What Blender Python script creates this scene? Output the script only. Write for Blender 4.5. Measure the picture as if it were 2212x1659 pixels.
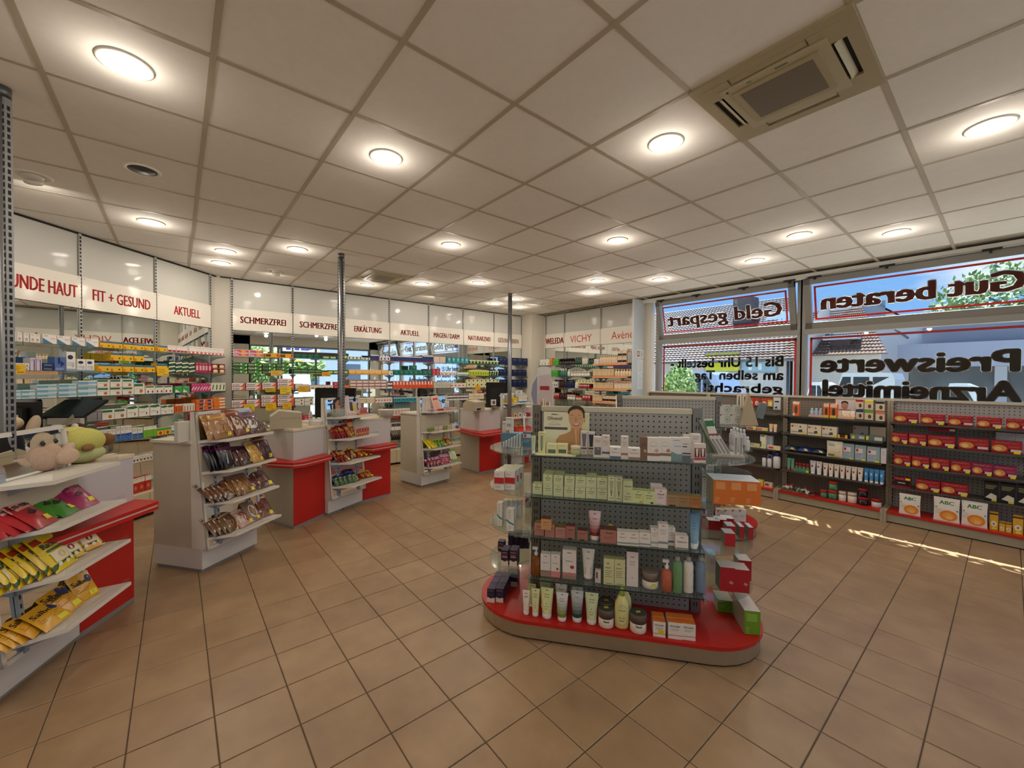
import bpy, math, random
from mathutils import Vector, Matrix
random.seed(7)
for _o in list(bpy.data.objects): bpy.data.objects.remove(_o)
SC = bpy.context.scene; COL = SC.collection
# ---------------------------------------------------------------- camera
FPX, W, H, CH = 883.4, 2212, 1659, 1.578
YAW, PIT, ROL = -0.8834, -0.01592, 0.0063
_R = Vector((math.cos(YAW), -math.sin(YAW), 0)); _F = Vector((math.sin(YAW), math.cos(YAW), 0)); _U = Vector((0, 0, 1))
DEP = _F*math.cos(PIT) + _U*math.sin(PIT); UPV = -_F*math.sin(PIT) + _U*math.cos(PIT)
RGT = _R*math.cos(ROL) + UPV*math.sin(ROL); UP2 = -_R*math.sin(ROL) + UPV*math.cos(ROL)
EYE = Vector((0, 0, CH))
cd = bpy.data.cameras.new('camera'); cam = bpy.data.objects.new('camera', cd); COL.objects.link(cam)
cd.sensor_width = 36; cd.lens = FPX*36/W; cd.clip_start = .02; cd.clip_end = 300
m = Matrix.Identity(4)
for i in range(3):
    m[i][0], m[i][1], m[i][2], m[i][3] = RGT[i], UP2[i], -DEP[i], EYE[i]
cam.matrix_world = m; SC.camera = cam
SC.view_settings.view_transform = 'Standard'; SC.view_settings.look = 'None'
SC.view_settings.gamma = 1; SC.view_settings.use_curve_mapping = False
SC.view_settings.exposure = 0.12
try:
    SC.cycles.max_bounces = 8; SC.cycles.diffuse_bounces = 4; SC.cycles.glossy_bounces = 4; SC.cycles.transparent_max_bounces = 16
    SC.cycles.sample_clamp_indirect = 3; SC.cycles.blur_glossy = 1
except Exception: pass
# ---------------------------------------------------------------- sky and sun
wd = bpy.data.worlds.new('sky'); SC.world = wd; wd.use_nodes = True
nt = wd.node_tree; nt.nodes.clear(); N = nt.nodes.new; LK = nt.links.new
wo = N('ShaderNodeOutputWorld'); bg = N('ShaderNodeBackground'); bg.inputs[1].default_value = 1.1
tc = N('ShaderNodeTexCoord'); sx = N('ShaderNodeSeparateXYZ'); cr = N('ShaderNodeValToRGB')
cr.color_ramp.elements[0].position = .0; cr.color_ramp.elements[0].color = (.26, .50, .88, 1)
cr.color_ramp.elements[1].position = .7; cr.color_ramp.elements[1].color = (.11, .32, .82, 1)
nz = N('ShaderNodeTexNoise'); nz.inputs['Scale'].default_value = 3.2; nz.inputs['Detail'].default_value = 7; nz.inputs['Roughness'].default_value = .55
mp = N('ShaderNodeMapping'); mp.inputs['Scale'].default_value = (1, 1, 2.6)
c2 = N('ShaderNodeValToRGB'); c2.color_ramp.elements[0].position = .52; c2.color_ramp.elements[1].position = .72
mx = N('ShaderNodeMixRGB'); mx.inputs[2].default_value = (.95, .96, 1, 1)
LK(tc.outputs['Generated'], sx.inputs[0]); LK(sx.outputs['Z'], cr.inputs[0]); LK(tc.outputs['Generated'], mp.inputs[0])
LK(mp.outputs[0], nz.inputs['Vector']); LK(nz.outputs['Fac'], c2.inputs[0]); LK(c2.outputs[0], mx.inputs[0])
LK(cr.outputs[0], mx.inputs[1]); LK(mx.outputs[0], bg.inputs[0]); LK(bg.outputs[0], wo.inputs[0])
SUNV = Vector((.684, -1.313, -2.495)).normalized()      # direction the light travels
sl = bpy.data.lights.new('sun', 'SUN'); sl.energy = 17.0; sl.angle = .009; sl.color = (1, .95, .86)
so = bpy.data.objects.new('sun', sl); COL.objects.link(so); so.location = (0, 12, 12)
so.rotation_euler = SUNV.to_track_quat('-Z', 'Y').to_euler()
CZ = 3.02
LAMP_W = 3.8
GLOW_W = 2.0
LAMP_COL = (1, .90, .78)
# ---------------------------------------------------------------- calibration: photo pixel -> place in the room
def ray(px, py):
    return (DEP + RGT*((px-W/2)/FPX) - UP2*((py-H/2)/FPX))
def P(px, py, z):                       # the point of height z seen at a pixel
    d = ray(px, py); return EYE + d*((z-CH)/d.z)
def pj(p):
    v = Vector(p)-EYE; k = v.dot(DEP); return (W/2+FPX*v.dot(RGT)/k, H/2-FPX*v.dot(UP2)/k, k)
class Fr:                                # a vertical plane with its own axis d and the normal n towards the room
    def __init__(s, P0, P1):
        s.P0 = Vector((*P0, 0)); d = Vector((*P1, 0))-s.P0; s.L = d.length; s.d = d/s.L
        n = Vector((s.d.y, -s.d.x, 0)); s.n = n if n.dot(-s.P0) > 0 else -n
        s.rz = math.atan2(s.d.y, s.d.x)
    def px(s, x, y, off=0):
        d = ray(x, y); n = s.n; t = ((s.P0+n*off)-EYE).dot(n)/d.dot(n); q = EYE+d*t
        return (q-s.P0).dot(s.d), q.z
    def at(s, a, off, z): 
        p = s.P0+s.d*a+s.n*off; return Vector((p.x, p.y, z))
    def sx(s, x, off, z):
        y = 820.
        for _ in range(3):
            a, _z = s.px(x, y, off); y = pj(s.at(a, off, z))[1]
        return s.px(x, y, off)[0]
FB = Fr((-7.31, .64), (-7.31, 6.26)); FL = Fr((-5.626, -1.14), (-7.242, .374)); FR = Fr((-6.86, 6.66), (-4.45, 6.66))
FW = Fr((-4.243, 6.82), (2.7, 6.82)); FS = Fr((-2.9, 6.07), (1.6, 6.07))
# ---------------------------------------------------------------- materials
def lin(h):
    if isinstance(h, (tuple, list)): return tuple(h[:3])
    h = h.lstrip('#'); h = ''.join(x*2 for x in h) if len(h) == 3 else h; c = [int(h[i:i+2], 16)/255 for i in (0, 2, 4)]
    return tuple(x/12.92 if x <= .04045 else ((x+.055)/1.055)**2.4 for x in c)
_M = {}
def M(h, rough=.5, metal=0., emit=0., noise=0., nscale=40., alpha=1., spec=.4, coat=0.):
    k = (h if isinstance(h, str) else tuple(h), rough, metal, emit, noise, nscale, alpha, spec, coat)
    if k in _M: return _M[k]
    mt = bpy.data.materials.new('paint'); mt.use_nodes = True; nt = mt.node_tree; b = nt.nodes['Principled BSDF']
    c = lin(h); b.inputs['Base Color'].default_value = (*c, 1); b.inputs['Roughness'].default_value = rough
    b.inputs['Metallic'].default_value = metal; b.inputs['Specular IOR Level'].default_value = spec
    if coat: b.inputs['Coat Weight'].default_value = coat; b.inputs['Coat Roughness'].default_value = .08
    if emit: b.inputs['Emission Color'].default_value = (*c, 1); b.inputs['Emission Strength'].default_value = emit
    if alpha < 1: b.inputs['Alpha'].default_value = alpha
    if noise:
        t = nt.nodes.new('ShaderNodeTexCoord'); n = nt.nodes.new('ShaderNodeTexNoise'); n.inputs['Scale'].default_value = nscale; n.inputs['Detail'].default_value = 5
        r = nt.nodes.new('ShaderNodeMixRGB'); r.inputs[1].default_value = (*[x*(1-noise) for x in c], 1); r.inputs[2].default_value = (*[min(1, x*(1+noise)) for x in c], 1)
        nt.links.new(t.outputs['Object'], n.inputs['Vector']); nt.links.new(n.outputs['Fac'], r.inputs[0]); nt.links.new(r.outputs[0], b.inputs['Base Color'])
    _M[k] = mt; return mt
def glassy(name, tint, fac=.10, rough=.02, dens=.0):
    if name in _M: return _M[name]
    mt = bpy.data.materials.new(name); mt.use_nodes = True; nt = mt.node_tree; nt.nodes.clear()
    o = nt.nodes.new('ShaderNodeOutputMaterial'); t = nt.nodes.new('ShaderNodeBsdfTransparent'); t.inputs[0].default_value = (*tint, 1)
    g = nt.nodes.new('ShaderNodeBsdfGlossy'); g.inputs['Roughness'].default_value = rough; g.inputs[0].default_value = (1, 1, 1, 1)
    lw = nt.nodes.new('ShaderNodeLayerWeight'); lw.inputs[0].default_value = .5
    pw = nt.nodes.new('ShaderNodeMath'); pw.operation = 'POWER'; pw.inputs[1].default_value = 4
    ad = nt.nodes.new('ShaderNodeMath'); ad.operation = 'MULTIPLY_ADD'; ad.inputs[1].default_value = .6; ad.inputs[2].default_value = fac*.5
    mxs = nt.nodes.new('ShaderNodeMixShader'); nt.links.new(lw.outputs['Facing'], pw.inputs[0]); nt.links.new(pw.outputs[0], ad.inputs[0]); nt.links.new(ad.outputs[0], mxs.inputs[0])
    nt.links.new(t.outputs[0], mxs.inputs[1]); nt.links.new(g.outputs[0], mxs.inputs[2])
    last = mxs
    if dens:
        df = nt.nodes.new('ShaderNodeBsdfDiffuse'); df.inputs[0].default_value = (.8, .85, .85, 1)
        m2 = nt.nodes.new('ShaderNodeMixShader'); m2.inputs[0].default_value = dens
        nt.links.new(mxs.outputs[0], m2.inputs[1]); nt.links.new(df.outputs[0], m2.inputs[2]); last = m2
    nt.links.new(last.outputs[0], o.inputs[0]); _M[name] = mt; return mt
def pegmat(name, h, pitch=.033, rad=.17, hole='#1c1c1e'):
    mt = bpy.data.materials.new(name); mt.use_nodes = True; nt = mt.node_tree; b = nt.nodes['Principled BSDF']; b.inputs['Roughness'].default_value = .45
    t = nt.nodes.new('ShaderNodeTexCoord'); s = nt.nodes.new('ShaderNodeSeparateXYZ'); nt.links.new(t.outputs['Object'], s.inputs[0]); ds = []
    for ax in ('X', 'Z'):
        a = nt.nodes.new('ShaderNodeMath'); a.operation = 'MULTIPLY'; a.inputs[1].default_value = 1/pitch; nt.links.new(s.outputs[ax], a.inputs[0])
        f = nt.nodes.new('ShaderNodeMath'); f.operation = 'FRACT'; nt.links.new(a.outputs[0], f.inputs[0])
        c = nt.nodes.new('ShaderNodeMath'); c.operation = 'SUBTRACT'; c.inputs[1].default_value = .5; nt.links.new(f.outputs[0], c.inputs[0])
        p = nt.nodes.new('ShaderNodeMath'); p.operation = 'POWER'; p.inputs[1].default_value = 2; q = nt.nodes.new('ShaderNodeMath'); q.operation = 'ABSOLUTE'
        nt.links.new(c.outputs[0], q.inputs[0]); nt.links.new(q.outputs[0], p.inputs[0]); ds.append(p)
    a = nt.nodes.new('ShaderNodeMath'); a.operation = 'ADD'; nt.links.new(ds[0].outputs[0], a.inputs[0]); nt.links.new(ds[1].outputs[0], a.inputs[1])
    l = nt.nodes.new('ShaderNodeMath'); l.operation = 'LESS_THAN'; l.inputs[1].default_value = rad*rad; nt.links.new(a.outputs[0], l.inputs[0])
    r = nt.nodes.new('ShaderNodeMixRGB'); r.inputs[1].default_value = (*lin(h), 1); r.inputs[2].default_value = (*lin(hole), 1)
    nt.links.new(l.outputs[0], r.inputs[0]); nt.links.new(r.outputs[0], b.inputs['Base Color']); return mt
def tilemat(name, c1, c2, rough, scale, bump=.15, rnd=.12):
    mt = bpy.data.materials.new(name); mt.use_nodes = True; nt = mt.node_tree; b = nt.nodes['Principled BSDF']; b.inputs['Roughness'].default_value = rough
    g = nt.nodes.new('ShaderNodeNewGeometry'); n = nt.nodes.new('ShaderNodeTexNoise'); n.inputs['Scale'].default_value = scale; n.inputs['Detail'].default_value = 8; n.inputs['Roughness'].default_value = .62
    n2 = nt.nodes.new('ShaderNodeTexNoise'); n2.inputs['Scale'].default_value = scale*.25; n2.inputs['Detail'].default_value = 3
    r = nt.nodes.new('ShaderNodeMixRGB'); r.inputs[1].default_value = (*lin(c1), 1); r.inputs[2].default_value = (*lin(c2), 1)
    av = nt.nodes.new('ShaderNodeMath'); av.operation = 'MULTIPLY_ADD'; av.inputs[1].default_value = .5
    hv = nt.nodes.new('ShaderNodeMath'); hv.operation = 'MULTIPLY'; hv.inputs[1].default_value = .5
    cc = nt.nodes.new('ShaderNodeMath'); cc.operation = 'MULTIPLY_ADD'; cc.inputs[1].default_value = 3.0; cc.inputs[2].default_value = -1.0; cc.use_clamp = True
    oi = nt.nodes.new('ShaderNodeObjectInfo'); rv = nt.nodes.new('ShaderNodeMath'); rv.operation = 'MULTIPLY_ADD'; rv.inputs[1].default_value = rnd; rv.inputs[2].default_value = 1-rnd/2
    ml = nt.nodes.new('ShaderNodeMixRGB'); ml.blend_type = 'MULTIPLY'; ml.inputs[0].default_value = 1
    nt.links.new(g.outputs['Position'], n.inputs['Vector']); nt.links.new(g.outputs['Position'], n2.inputs['Vector'])
    nt.links.new(n2.outputs['Fac'], hv.inputs[0]); nt.links.new(n.outputs['Fac'], av.inputs[0]); nt.links.new(hv.outputs[0], av.inputs[2])
    nt.links.new(av.outputs[0], cc.inputs[0]); nt.links.new(cc.outputs[0], r.inputs[0]); nt.links.new(r.outputs[0], ml.inputs[1])
    nt.links.new(oi.outputs['Random'], rv.inputs[0]); nt.links.new(rv.outputs[0], ml.inputs[2]); nt.links.new(ml.outputs[0], b.inputs['Base Color'])
    if bump:
        bp = nt.nodes.new('ShaderNodeBump'); bp.inputs['Strength'].default_value = bump; bp.inputs['Distance'].default_value = .004
        nt.links.new(n.outputs['Fac'], bp.inputs['Height']); nt.links.new(bp.outputs[0], b.inputs['Normal'])
    return mt
def mirror():
    if 'mir' in _M: return _M['mir']
    mt = bpy.data.materials.new('mirror'); mt.use_nodes = True; b = mt.node_tree.nodes['Principled BSDF']
    b.inputs['Base Color'].default_value = (.82, .86, .84, 1); b.inputs['Metallic'].default_value = 1; b.inputs['Roughness'].default_value = .01; _M['mir'] = mt; return mt
GLS = glassy('window_glass', (.93, .97, .97), .06); SHG = glassy('shelf_glass', (.80, .87, .84), .08, .05, .03); ACR = glassy('acrylic', (.95, .96, .97), .05, .05, .0)
WHITE = M('#e2ded6', .45); CREAM = M('#cfc6b4', .45); GREY = M('#9a9a98', .4); STEEL = M('#b4b6b8', .28, 1.); ALU = M('#b9b2a2', .38, .85)
RED = M('#bb2018', .38, noise=.06, nscale=3.); DARK = M('#161616', .45); BLACK = M('#0b0b0c', .35); SIGNRED = M('#c0281e', .5)
# ---------------------------------------------------------------- mesh builder
_T = {}
def txt(s, bold=0., font=None):
    k = (s, bold)
    if k in _T: return _T[k]
    cu = bpy.data.curves.new('t', 'FONT'); cu.body = s; cu.resolution_u = 2; cu.offset = bold; cu.size = 1
    o = bpy.data.objects.new('t', cu); COL.objects.link(o); dg = bpy.context.evaluated_depsgraph_get(); me = o.evaluated_get(dg).to_mesh()
    v = [(a.co.x, a.co.y) for a in me.vertices]; f = [tuple(p.vertices) for p in me.polygons]; o.evaluated_get(dg).to_mesh_clear()
    bpy.data.objects.remove(o); bpy.data.curves.remove(cu)
    x0 = min(a[0] for a in v); x1 = max(a[0] for a in v); _T[k] = ([(a[0]-x0, a[1]) for a in v], f, x1-x0); return _T[k]
class MB:
    def __init__(s): s.v = []; s.f = []; s.m = []; s.sm = []; s.mats = []
    def mi(s, mt):
        if mt not in s.mats: s.mats.append(mt)
        return s.mats.index(mt)
    def add(s, v, f, mt, smooth=False, mx=None):
        b = len(s.v); i = s.mi(mt)
        s.v += [tuple(mx @ Vector(p)) if mx else tuple(p) for p in v]
        for q in f: s.f.append(tuple(b+a for a in q)); s.m.append(i); s.sm.append(smooth)
        return s
    def box(s, x0, y0, z0, x1, y1, z1, mt, mx=None):
        v = [(x0, y0, z0), (x1, y0, z0), (x1, y1, z0), (x0, y1, z0), (x0, y0, z1), (x1, y0, z1), (x1, y1, z1), (x0, y1, z1)]
        return s.add(v, [(0, 3, 2, 1), (4, 5, 6, 7), (0, 1, 5, 4), (1, 2, 6, 5), (2, 3, 7, 6), (3, 0, 4, 7)], mt, False, mx)
    def prism(s, poly, z0, z1, mt, mx=None):
        ar = sum(poly[i][0]*poly[(i+1) % len(poly)][1]-poly[(i+1) % len(poly)][0]*poly[i][1] for i in range(len(poly)))
        if ar < 0: poly = poly[::-1]
        n = len(poly); v = [(x, y, z0) for x, y in poly]+[(x, y, z1) for x, y in poly]
        return s.add(v, [tuple(range(n))[::-1], tuple(range(n, 2*n))]+[(i, (i+1) % n, n+(i+1) % n, n+i) for i in range(n)], mt, False, mx)
    def lathe(s, prof, mt, seg=16, sx=1., sy=1., c=(0, 0), mx=None, a0=0):
        v = []; f = []
        for r, z in prof:
            for k in range(seg):
                a = 2*math.pi*k/seg+a0; v.append((c[0]+r*math.cos(a)*sx, c[1]+r*math.sin(a)*sy, z))
        for j in range(len(prof)-1):
            for k in range(seg): f.append((j*seg+k, j*seg+(k+1) % seg, (j+1)*seg+(k+1) % seg, (j+1)*seg+k))
        s.add(v, f, mt, True, mx)
        b = len(s.v)-len(v); i = s.mi(mt)
        s.f.append(tuple(b+k for k in range(seg))[::-1]); s.m.append(i); s.sm.append(False)
        s.f.append(tuple(b+(len(prof)-1)*seg+k for k in range(seg))); s.m.append(i); s.sm.append(False); return s
    def tube(s, a, b, r, mt, seg=6):
        a = Vector(a); b = Vector(b); d = b-a; q = d.to_track_quat('Z', 'Y').to_matrix().to_4x4(); q.translation = a
        return s.lathe([(r, 0), (r, d.length)], mt, seg, mx=q)
    def text(s, st, o, w, h, mt, bold=.0, xa=(1, 0, 0), za=(0, 0, 1), fn=None, center=False):
        v, f, tw = txt(st); sc = h/.70; k = min(sc, w/tw) if w else sc; sxx = (w/tw if w and w > 0 else k)
        if w and w > 0: sxx = min(sxx, sc*1.25)
        xa = Vector(xa); za = Vector(za); o = Vector(o); off = -tw*sxx/2 if center else 0
        vv = [o+xa*(a*sxx+off)+za*(b*sc) for a, b in v]
        if fn: vv = [fn(p) for p in vv]
        return s.strike(vv, f, mt, xa*(bold*sc*.8), 3 if bold else 1)
    def strike(s, vv, f, mt, dv, n=3):
        for j in range(n): q = dv*(j-(n-1)/2)*2/max(1, n-1); s.add([tuple(Vector(p)+q) for p in vv], f, mt)
        return s
    def ell(s, c, r, mt, seg=14, rings=8, mx=None):
        v = []; f = []
        for j in range(1, rings):
            p = math.pi*j/rings
            for k in range(seg):
                a = 2*math.pi*k/seg; v.append((c[0]+r[0]*math.sin(p)*math.cos(a), c[1]+r[1]*math.sin(p)*math.sin(a), c[2]+r[2]*math.cos(p)))
        t = len(v); v += [(c[0], c[1], c[2]+r[2]), (c[0], c[1], c[2]-r[2])]
        for j in range(rings-2):
            for k in range(seg): f.append((j*seg+k, (j+1)*seg+k, (j+1)*seg+(k+1) % seg, j*seg+(k+1) % seg))
        for k in range(seg): f.append((t, k, (k+1) % seg)); f.append((t+1, (rings-2)*seg+(k+1) % seg, (rings-2)*seg+k))
        return s.add(v, f, mt, True, mx)
    def mesh(s, name='mesh'):
        me = bpy.data.meshes.new(name); me.from_pydata(s.v, [], s.f)
        for mt in s.mats: me.materials.append(mt)
        me.polygons.foreach_set('material_index', s.m); me.polygons.foreach_set('use_smooth', s.sm); me.update(); return me
def ob(name, me, parent=None, loc=(0, 0, 0), rot=(0, 0, 0)):
    if isinstance(me, MB): me = me.mesh(name)
    o = bpy.data.objects.new(name, me); COL.objects.link(o); o.location = loc; o.rotation_euler = rot
    if parent: o.parent = parent
    return o
def tag(o, label=None, cat=None, group=None, kind=None):
    if label: o['label'] = label
    if cat: o['category'] = cat
    if group: o['group'] = group
    if kind: o['kind'] = kind
    return o
def thing(name, label, cat, loc=(0, 0, 0), rz=0, group=None):
    o = bpy.data.objects.new(name, None); COL.objects.link(o); o.location = loc; o.rotation_euler = (0, 0, rz); o.empty_display_size = .05
    return tag(o, label, cat, group)
def struct(name, me, loc=(0, 0, 0), rot=(0, 0, 0)): return tag(ob(name, me, None, loc, rot), kind='structure')
def copytree(o, parent=None):
    c = o.copy(); COL.objects.link(c); c.parent = parent
    for ch in list(o.children): copytree(ch, c)
    return c
# ---------------------------------------------------------------- floor
AX, AY = -3.7125, 4.4275
fl = struct('floor', MB().box(-7.6, -2.6, -.06, 2.9, 7.1, -.004, M('#4f463c', .8)))
TM = tilemat('floor_tile', '#8f7355', '#a88a68', .38, 5.5)
def tile_mesh(s):
    b = MB(); h = s/2; e = .003
    v = [(-h, -h, -.006), (h, -h, -.006), (h, h, -.006), (-h, h, -.006), (-h, -h, -.002), (h, -h, -.002), (h, h, -.002), (-h, h, -.002),
         (-h+e, -h+e, 0), (h-e, -h+e, 0), (h-e, h-e, 0), (-h+e, h-e, 0)]
    f = [(0, 1, 5, 4), (1, 2, 6, 5), (2, 3, 7, 6), (3, 0, 4, 7), (4, 5, 9, 8), (5, 6, 10, 9), (6, 7, 11, 10), (7, 4, 8, 11), (8, 9, 10, 11)]
    return b.add(v, f, TM)
tl = []
for p in range(-9, 22):
    for q in range(-13, 19):
        x = (p+.5+AX)*.3001; y = (q+.5+AY)*.2997
        if not (-7.35 < x < 2.8 and -2.5 < y < 6.95): continue
        a = pj((x, y, 0)); vis = a[2] > .2 and -60 < a[0] < W+60 and a[1] < H+80
        tl.append((0 if vis else 1, a[2] if vis else abs(x)+abs(y), x, y))
for p in range(-26, -9):
    for q in range(-13, 19):
        x = (p+.5+AX)*.3001; y = (q+.5+AY)*.2997
        if not (-7.35 < x and -2.5 < y < 6.95): continue
        a = pj((x, y, 0)); vis = a[2] > .2 and -60 < a[0] < W+60 and a[1] < H+80
        tl.append((0 if vis else 1, a[2] if vis else abs(x)+abs(y), x, y))
tl.sort(); tm = tile_mesh(.2955).mesh('tile'); rest = MB(); tb = tile_mesh(.2955)
for k, (v, d, x, y) in enumerate(tl):
    if k < 300:
        ob('tile', tm, fl, (x, y, random.uniform(-.0006, .0004)), (random.uniform(-.0012, .0012), random.uniform(-.0012, .0012), 0))
    else: rest.add([(a+x, b+y, c) for a, b, c in tb.v], tb.f, TM)
tag(ob('far_tiles', rest, fl), kind='stuff')
# ---------------------------------------------------------------- ceiling
BC, AC = 2.6517, -.7802
ce = struct('ceiling', MB().box(-7.6, -2.6, CZ+.03, 2.9, 6.86, CZ+.1, M('#cfc7b8', .8)))
CT = tilemat('ceiling_tile', '#e9e4dc', '#eee9e2', .85, 30, .02, .03); BAR = M('#b5aa96', .5)
c0 = MB().box(-.304, -.300, .002, .304, .300, .02, CT); ctm = c0.mesh('ceiling_tile')
def cell(c, r): return (-(r+.5+BC)*.6334, (c+.5+AC)*.625)
ACS = {(4, -2), (4, 6)}
for c in range(-4, 11):
    for r in range(-7, 10):
        x, y = cell(c, r)
        if not (-7.5 < x < 2.9 and -2.6 < y < 6.9) or (c, r) in ACS: continue
        if x < -5.4 and y < -1.8 + (-5.4-x)*.9: continue
        ob('ceiling_tile', ctm, ce, (x, y, CZ))
for c in range(-4, 12):
    y = (c+AC)*.625
    if -2.5 < y < 6.7: ob('grid_bar', MB().box(-7.35, y-.012, CZ-.002, 2.8, y+.012, CZ+.012, BAR), ce)
for r in range(-7, 11):
    x = -(r+BC)*.6334
    if -7.3 < x < 2.8: ob('grid_bar', MB().box(x-.012, -2.4, CZ-.001, x+.012, 6.66, CZ+.013, BAR), ce)
# ---------------------------------------------------------------- walls
WL = M('#d3cbbb', .6); WP = M('#c9c2b4', .5, noise=.02, nscale=6); GAPM = M('#1a1715', .8)
struct('wall_back', MB().box(-7.45, .40, 0, -7.31, 6.9, CZ+.02, WP))
d = FL.d; n = FL.n; a = FL.at(-1.75, 0, 0); b = FL.at(2.42, 0, 0)
struct('wall_left', MB().prism([(a.x, a.y), (b.x, b.y), (b.x-n.x*.12, b.y-n.y*.12), (a.x-n.x*.12, a.y-n.y*.12)], 0, CZ+.02, WP))
struct('wall_right_back', MB().box(-7.3, 6.66, 0, -4.36, 6.85, CZ+.02, WP))
struct('column_corner', MB().box(-7.31, 6.27, 0, -6.94, 6.67, CZ+.01, WL))

struct('wall_window', MB().box(-4.36, 6.80, 0, 2.9, 6.98, .98, WL).box(-4.36, 6.80, 2.985, 2.9, 6.86, CZ+.05, WL))
struct('end_panel', MB().box(-4.37, 6.40, 0, -4.335, 6.86, CZ, M('#c8cdd0', .5)).box(-4.335, 6.74, 0, -4.22, 6.9, CZ, WL))
struct('trim_1', MB().box(-7.31, .5, CZ-.014, -7.296, 6.27, CZ-.001, GAPM)
       .prism([(FL.at(-1.7, .014, 0).x, FL.at(-1.7, .014, 0).y), (FL.at(2.35, .014, 0).x, FL.at(2.35, .014, 0).y), (FL.at(2.35, 0, 0).x, FL.at(2.35, 0, 0).y), (FL.at(-1.7, 0, 0).x, FL.at(-1.7, 0, 0).y)], CZ-.016, CZ-.001, GAPM)
       .box(-6.94, 6.646, CZ-.014, -4.37, 6.66, CZ-.001, GAPM))
struct('trim_2', MB().box(-4.33, 6.64, 2.955, 2.8, 6.70, CZ-.002, M('#e6e6e2', .4)).box(-4.33, 6.70, 2.99, 2.8, 6.82, CZ, M('#77756f', .5)))
# papers taped to the end panel
for k, (z0, z1, y0, y1) in enumerate([(1.95, 2.10, 6.50, 6.72), (1.66, 1.92, 6.53, 6.70), (1.38, 1.65, 6.53, 6.69)]):
    b = MB().box(-4.334, y0, z0, -4.332, y1, z1, M('#e9ebec', .6)); w = y1-y0
    if k == 0: b.box(-4.3325, y0+.01, z0+.02, -4.3315, y0+.09, z1-.02, M('#a8713f', .6)).ell((-4.3315, y0+.05, z0+.08), (.0006, .02, .035), M('#dadada'), 8, 5)
    for i in range(9):
        x0 = y0+(.11 if k == 0 else .015); zz = z1-.02-i*(z1-z0-.03)/9
        b.box(-4.3318, x0, zz-.006, -4.3312, min(y1-.01, x0+(w-.03 if k else .09)*random.uniform(.6, 1)), zz, M('#8c9399', .6))
    tag(ob('notice_sheet', b), ['white notice sheet with small brown picture taped to panel beside window', 'middle printed notice sheet taped to pale end panel beside window', 'lowest printed notice sheet taped to pale end panel beside window'][k], 'notice', 'notices on the end panel')
# ---------------------------------------------------------------- east side seen in the mirrors: entrance glazing
XE = 2.72; EF = M('#6f7476', .4, .3); GR = M('#d9d5cc', .6)
struct('wall_entrance', MB().box(XE, -2.5, 0, XE+.15, -1.6, CZ+.02, WL).box(XE, .6, 0, XE+.15, 2.05, CZ+.02, WL).box(XE, 6.35, 0, XE+.15, 7.0, CZ+.02, WL).box(XE, -2.5, 2.72, XE+.15, 7.0, CZ+.02, WL))
def glazed(name, y0, y1, ms, z0, z1, trs):
    e = bpy.data.objects.new(name, None); COL.objects.link(e); tag(e, kind='structure')
    b = MB()
    for y in [y0, y1]+ms: b.box(XE, y-.035, z0, XE+.08, y+.035, z1, EF)
    for z in [z0+.04, z1-.035]+trs: b.box(XE+.005, y0, z-.035, XE+.075, y1, z+.035, EF)
    ob('frame', b, e); ob('pane', MB().box(XE+.035, y0, z0+.04, XE+.041, y1, z1, GLS), e); return e
glazed('door_1', 2.05, 6.35, [2.95, 3.05, 4.25, 5.35], 0, 2.72, [2.25])
struct('wall_front', MB().box(-4.9, -2.55, 0, 2.9, -2.45, CZ+.02, WL))
glazed('window_4', -1.6, .6, [-.5], .6, 2.72, [])  # unseen window behind the viewer, added to bring in daylight
tag(ob('air_curtain', MB().box(XE-.30, 3.0, 2.28, XE-.04, 5.4, 2.50, M('#4a443c', .5)).box(XE-.31, 4.19, 2.28, XE-.30, 4.21, 2.50, M('#a39a8a'))), 'long dark air curtain box above entrance door', 'air curtain')
# ---------------------------------------------------------------- street windows
FRM = M('#8d8b86', .4, .25); FRD = M('#3a3d42', .5); LTR = M('#7c2a26', .55); WHT = M('#f2f2f0', .5); BRD = M('#cf1e1c', .45)
def winobj(name):
    e = bpy.data.objects.new(name, None); COL.objects.link(e); return tag(e, kind='structure')
X0 = FW.P0.x
def wletter(b, st, xr, xl, zb, zc, bold=.02, outline=.035, y=6.905, fn=None):
    # stuck on the outside, read from the street: x axis runs to -x.  xr is the text's start (largest x)
    v, f, tw = txt(st); sx = (xr-xl)/tw; sc = (zc-zb)/.70
    for off, mt, yy, ds in ((bold, LTR, y, [(i/4, j/2) for i in (-4, -2, 0, 2, 4) for j in (-1, 1)]), (bold+outline, WHT, y+.002, [(1, 0), (-1, 0), (0, 1), (0, -1), (.8, .8), (-.8, .8), (.8, -.8), (-.8, -.8), (.4, .95), (-.4, .95), (.4, -.95), (-.4, -.95)])):
        for dx, dz in ds:
            ox = dx*off*sc; oz = dz*(off-(bold*.7 if mt is WHT else bold*.6))*sc
            vv = [(xr-a*sx+ox, yy, zb+c*sc+oz) for a, c in v]
            if fn: vv = [fn(q) for q in vv]
            b.add(vv, f, mt)
def border(b, x0, x1, z0, z1, y, t=.028, sides='lrtb', fn=None):
    R = dict(l=(x0, z0, x0+t, z1), r=(x1-t, z0, x1, z1), b=(x0, z0, x1, z0+t), t=(x0, z1-t, x1, z1))
    for k in sides:
        a, c, e, g = R[k]; v = [(a, y, c), (e, y, c), (e, y, g), (a, y, g)]
        if fn: v = [fn(q) for q in v]
        b.add(v, [(0, 1, 2, 3)], BRD)
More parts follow.
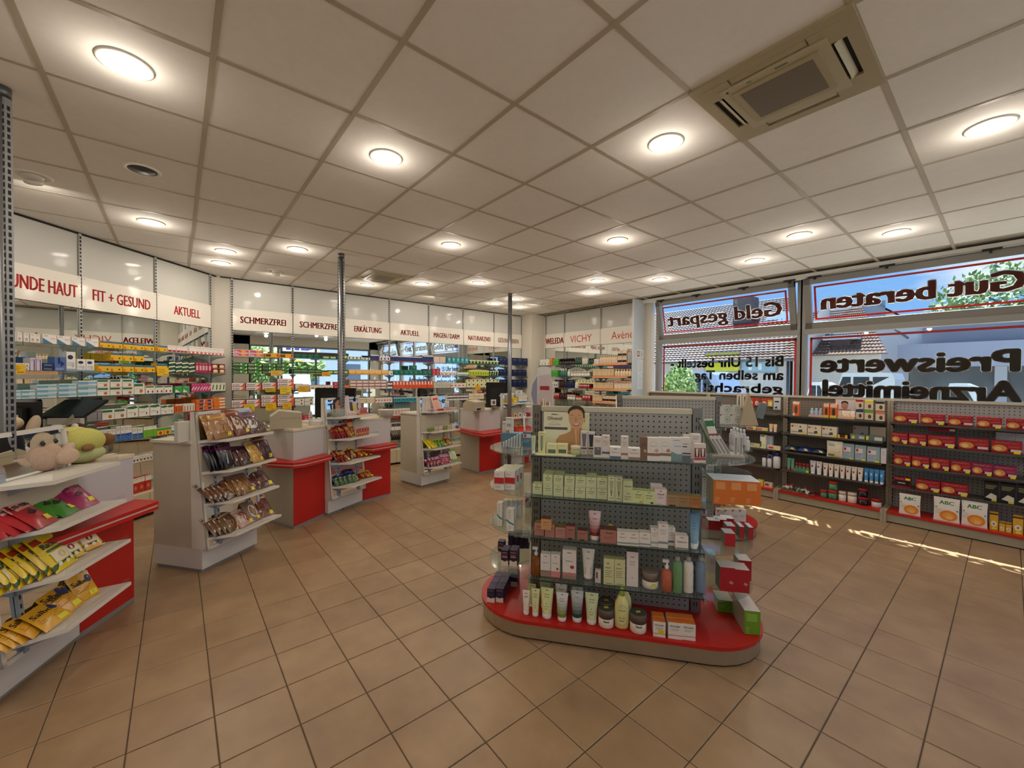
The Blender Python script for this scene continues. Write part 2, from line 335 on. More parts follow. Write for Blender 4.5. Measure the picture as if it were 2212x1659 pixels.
def street_window(name, x0, x1, texts_low, text_up, tb):
    e = winobj(name); yc = 6.86
    b = MB()
    for x in (x0, x1): b.box(x-.03, 6.80, .98, x+.03, 6.93, 2.99, FRM)
    b.box(x0, 6.80, .98, x1, 6.93, 1.04, FRM).box(x0, 6.79, 2.205, x1, 6.93, 2.275, FRM).box(x0, 6.81, 2.95, x1, 6.88, 2.99, FRM)
    ob('window_frame', b, e)
    ob('pane', MB().box(x0+.03, 6.895, 1.04, x1-.03, 6.901, 2.205, GLS), e)
    b = MB(); border(b, x0+.06, x1-.06, 1.08, 2.165, 6.904)
    for t in texts_low: wletter(b, *t)
    ob('lettering', b, e)
    ang = math.radians(13); y0, z0 = 6.80, 2.285
    def tilt(q):
        y, z = q[1]-6.84, q[2]-z0
        return (q[0], 6.84-z*math.sin(ang)+y*math.cos(ang), z0+z*math.cos(ang)+y*math.sin(ang))
    s = MB(); a, c = x0+.035, x1-.035; zt = 2.965; yy0, yy1 = 6.80, 6.86
    for q in ((a, z0, a+.075, zt), (c-.075, z0, c, zt), (a, z0, c, z0+.085), (a, zt-.075, c, zt)):
        k = MB().box(q[0], yy0, q[1], q[2], yy1, q[3], FRM); s.add([tilt(v) for v in k.v], k.f, FRM)
    so = ob('sash', s, e)
    g = MB().box(a+.06, 6.826, z0+.07, c-.06, 6.832, zt-.06, GLS); ob('sash_pane', MB().add([tilt(v) for v in g.v], g.f, GLS), so)
    b = MB(); border(b, a+.105, c-.105, z0+.115, zt-.105, 6.836, .024, fn=tilt)
    wletter(b, *text_up, y=6.837, fn=tilt); ob('sash_lettering', b, so)
    r = MB(); zr = 2.972
    r.tube((a+.05, 6.60, zr-.015), (c-.05, 6.60, zr-.015), .008, M('#b9b9b5', .4, .5))
    for t in (.03, .33, .67, .95): r.box(a+(c-a)*t, 6.585, zr-.03, a+(c-a)*t+.14, 6.615, zr-.012, DARK); r.box(a+(c-a)*t+.05, 6.60, zr-.05, a+(c-a)*t+.07, 6.68, zr-.02, DARK)
    ob('opener_rod', r, e)
    return e
def xs(px, z, off=-.08): return X0+FW.sx(px, off, z)
def zz(px, py, off=-.08): return FW.px(px, py, off)[1]
street_window('window_1', X0+.14, X0+2.345, [
    ('Bis 15 Uhr bestellt -', xs(1691, 1.8), xs(1449, 1.8), zz(1685, 790.5), zz(1685, 768.3), .02, .03),
    ('am selben Tag', xs(1691, 1.6), xs(1501, 1.6), zz(1685, 820.4), zz(1685, 799), .02, .03),
    ('gebracht!', xs(1691, 1.4), xs(1520, 1.4), zz(1685, 850), zz(1685, 829), .02, .03)],
    ('Geld gespart', xs(1688, 2.6, .05), xs(1443, 2.6, .05), zz(1678, 681, .05), zz(1678, 650, .05), .045, .03), None)
street_window('window_2', X0+2.385, X0+4.86, [
    ('Preiswerte', xs(2199, 1.7), xs(1774, 1.7), zz(2180, 801), zz(2180, 754), .05, .022),
    ('Arzneimittel', xs(2203, 1.4), xs(1779, 1.4), zz(2180, 868), zz(2180, 823), .05, .022)],
    ('Gut beraten', xs(2215, 2.6, .05), xs(1776, 2.6, .05), zz(2150, 629, .05), zz(2150, 586, .05), .055, .028), None)
street_window('window_3', X0+4.90, X0+6.90, [], ('Apotheke', X0+6.6, X0+5.2, 2.45, 2.72, .035, .03), None)
# ---------------------------------------------------------------- awning over the street windows (throws the scalloped shadow edge)
aw = MB(); AWM = M('#b9b2a6', .8); yo = 7.62
zt = (yo-5.30)*1.9
aw.add([(-5.5, 7.1, zt+.75), (4, 7.1, zt+.75), (4, yo, zt+.28), (-5.5, yo, zt+.28), (-5.5, 7.1, zt+.73), (4, 7.1, zt+.73), (4, yo, zt+.26), (-5.5, yo, zt+.26)], [(0, 1, 2, 3), (7, 6, 5, 4), (3, 2, 6, 7), (0, 4, 5, 1)], AWM)
x = -5.5; 
while x < 4:
    w = .23; v = [(x, yo, zt+.28)]+[(x+w*k/10, yo, zt-.16*math.sin(math.pi*k/10)) for k in range(11)]+[(x+w, yo, zt+.28)]
    v2 = [(p[0], yo-.004, p[2]) for p in v]; nn = len(v); aw.add(v+v2, [tuple(range(nn)), tuple(range(nn, 2*nn))[::-1]]+[(i, i+1, nn+i+1, nn+i) for i in range(nn-1)], AWM); x += w
tag(ob('awning', aw), 'beige scalloped awning outside above the street windows', 'awning')
struct('wall_outside', MB().box(-5.6, 7.02, 3.32, 4, 7.08, 5.4, M('#c9c4ba', .8)).box(-5.6, 6.99, -.2, 4, 7.05, .9, M('#c9c4ba', .8)))
# ---------------------------------------------------------------- lamps in the ceiling
LAMPM = M((1, .86, .66), .5, emit=6.0); RING = M('#e8e2d6', .35)
LM = [(0, 1), (0, 5), (1, 6), (1, 7), (2, 5), (2, 1), (4, -1), (6, -3), (4, 3), (6, 1), (8, -1), (9, -2), (9, 0), (9, 2), (8, 3), (9, 4), (6, 5), (5, 6), (4, 7), (8, 7), (8, 6), (9, 7)]
EYEB = [(-1, 4), (2, 7), (6, 7), (9, 6)]
XTRA = [(0, -3), (2, -3), (-2, 1), (-2, -1), (-2, -4), (4, -5), (7, -5)]  # out-of-view downlights, added for the light they give
ring = MB().lathe([(.098, 0), (.102, .004), (.100, .009), (.078, .009), (.076, -.004)], RING, 28).mesh('r')
ringm = MB(); 
def ringmesh():
    b = MB(); seg = 28; prof = [(.104, .004), (.103, -.004), (.096, -.007), (.083, -.004), (.080, .006), (.070, .022)]
    v = []; f = []
    for r_, z_ in prof:
        for k in range(seg): v.append((r_*math.cos(6.28318*k/seg), r_*math.sin(6.28318*k/seg), z_))
    for j in range(len(prof)-1):
        for k in range(seg): f.append((j*seg+k, j*seg+(k+1) % seg, (j+1)*seg+(k+1) % seg, (j+1)*seg+k))
    return b.add(v, f, RING, True)
rm = ringmesh().mesh('ring'); dm = MB().lathe([(.071, .022), (.076, .0), (.06, -.004), (.001, -.007)], LAMPM, 24).mesh('disc')
WHERE = {(0, 1): 'nearest lit downlight in top left corner of the ceiling', (2, 1): 'lit downlight in ceiling above and left of middle counter stand', (4, -1): 'lit downlight beside the large ceiling air unit', (6, -3): 'lit oval downlight at far right of the ceiling, right of the air unit',
         (0, 5): 'half shaded downlight above the FIT + GESUND sign', (8, -1): 'lit downlight above mullion between street windows', (9, -2): 'dim tilted downlight close to the right street window', (6, 1): 'lit downlight above second gondola, left of window row', (4, 3): 'lit downlight in ceiling right of the middle slotted post'}
def lampthing(c, r, nm, lab, g=None):
    x, y = cell(c, r); t = thing(nm, lab, 'ceiling light', (x, y, CZ), 0, g); ob('trim_ring', rm, t); ob('diffuser', dm, t)
    l = bpy.data.lights.new('lamp', 'AREA'); l.shape = 'DISK'; l.size = .14; l.energy = LAMP_W; l.color = LAMP_COL
    o = bpy.data.objects.new('bulb', l); COL.objects.link(o); o.location = (0, 0, -.015); o.parent = t
    l = bpy.data.lights.new('glow', 'POINT'); l.energy = GLOW_W; l.color = LAMP_COL; l.shadow_soft_size = .05  # added point light below the fitting, brightens the ceiling around it
    o = bpy.data.objects.new('glow', l); COL.objects.link(o); o.location = (0, 0, -.10); o.parent = t; return t
for c, r in LM: lampthing(c, r, 'ceiling_downlight', WHERE.get((c, r), 'small round lit downlight among the far rows of the ceiling'), None if (c, r) in WHERE else 'small lit downlights in the far ceiling')
for c, r in XTRA: lampthing(c, r, 'ceiling_downlight', 'added unseen downlight behind the viewer, there for its light', 'added downlights behind the viewer')
eyel = {(-1, 4): 'swivelling spotlight in ceiling beside left slotted post', (2, 7): 'swivelling spotlight in ceiling above second SCHMERZFREI sign', (6, 7): 'swivelling spotlight in ceiling above MAGEN / DARM sign', (9, 6): 'bright small spotlight in ceiling before the WELEDA sign'}
for c, r in EYEB:
    x, y = cell(c, r); t = thing('ceiling_spotlight', eyel[(c, r)], 'spotlight', (x, y, CZ)); ob('trim_ring', rm, t)
    ob('spot_head', MB().ell((0, 0, -.002), (.062, .062, .034), M('#d8d2c8', .3), 16, 8), t)
    mx = Matrix.Rotation(math.radians(35), 4, 'Y'); q = MB().lathe([(.045, -.02), (.05, -.052), (.035, -.05)], M('#e6e0d4', .3), 16, mx=mx); ob('spot_barrel', q, t)
    ob('diffuser', MB().lathe([(.036, -.052), (.034, -.056), (.001, -.058)], LAMPM, 14, mx=mx), t)
    l = bpy.data.lights.new('spot', 'AREA'); l.shape = 'DISK'; l.size = .08; l.energy = LAMP_W*.8; l.color = LAMP_COL
    o = bpy.data.objects.new('bulb', l); COL.objects.link(o); o.location = (-.05, 0, -.07); o.rotation_euler = (0, math.radians(35), 0); o.parent = t
x, y = cell(0, 3); t = thing('ceiling_speaker', 'round dark grille set in the ceiling between lit downlights', 'speaker', (x, y, CZ)); ob('trim_ring', rm, t)
ob('grille', MB().lathe([(.08, .004), (.078, -.004), (.001, -.010)], pegmat('grille', '#3a3a3a', .006, .3, '#0a0a0a'), 24), t)
# ---------------------------------------------------------------- air units
def acunit(c, r, label):
    x, y = cell(c, r); t = thing('ceiling_air_unit', label, 'air conditioner', (x, y, CZ))
    BM = M('#a89a78', .45); BL = M('#b3a888', .45); hw = .325
    b = MB(); 
    # frame ring with four outlet gaps, lower lip rounded
    o_, i_, g_ = hw, .205, .275
    b.box(-o_, -o_, -.012, o_, -g_, .0, BM).box(-o_, g_, -.012, o_, o_, .0, BM).box(-o_, -g_, -.012, -g_, g_, 0, BM).box(g_, -g_, -.012, o_, g_, 0, BM)
    for sx_ in (-1, 1):
        for sy_ in (-1, 1):
            x0, x1 = sorted((sx_*.16, sx_*g_)); y0, y1 = sorted((sy_*.16, sy_*g_)); b.box(x0, y0, -.013, x1, y1, 0, BM)
    b.box(-i_-.015, -i_-.015, -.016, i_+.015, i_+.015, .0, BL)
    ob('housing', b, t); ob('cavity', MB().box(-.29, -.29, .0, .29, .29, .014, M('#171410', .8)), t)
    ob('intake_grille', MB().box(-.18, -.165, -.022, .18, .165, -.015, BM).box(-.15, -.135, -.0235, .15, .135, -.021, pegmat('acg', '#6b6046', .008, .3, '#3a3424')), t)
    for k in range(4):
        mx = Matrix.Rotation(k*math.pi/2, 4, 'Z') @ Matrix.Translation((0, .245, -.006)) @ Matrix.Rotation(math.radians((8, 38, 8, 38)[k]), 4, 'X')
        ob('louvre', MB().box(-.155, -.018, -.002, .155, .020, .002, BL, mx=mx), t)
    b = MB().box(.02, -.196, -.0175, .07, -.186, -.016, M('#6f6a60')).box(-.10, -.197, -.0175, -.08, -.187, -.016, M('#777')); b.lathe([(.006, -.018), (.006, -.016)], DARK, 8, c=(-.19, -.19)); ob('badge', b, t)
acunit(4, -2, 'large beige square air unit with louvres set in the near ceiling'); acunit(4, 6, 'far beige square air unit above ERKÄLTUNG sign')
# ---------------------------------------------------------------- wall shelving
UPM = M('#8f9092', .38, .6)
def upright_mesh(z0, z1, w=.022):
    b = MB().box(-w/2, -.020, z0, w/2, 0, z1, M('#b9b7b2', .4, .3)); z = z0+.03; k = BLACK
    while z < z1-.03:
        b.add([(-.008, -.0206, z), (.008, -.0206, z), (.008, -.0206, z+.026), (-.008, -.0206, z+.026)], [(0, 1, 2, 3)], k)
        z += .038
    return b
upm = upright_mesh(.0, CZ-.01).mesh('upright')
BRK = M('#9c9a94', .4, .5)
brm = MB().add([(-.002, 0, 0), (-.002, -.22, -.004), (-.002, -.22, -.012), (-.002, -.08, -.035), (-.002, 0, -.075), (.002, 0, 0), (.002, -.22, -.004), (.002, -.22, -.012), (.002, -.08, -.035), (.002, 0, -.075)],
               [(0, 1, 2, 3, 4), (9, 8, 7, 6, 5), (0, 5, 6, 1), (1, 6, 7, 2), (2, 7, 8, 3), (3, 8, 9, 4)], BRK).mesh('bracket')
SHZ = [1.858, 1.613, 1.368, 1.118, .875, .61, .30]
def wall_shelving(F, label, ups, signs, mz=(.30, 2.25), zs=SHZ, orange=None, cab=True):
    o = F.at(0, 0, 0); t = thing('wall_shelving', label, 'shelving', o, F.rz)     # local: x along, -y into the room
    for s in ups: ob('upright', upm, t, (s, -.006, 0))
    for a, b in zip(ups[:-1], ups[1:]):
        ob('mirror_panel', MB().box(a+.014, -.010, mz[0], b-.014, -.004, mz[1], mirror()), t)
        ob('upper_panel', MB().box(a+.016, -.010, 2.26, b-.016, -.003, CZ-.03, M('#c4c2ba', .45, coat=.2)), t)
        for z in zs:
            if orange and a >= orange: ob('peach_board', MB().box(a+.01, -.28, z-.035, b-.01, -.02, z, M('#dd9a70', .5)), t)
            else: ob('glass_shelf', MB().box(a+.004, -.262, z-.008, b-.004, -.028, z, SHG), t)
        if cab: ob('base_cabinet', MB().box(a+.003, -.34, .04, b-.003, -.015, .27, M('#c9bd9c', .5)).box(a+.003, -.30, 0, b-.003, -.02, .04, DARK).box((a+b)/2-.002, -.342, .05, (a+b)/2+.002, -.339, .26, M('#6b6250')), t)
    for s in ups:
        for z in zs: ob('bracket', brm, t, (s, -.022, z-.009))
    for a, b, st, w, h, kw in signs:
        sg = thing('header_sign', kw.get('label', 'white header sign reading %s in red' % st), 'sign', F.at((a+b)/2, 0, 2.255), F.rz)
        hw = (b-a)/2-.006
        ob('sign_panel', MB().box(-hw, -.034, 0, hw, -.026, .32, M('#e6dfd2', .25, coat=.5)), sg)
        q = MB(); x0 = -w/2+kw.get('dx', 0)
        q.text(st, (x0, -.0345, .16-h/2+kw.get('dz', 0)), w, h, SIGNRED, kw.get('bold', .03)); ob('sign_text', q, sg)
        q = MB()
        for sx_ in (-hw+.02, hw-.02):
            for z in (.02, .30): q.ell((sx_, -.0345, z), (.004, .001, .004), DARK, 6, 4)
        ob('screw', q, sg)
    return t
ub = [0, .803, 1.606, 2.409, 3.212, 4.015, 4.818, 5.62]
nb = ['SCHMERZFREI', 'SCHMERZFREI', 'ERKÄLTUNG', 'AKTUELL', 'MAGEN / DARM', 'NATURARZNEI', 'GESUND LEBEN']
wb = [.60, .60, .48, .38, .59, .57, .60]
lb = ['leftmost white header sign reading SCHMERZFREI in red', 'second white SCHMERZFREI header sign, left of ERKÄLTUNG', 'white header sign reading ERKÄLTUNG in red', 'white AKTUELL header sign between ERKÄLTUNG and MAGEN / DARM', 'white header sign reading MAGEN / DARM in red', 'white header sign reading NATURARZNEI in red', 'white header sign reading GESUND LEBEN behind far post']
wall_shelving(FB, 'long mirrored wall shelving under SCHMERZFREI to GESUND LEBEN signs', ub, [(ub[i], ub[i+1], nb[i], wb[i], .098, {'label': lb[i], 'bold': .035 if i < 6 else .02}) for i in range(7)])
ul = [-1.10, -.27, .55, 1.37, 2.20]
wall_shelving(FL, 'angled mirrored wall shelving under FIT + GESUND sign at left', ul, [(ul[1], ul[2], 'GESUNDE HAUT', .68, .125, {'dx': .03}), (ul[2], ul[3], 'FIT + GESUND', .63, .118, {'dx': .01, 'bold': .03}), (ul[3], ul[4], 'AKTUELL', .40, .112, {'label': 'white AKTUELL header sign right of FIT + GESUND', 'dx': .02})])
ur = [0, .59, 1.59, 2.40]
wall_shelving(FR, 'mirrored far wall shelving under WELEDA, VICHY and Avène signs', ur, [(0, .59, 'WELEDA', .56, .135, {'bold': .05}), (.59, 1.59, 'VICHY', .60, .15, {'bold': .0, 'dx': -.02}), (1.59, 2.40, 'Avène', .50, .15, {'bold': .0, 'dx': .12})], orange=1.5)
# dark horizontal line under upper panels on the window corner wall, slotted posts
def post(px, py, label):
    p = P(px, py, CZ); t = thing('slotted_post', label, 'post', (p.x, p.y, 0), YAW*-1)
    ob('tube', MB().lathe([(.030, 0), (.030, CZ-.02)], M('#97999b', .3, .8), 18), t)
    ob('top_collar', MB().lathe([(.036, CZ-.05), (.036, CZ-.004)], M('#6d6f71', .4, .7), 18), t)
    b = MB().box(.020, -.016, .02, .036, .016, CZ-.06, M('#a4a6a8', .35, .7)).box(-.036, -.016, .02, -.020, .016, CZ-.06, M('#a4a6a8', .35, .7)); z = .1
    sl_ = MB()
    while z < CZ-.1:
        for sg in (-1, 1): sl_.box(sg*.0365-.0004, -.006, z, sg*.0365+.0004, .006, z+.022, DARK).box(sg*.029-.004, -.0166, z, sg*.029+.004, -.0162, z+.022, DARK)
        z += .035
    ob('slotted_rail', b, t); tag(ob('rail_slots', sl_, t), kind='stuff')
post(2, 187, 'grey slotted steel post at left edge'); post(737, 548, 'grey slotted steel post behind monitor in middle of the counters'); post(1102, 634, 'far grey slotted steel post before GESUND LEBEN sign')
# ---------------------------------------------------------------- window side pegboard shelving (frame FS: s = x + 2.9)
PEGB = pegmat('pegboard_beige', '#7d756a', .033, .16, '#4a443c'); PEGG = pegmat('pegboard_grey', '#a3a09c', .033, .15, '#141416')
SB = M('#a79c86', .45); SBD = M('#4a4640', .5); TRY = M('#6a655c', .45)
SSH = [1.105, .872, .632, .392]
bx = [FS.px(1401, 843, -.35)[0], FS.px(1532, 848, -.35)[0], FS.px(1699, 855, -.35)[0], FS.px(1925, 862, -.35)[0]]; bx.append(bx[3]+1.02); bx.append(bx[4]+1.02)
bl = ['low beige pegboard shelf bay at far left under window, mostly hidden', 'pegboard shelf bay with hanging plaster packs under window mullion', 'pegboard shelf bay with first-aid and cream products under right window', 'pegboard shelf bay full of red heat-patch boxes at right', 'pegboard shelf bay beyond right edge of view']
for k in range(5):
    a, c = bx[k], bx[k+1]; w = c-a; t = thing('pegboard_shelving', bl[k], 'shelving', FS.at(a, 0, 0), 0)
    ob('pegboard', MB().box(.03, .35, .12, w-.03, .362, 1.335, PEGG if k >= 3 else PEGB), t)
    ob('top_rail', MB().box(0, .325, 1.335, w, .385, 1.362, M('#c4bda9', .4)), t)
    for x in (.014, w-.014):
        b = MB().box(x-.013, .318, .0, x+.013, .372, 1.335, SB); z = .16
        sgn = 1 if x < .5 else -1
        while z < 1.3: b.box(x+sgn*.016-.004, .330, z, x+sgn*.016+.004, .349, z+.022, M('#1d1b19') if k != 99 else DARK); z += .045
        ob('side_upright', b, t); ob('foot', MB().box(x-.013, .0, 0, x+.013, .33, .128, SB), t)
    ob('base_plate', MB().box(.028, .005, .100, w-.028, .345, .12, RED), t); ob('plinth', MB().box(.028, .018, .012, w-.028, .03, .100, M('#a49880', .45)).box(.028, .03, 0, w-.028, .04, .02, DARK), t)
    if k:
        for z in SSH:
            ob('shelf_board', MB().box(.03, .07, z-.012, w-.03, .34, z, TRY).box(.03, .062, z-.014, w-.03, .07, z+.006, SBD), t)
            for x in (.035, w-.035): ob('shelf_bracket', MB().add([(x-.002, .34, z-.012), (x-.002, .08, z-.012), (x-.002, .08, z-.02), (x-.002, .34, z-.07), (x+.002, .34, z-.012), (x+.002, .08, z-.012), (x+.002, .08, z-.02), (x+.002, .34, z-.07)], [(0, 1, 2, 3), (7, 6, 5, 4), (0, 4, 5, 1), (1, 5, 6, 2), (2, 6, 7, 3)], SBD), t)
# ---------------------------------------------------------------- gondolas
GA = math.radians(37.9)
def stadium(l, r, n=14):
    p = []
    for k in range(n+1): a = -math.pi/2+math.pi*k/n; p.append((l+r*math.cos(a), r*math.sin(a)))
    for k in range(n+1): a = math.pi/2+math.pi*k/n; p.append((-l+r*math.cos(a), r*math.sin(a)))
    return p
GSH = [1.108, .858, .610, .357]
def gondola(cx, cy, label):
    t = thing('gondola', label, 'display shelf', (cx, cy, 0), GA)
    ob('plinth', MB().prism(stadium(.515, .35), .012, .098, M('#b7ab94', .33, .8)), t); ob('plinth_foot', MB().prism(stadium(.515, .338), 0, .014, DARK), t)
    b = MB().prism(stadium(.515, .362, 20), .098, .119, RED); ob('base_plate', b, t)
    ob('pegboard', MB().box(-.475, -.020, .12, .475, .020, 1.355, PEGG), t)
    ob('top_rail', MB().box(-.475, -.025, 1.355, .475, .025, 1.387, M('#cfc6b0', .4)), t)
    for s in (-1, 1):
        b = MB().box(s*.505-.028, -.03, .119, s*.505+.028, .03, 1.395, M('#7e7a74', .4, .4)); z = .16
        while z < 1.36:
            for xx in (-.008, .008):
                for yy in (-.0304, .0304): b.add([(s*.505+xx-.003, yy, z), (s*.505+xx+.003, yy, z), (s*.505+xx+.003, yy, z+.026), (s*.505+xx-.003, yy, z+.026)], [(0, 1, 2, 3)], DARK)
            z += .05
        ob('upright', b, t); ob('post_cap', MB().lathe([(.03, .12), (.03, 1.39)], STEEL, 14, c=(s*.512, 0)), t)
        ob('shadow_gap', MB().box(s*.4755-.004, -.022, .12, s*.4755+.004, .022, 1.36, BLACK), t)
        for z in GSH:
            p = [(s*.50, -.325)]+[(s*(.50+.325*math.cos(a)), .325*math.sin(a)) for a in [math.pi*(k/18-.5) for k in range(19)]]+[(s*.50, .325)]
            ob('end_glass_shelf', MB().prism(p, z-.008, z, SHG).tube((s*.50, -.29, z-.012), (s*.50, .29, z-.012), .006, BRK), t)
            ob('shelf_clip', MB().box(s*.50-.006, -.30, z-.04, s*.50+.006, -.02, z-.009, BRK).box(s*.50-.006, .02, z-.04, s*.50+.006, .30, z-.009, BRK), t)
    for z in GSH:
        for s in (-1, 1): y0, y1 = sorted((s*.022, s*.322)); ob('glass_shelf', MB().box(-.49, y0, z-.008, .49, y1, z, SHG).box(-.49, s*.3225-.001, z-.0085, .49, s*.3225+.001, z-.001, M('#26382f', .2)), t)
    return t
gondola(-1.641, 2.209, 'near glass-shelved gondola with red rounded base holding skin care products')
gondola(-2.345, 4.101, 'second glass-shelved gondola with red rounded base, behind the near one')
# ---------------------------------------------------------------- counter stands and counters
SBOD = M('#c2b8a4', .5); SLT = M('#d6d2cc', .45); SFR = M('#dcd7cd', .4); BRW = M('#9aa3ad', .4, .3)
def face(p0, p1, z=0):
    a = P(*p0, z); b = P(*p1, z); return Fr((a.x, a.y), (b.x, b.y))
def stand(F, w, label, shz=(.29, .56, .81, 1.06), fro=(.20, .18, .15, .12), top=1.285, noleft=False):
    t = thing('counter_stand', label, 'display stand', F.at(0, 0, 0), F.rz)
    zb = .19; yb = -.05; yt = .06
    # body box
    ob('body', MB().prism([(0, 0), (w, 0), (w-.02, .50), (.02, .50)], .03, .19, SLT).prism([(.0, .0), (w, 0), (w-.02, .50), (.02, .50)], .19, 1.03, SBOD).prism([(.01, .02), (w-.01, .02), (w-.03, .48), (.03, .48)], 0, .03, M('#8e8b86')), t)
    ob('lid', MB().prism([(-.01, .09), (w+.01, .09), (w, .51), (0, .51)], 1.03, 1.052, M('#d8d0c0', .35)), t)
    # slanted sides
    for x0, x1 in ((0, .02), (w-.02, w)):
        ob('side_panel', MB().add([(x, y, z) for x in (x0, x1) for y, z in ((yb, zb), (yt, top), (yt+.05, top), (.10, zb))], [(0, 1, 2, 3), (7, 6, 5, 4), (0, 4, 5, 1), (1, 5, 6, 2), (3, 2, 6, 7), (0, 3, 7, 4)], SFR), t)
    def sl(x, z, o=0): return (x, yb+(yt-yb)*(z-zb)/(top-zb)-o, z)
    def plate(x0, z0, x1, z1, o, mt, th=.012):
        return MB().add([sl(x0, z0, o), sl(x1, z0, o), sl(x1, z1, o), sl(x0, z1, o), sl(x0, z0, o-th), sl(x1, z0, o-th), sl(x1, z1, o-th), sl(x0, z1, o-th)], [(0, 1, 2, 3), (7, 6, 5, 4), (0, 4, 5, 1), (1, 5, 6, 2), (2, 6, 7, 3), (3, 7, 4, 0)], mt)
    f = MB()
    for q in ((0, zb, w, zb+.022), (0, top-.022, w, top), (0, zb, .018, top), (w-.018, zb, w, top)):
        k = plate(*q, .004, SFR, .016); f.add(k.v, k.f, SFR)
    ob('front_frame', f, t); k = plate(.018, zb+.02, w-.018, top-.02, -.004, mirror(), .004); ob('mirror_panel', k, t)
    for x in (.10, w-.13):
        k = plate(x, zb+.01, x+.026, top-.2, .012, BRW, .014); z = zb+.05
        while z < top-.24: q = plate(x+.008, z, x+.018, z+.022, .0125, DARK, .001); k.add(q.v, q.f, DARK); z += .045
        ob('slotted_rail', k, t)
    for z, fo in zip(shz, fro):
        y = sl(0, z)[1]; c = .12
        pl = [(.0, y-.01), (c, -fo), (w+.07, -fo), (w+.01, y-.01)]
        ob('tray_shelf', MB().prism(pl, z-.020, z, M('#e0d9cb', .4)), t)
        ob('tray_lip', MB().add([(c, -fo+.004, z), (w+.06, -fo+.004, z), (w+.06, -fo+.004, z+.035), (c, -fo+.004, z+.035), (c, -fo+.007, z), (w+.06, -fo+.007, z), (w+.06, -fo+.007, z+.035), (c, -fo+.007, z+.035)], [(0, 1, 2, 3), (7, 6, 5, 4), (3, 2, 6, 7), (0, 4, 5, 1), (0, 3, 7, 4), (1, 5, 6, 2)], ACR)
           .add([(.005, y-.014, z), (c, -fo+.004, z), (c, -fo+.004, z+.035), (.005, y-.014, z+.035)], [(0, 1, 2, 3)], ACR), t)
        for x in (.10, w-.13): ob('tray_bracket', MB().add([(x, y, z-.02), (x, -fo+.05, z-.02), (x, -fo+.06, z-.028), (x, y, z-.075), (x+.004, y, z-.02), (x+.004, -fo+.05, z-.02), (x+.004, -fo+.06, z-.028), (x+.004, y, z-.075)], [(0, 1, 2, 3), (7, 6, 5, 4), (0, 4, 5, 1), (1, 5, 6, 2), (2, 6, 7, 3)], BRW), t)
    return t
pA = P(172, 1382, 0); pA0 = P(0, 1520, 0); dA = (pA-pA0).normalized(); pA0 = pA-dA*.54
FA = Fr((pA0.x, pA0.y), (pA.x, pA.y)); FBs = face((437, 1239), (557, 1179)); FC = face((709, 1115), (783, 1086)); FD = face((910, 1054), (970, 1038)); FE = Fr((-5.575, 4.40), (-5.56, 4.92))
ST = {}
ST['A'] = stand(FA, .54, 'nearest counter stand at lower left with sweets and plush toys on top', (.29, .56, .81, 1.045), (.22, .22, .20, .17), top=1.285)
ST['B'] = stand(FBs, .54, 'beige counter stand with clear bags of gingerbread, left of centre')
ST['C'] = stand(FC, .54, 'counter stand with red and blue sweet bags before the middle monitor', (.335, .60, .87, 1.115), (.24, .22, .20, .17), 1.33)
ST['D'] = stand(FD, .54, 'counter stand with green and magenta sweet bags, right of post', (.30, .56, .80, 1.085), (.2, .18, .16, .13), 1.295)
ST['E'] = stand(FE, .52, 'far counter stand with yellow boxes beside bottle-shaped display', (.33, .62, .88, 1.13), (.2, .18, .15, .12), 1.30)
def counter(label, base, plate, top=1.03, pz=(.655, .71)):
    c = P(*base[1], 0); t = thing('counter', label, 'counter', (0, 0, 0), 0)
    pb = [P(*q, 0) for q in base]; L_, C_, R_ = pb
    dn = (R_-C_); bk = Vector((-dn.y, dn.x, 0)).normalized()
    if bk.dot(C_) < 0: bk = -bk                # away from the customer
    poly = [(L_.x, L_.y), (C_.x, C_.y), (R_.x, R_.y)]+[((R_+bk*.5).x, (R_+bk*.5).y)]
    b = MB().prism(poly, .03, pz[0], M('#b3aa99', .5)).prism(poly, pz[1], top-.022, M('#c9c5c0', .5)); ob('body', b, t)
    # red front sheet
    n = -bk; q0 = C_+n*.004; q1 = R_+n*.004
    ob('red_front', MB().add([(q0.x, q0.y, .03), (q1.x, q1.y, .03), (q1.x, q1.y, pz[0]), (q0.x, q0.y, pz[0]), (C_.x, C_.y, .03), (R_.x, R_.y, .03), (R_.x, R_.y, pz[0]), (C_.x, C_.y, pz[0])], [(0, 1, 2, 3), (7, 6, 5, 4), (0, 3, 7, 4), (1, 5, 6, 2), (0, 4, 5, 1)], RED), t)
    ob('plinth', MB().prism([(C_.x+(p[0]-C_.x)*.97, C_.y+(p[1]-C_.y)*.97) for p in poly], 0, .03, M('#9c9ca0', .4, .4)), t)
    pp = [P(*q, pz[1]) for q in plate]; pl = [(v.x, v.y) for v in pp]+[((R_+bk*.3).x, (R_+bk*.3).y), ((L_+bk*.1).x, (L_+bk*.1).y)]
    ob('red_ledge', MB().prism(pl, pz[0], pz[0]+.022, RED).prism(pl, pz[0]+.033, pz[1], RED), t)
    ctr = (sum(v[0] for v in pl)/len(pl), sum(v[1] for v in pl)/len(pl)); pi = [(ctr[0]+(v[0]-ctr[0])*.985, ctr[1]+(v[1]-ctr[1])*.985) for v in pl]
    ob('ledge_stripe', MB().prism(pi, pz[0]+.021, pz[0]+.034, M('#cdbfb4', .4)), t)
    ce_ = (sum(v[0] for v in poly)/len(poly), sum(v[1] for v in poly)/len(poly)); tp = [(ce_[0]+(v[0]-ce_[0])*1.03, ce_[1]+(v[1]-ce_[1])*1.03) for v in poly]
    ob('counter_top', MB().prism(tp, top-.022, top, M('#d9cdb2', .3)), t); return t
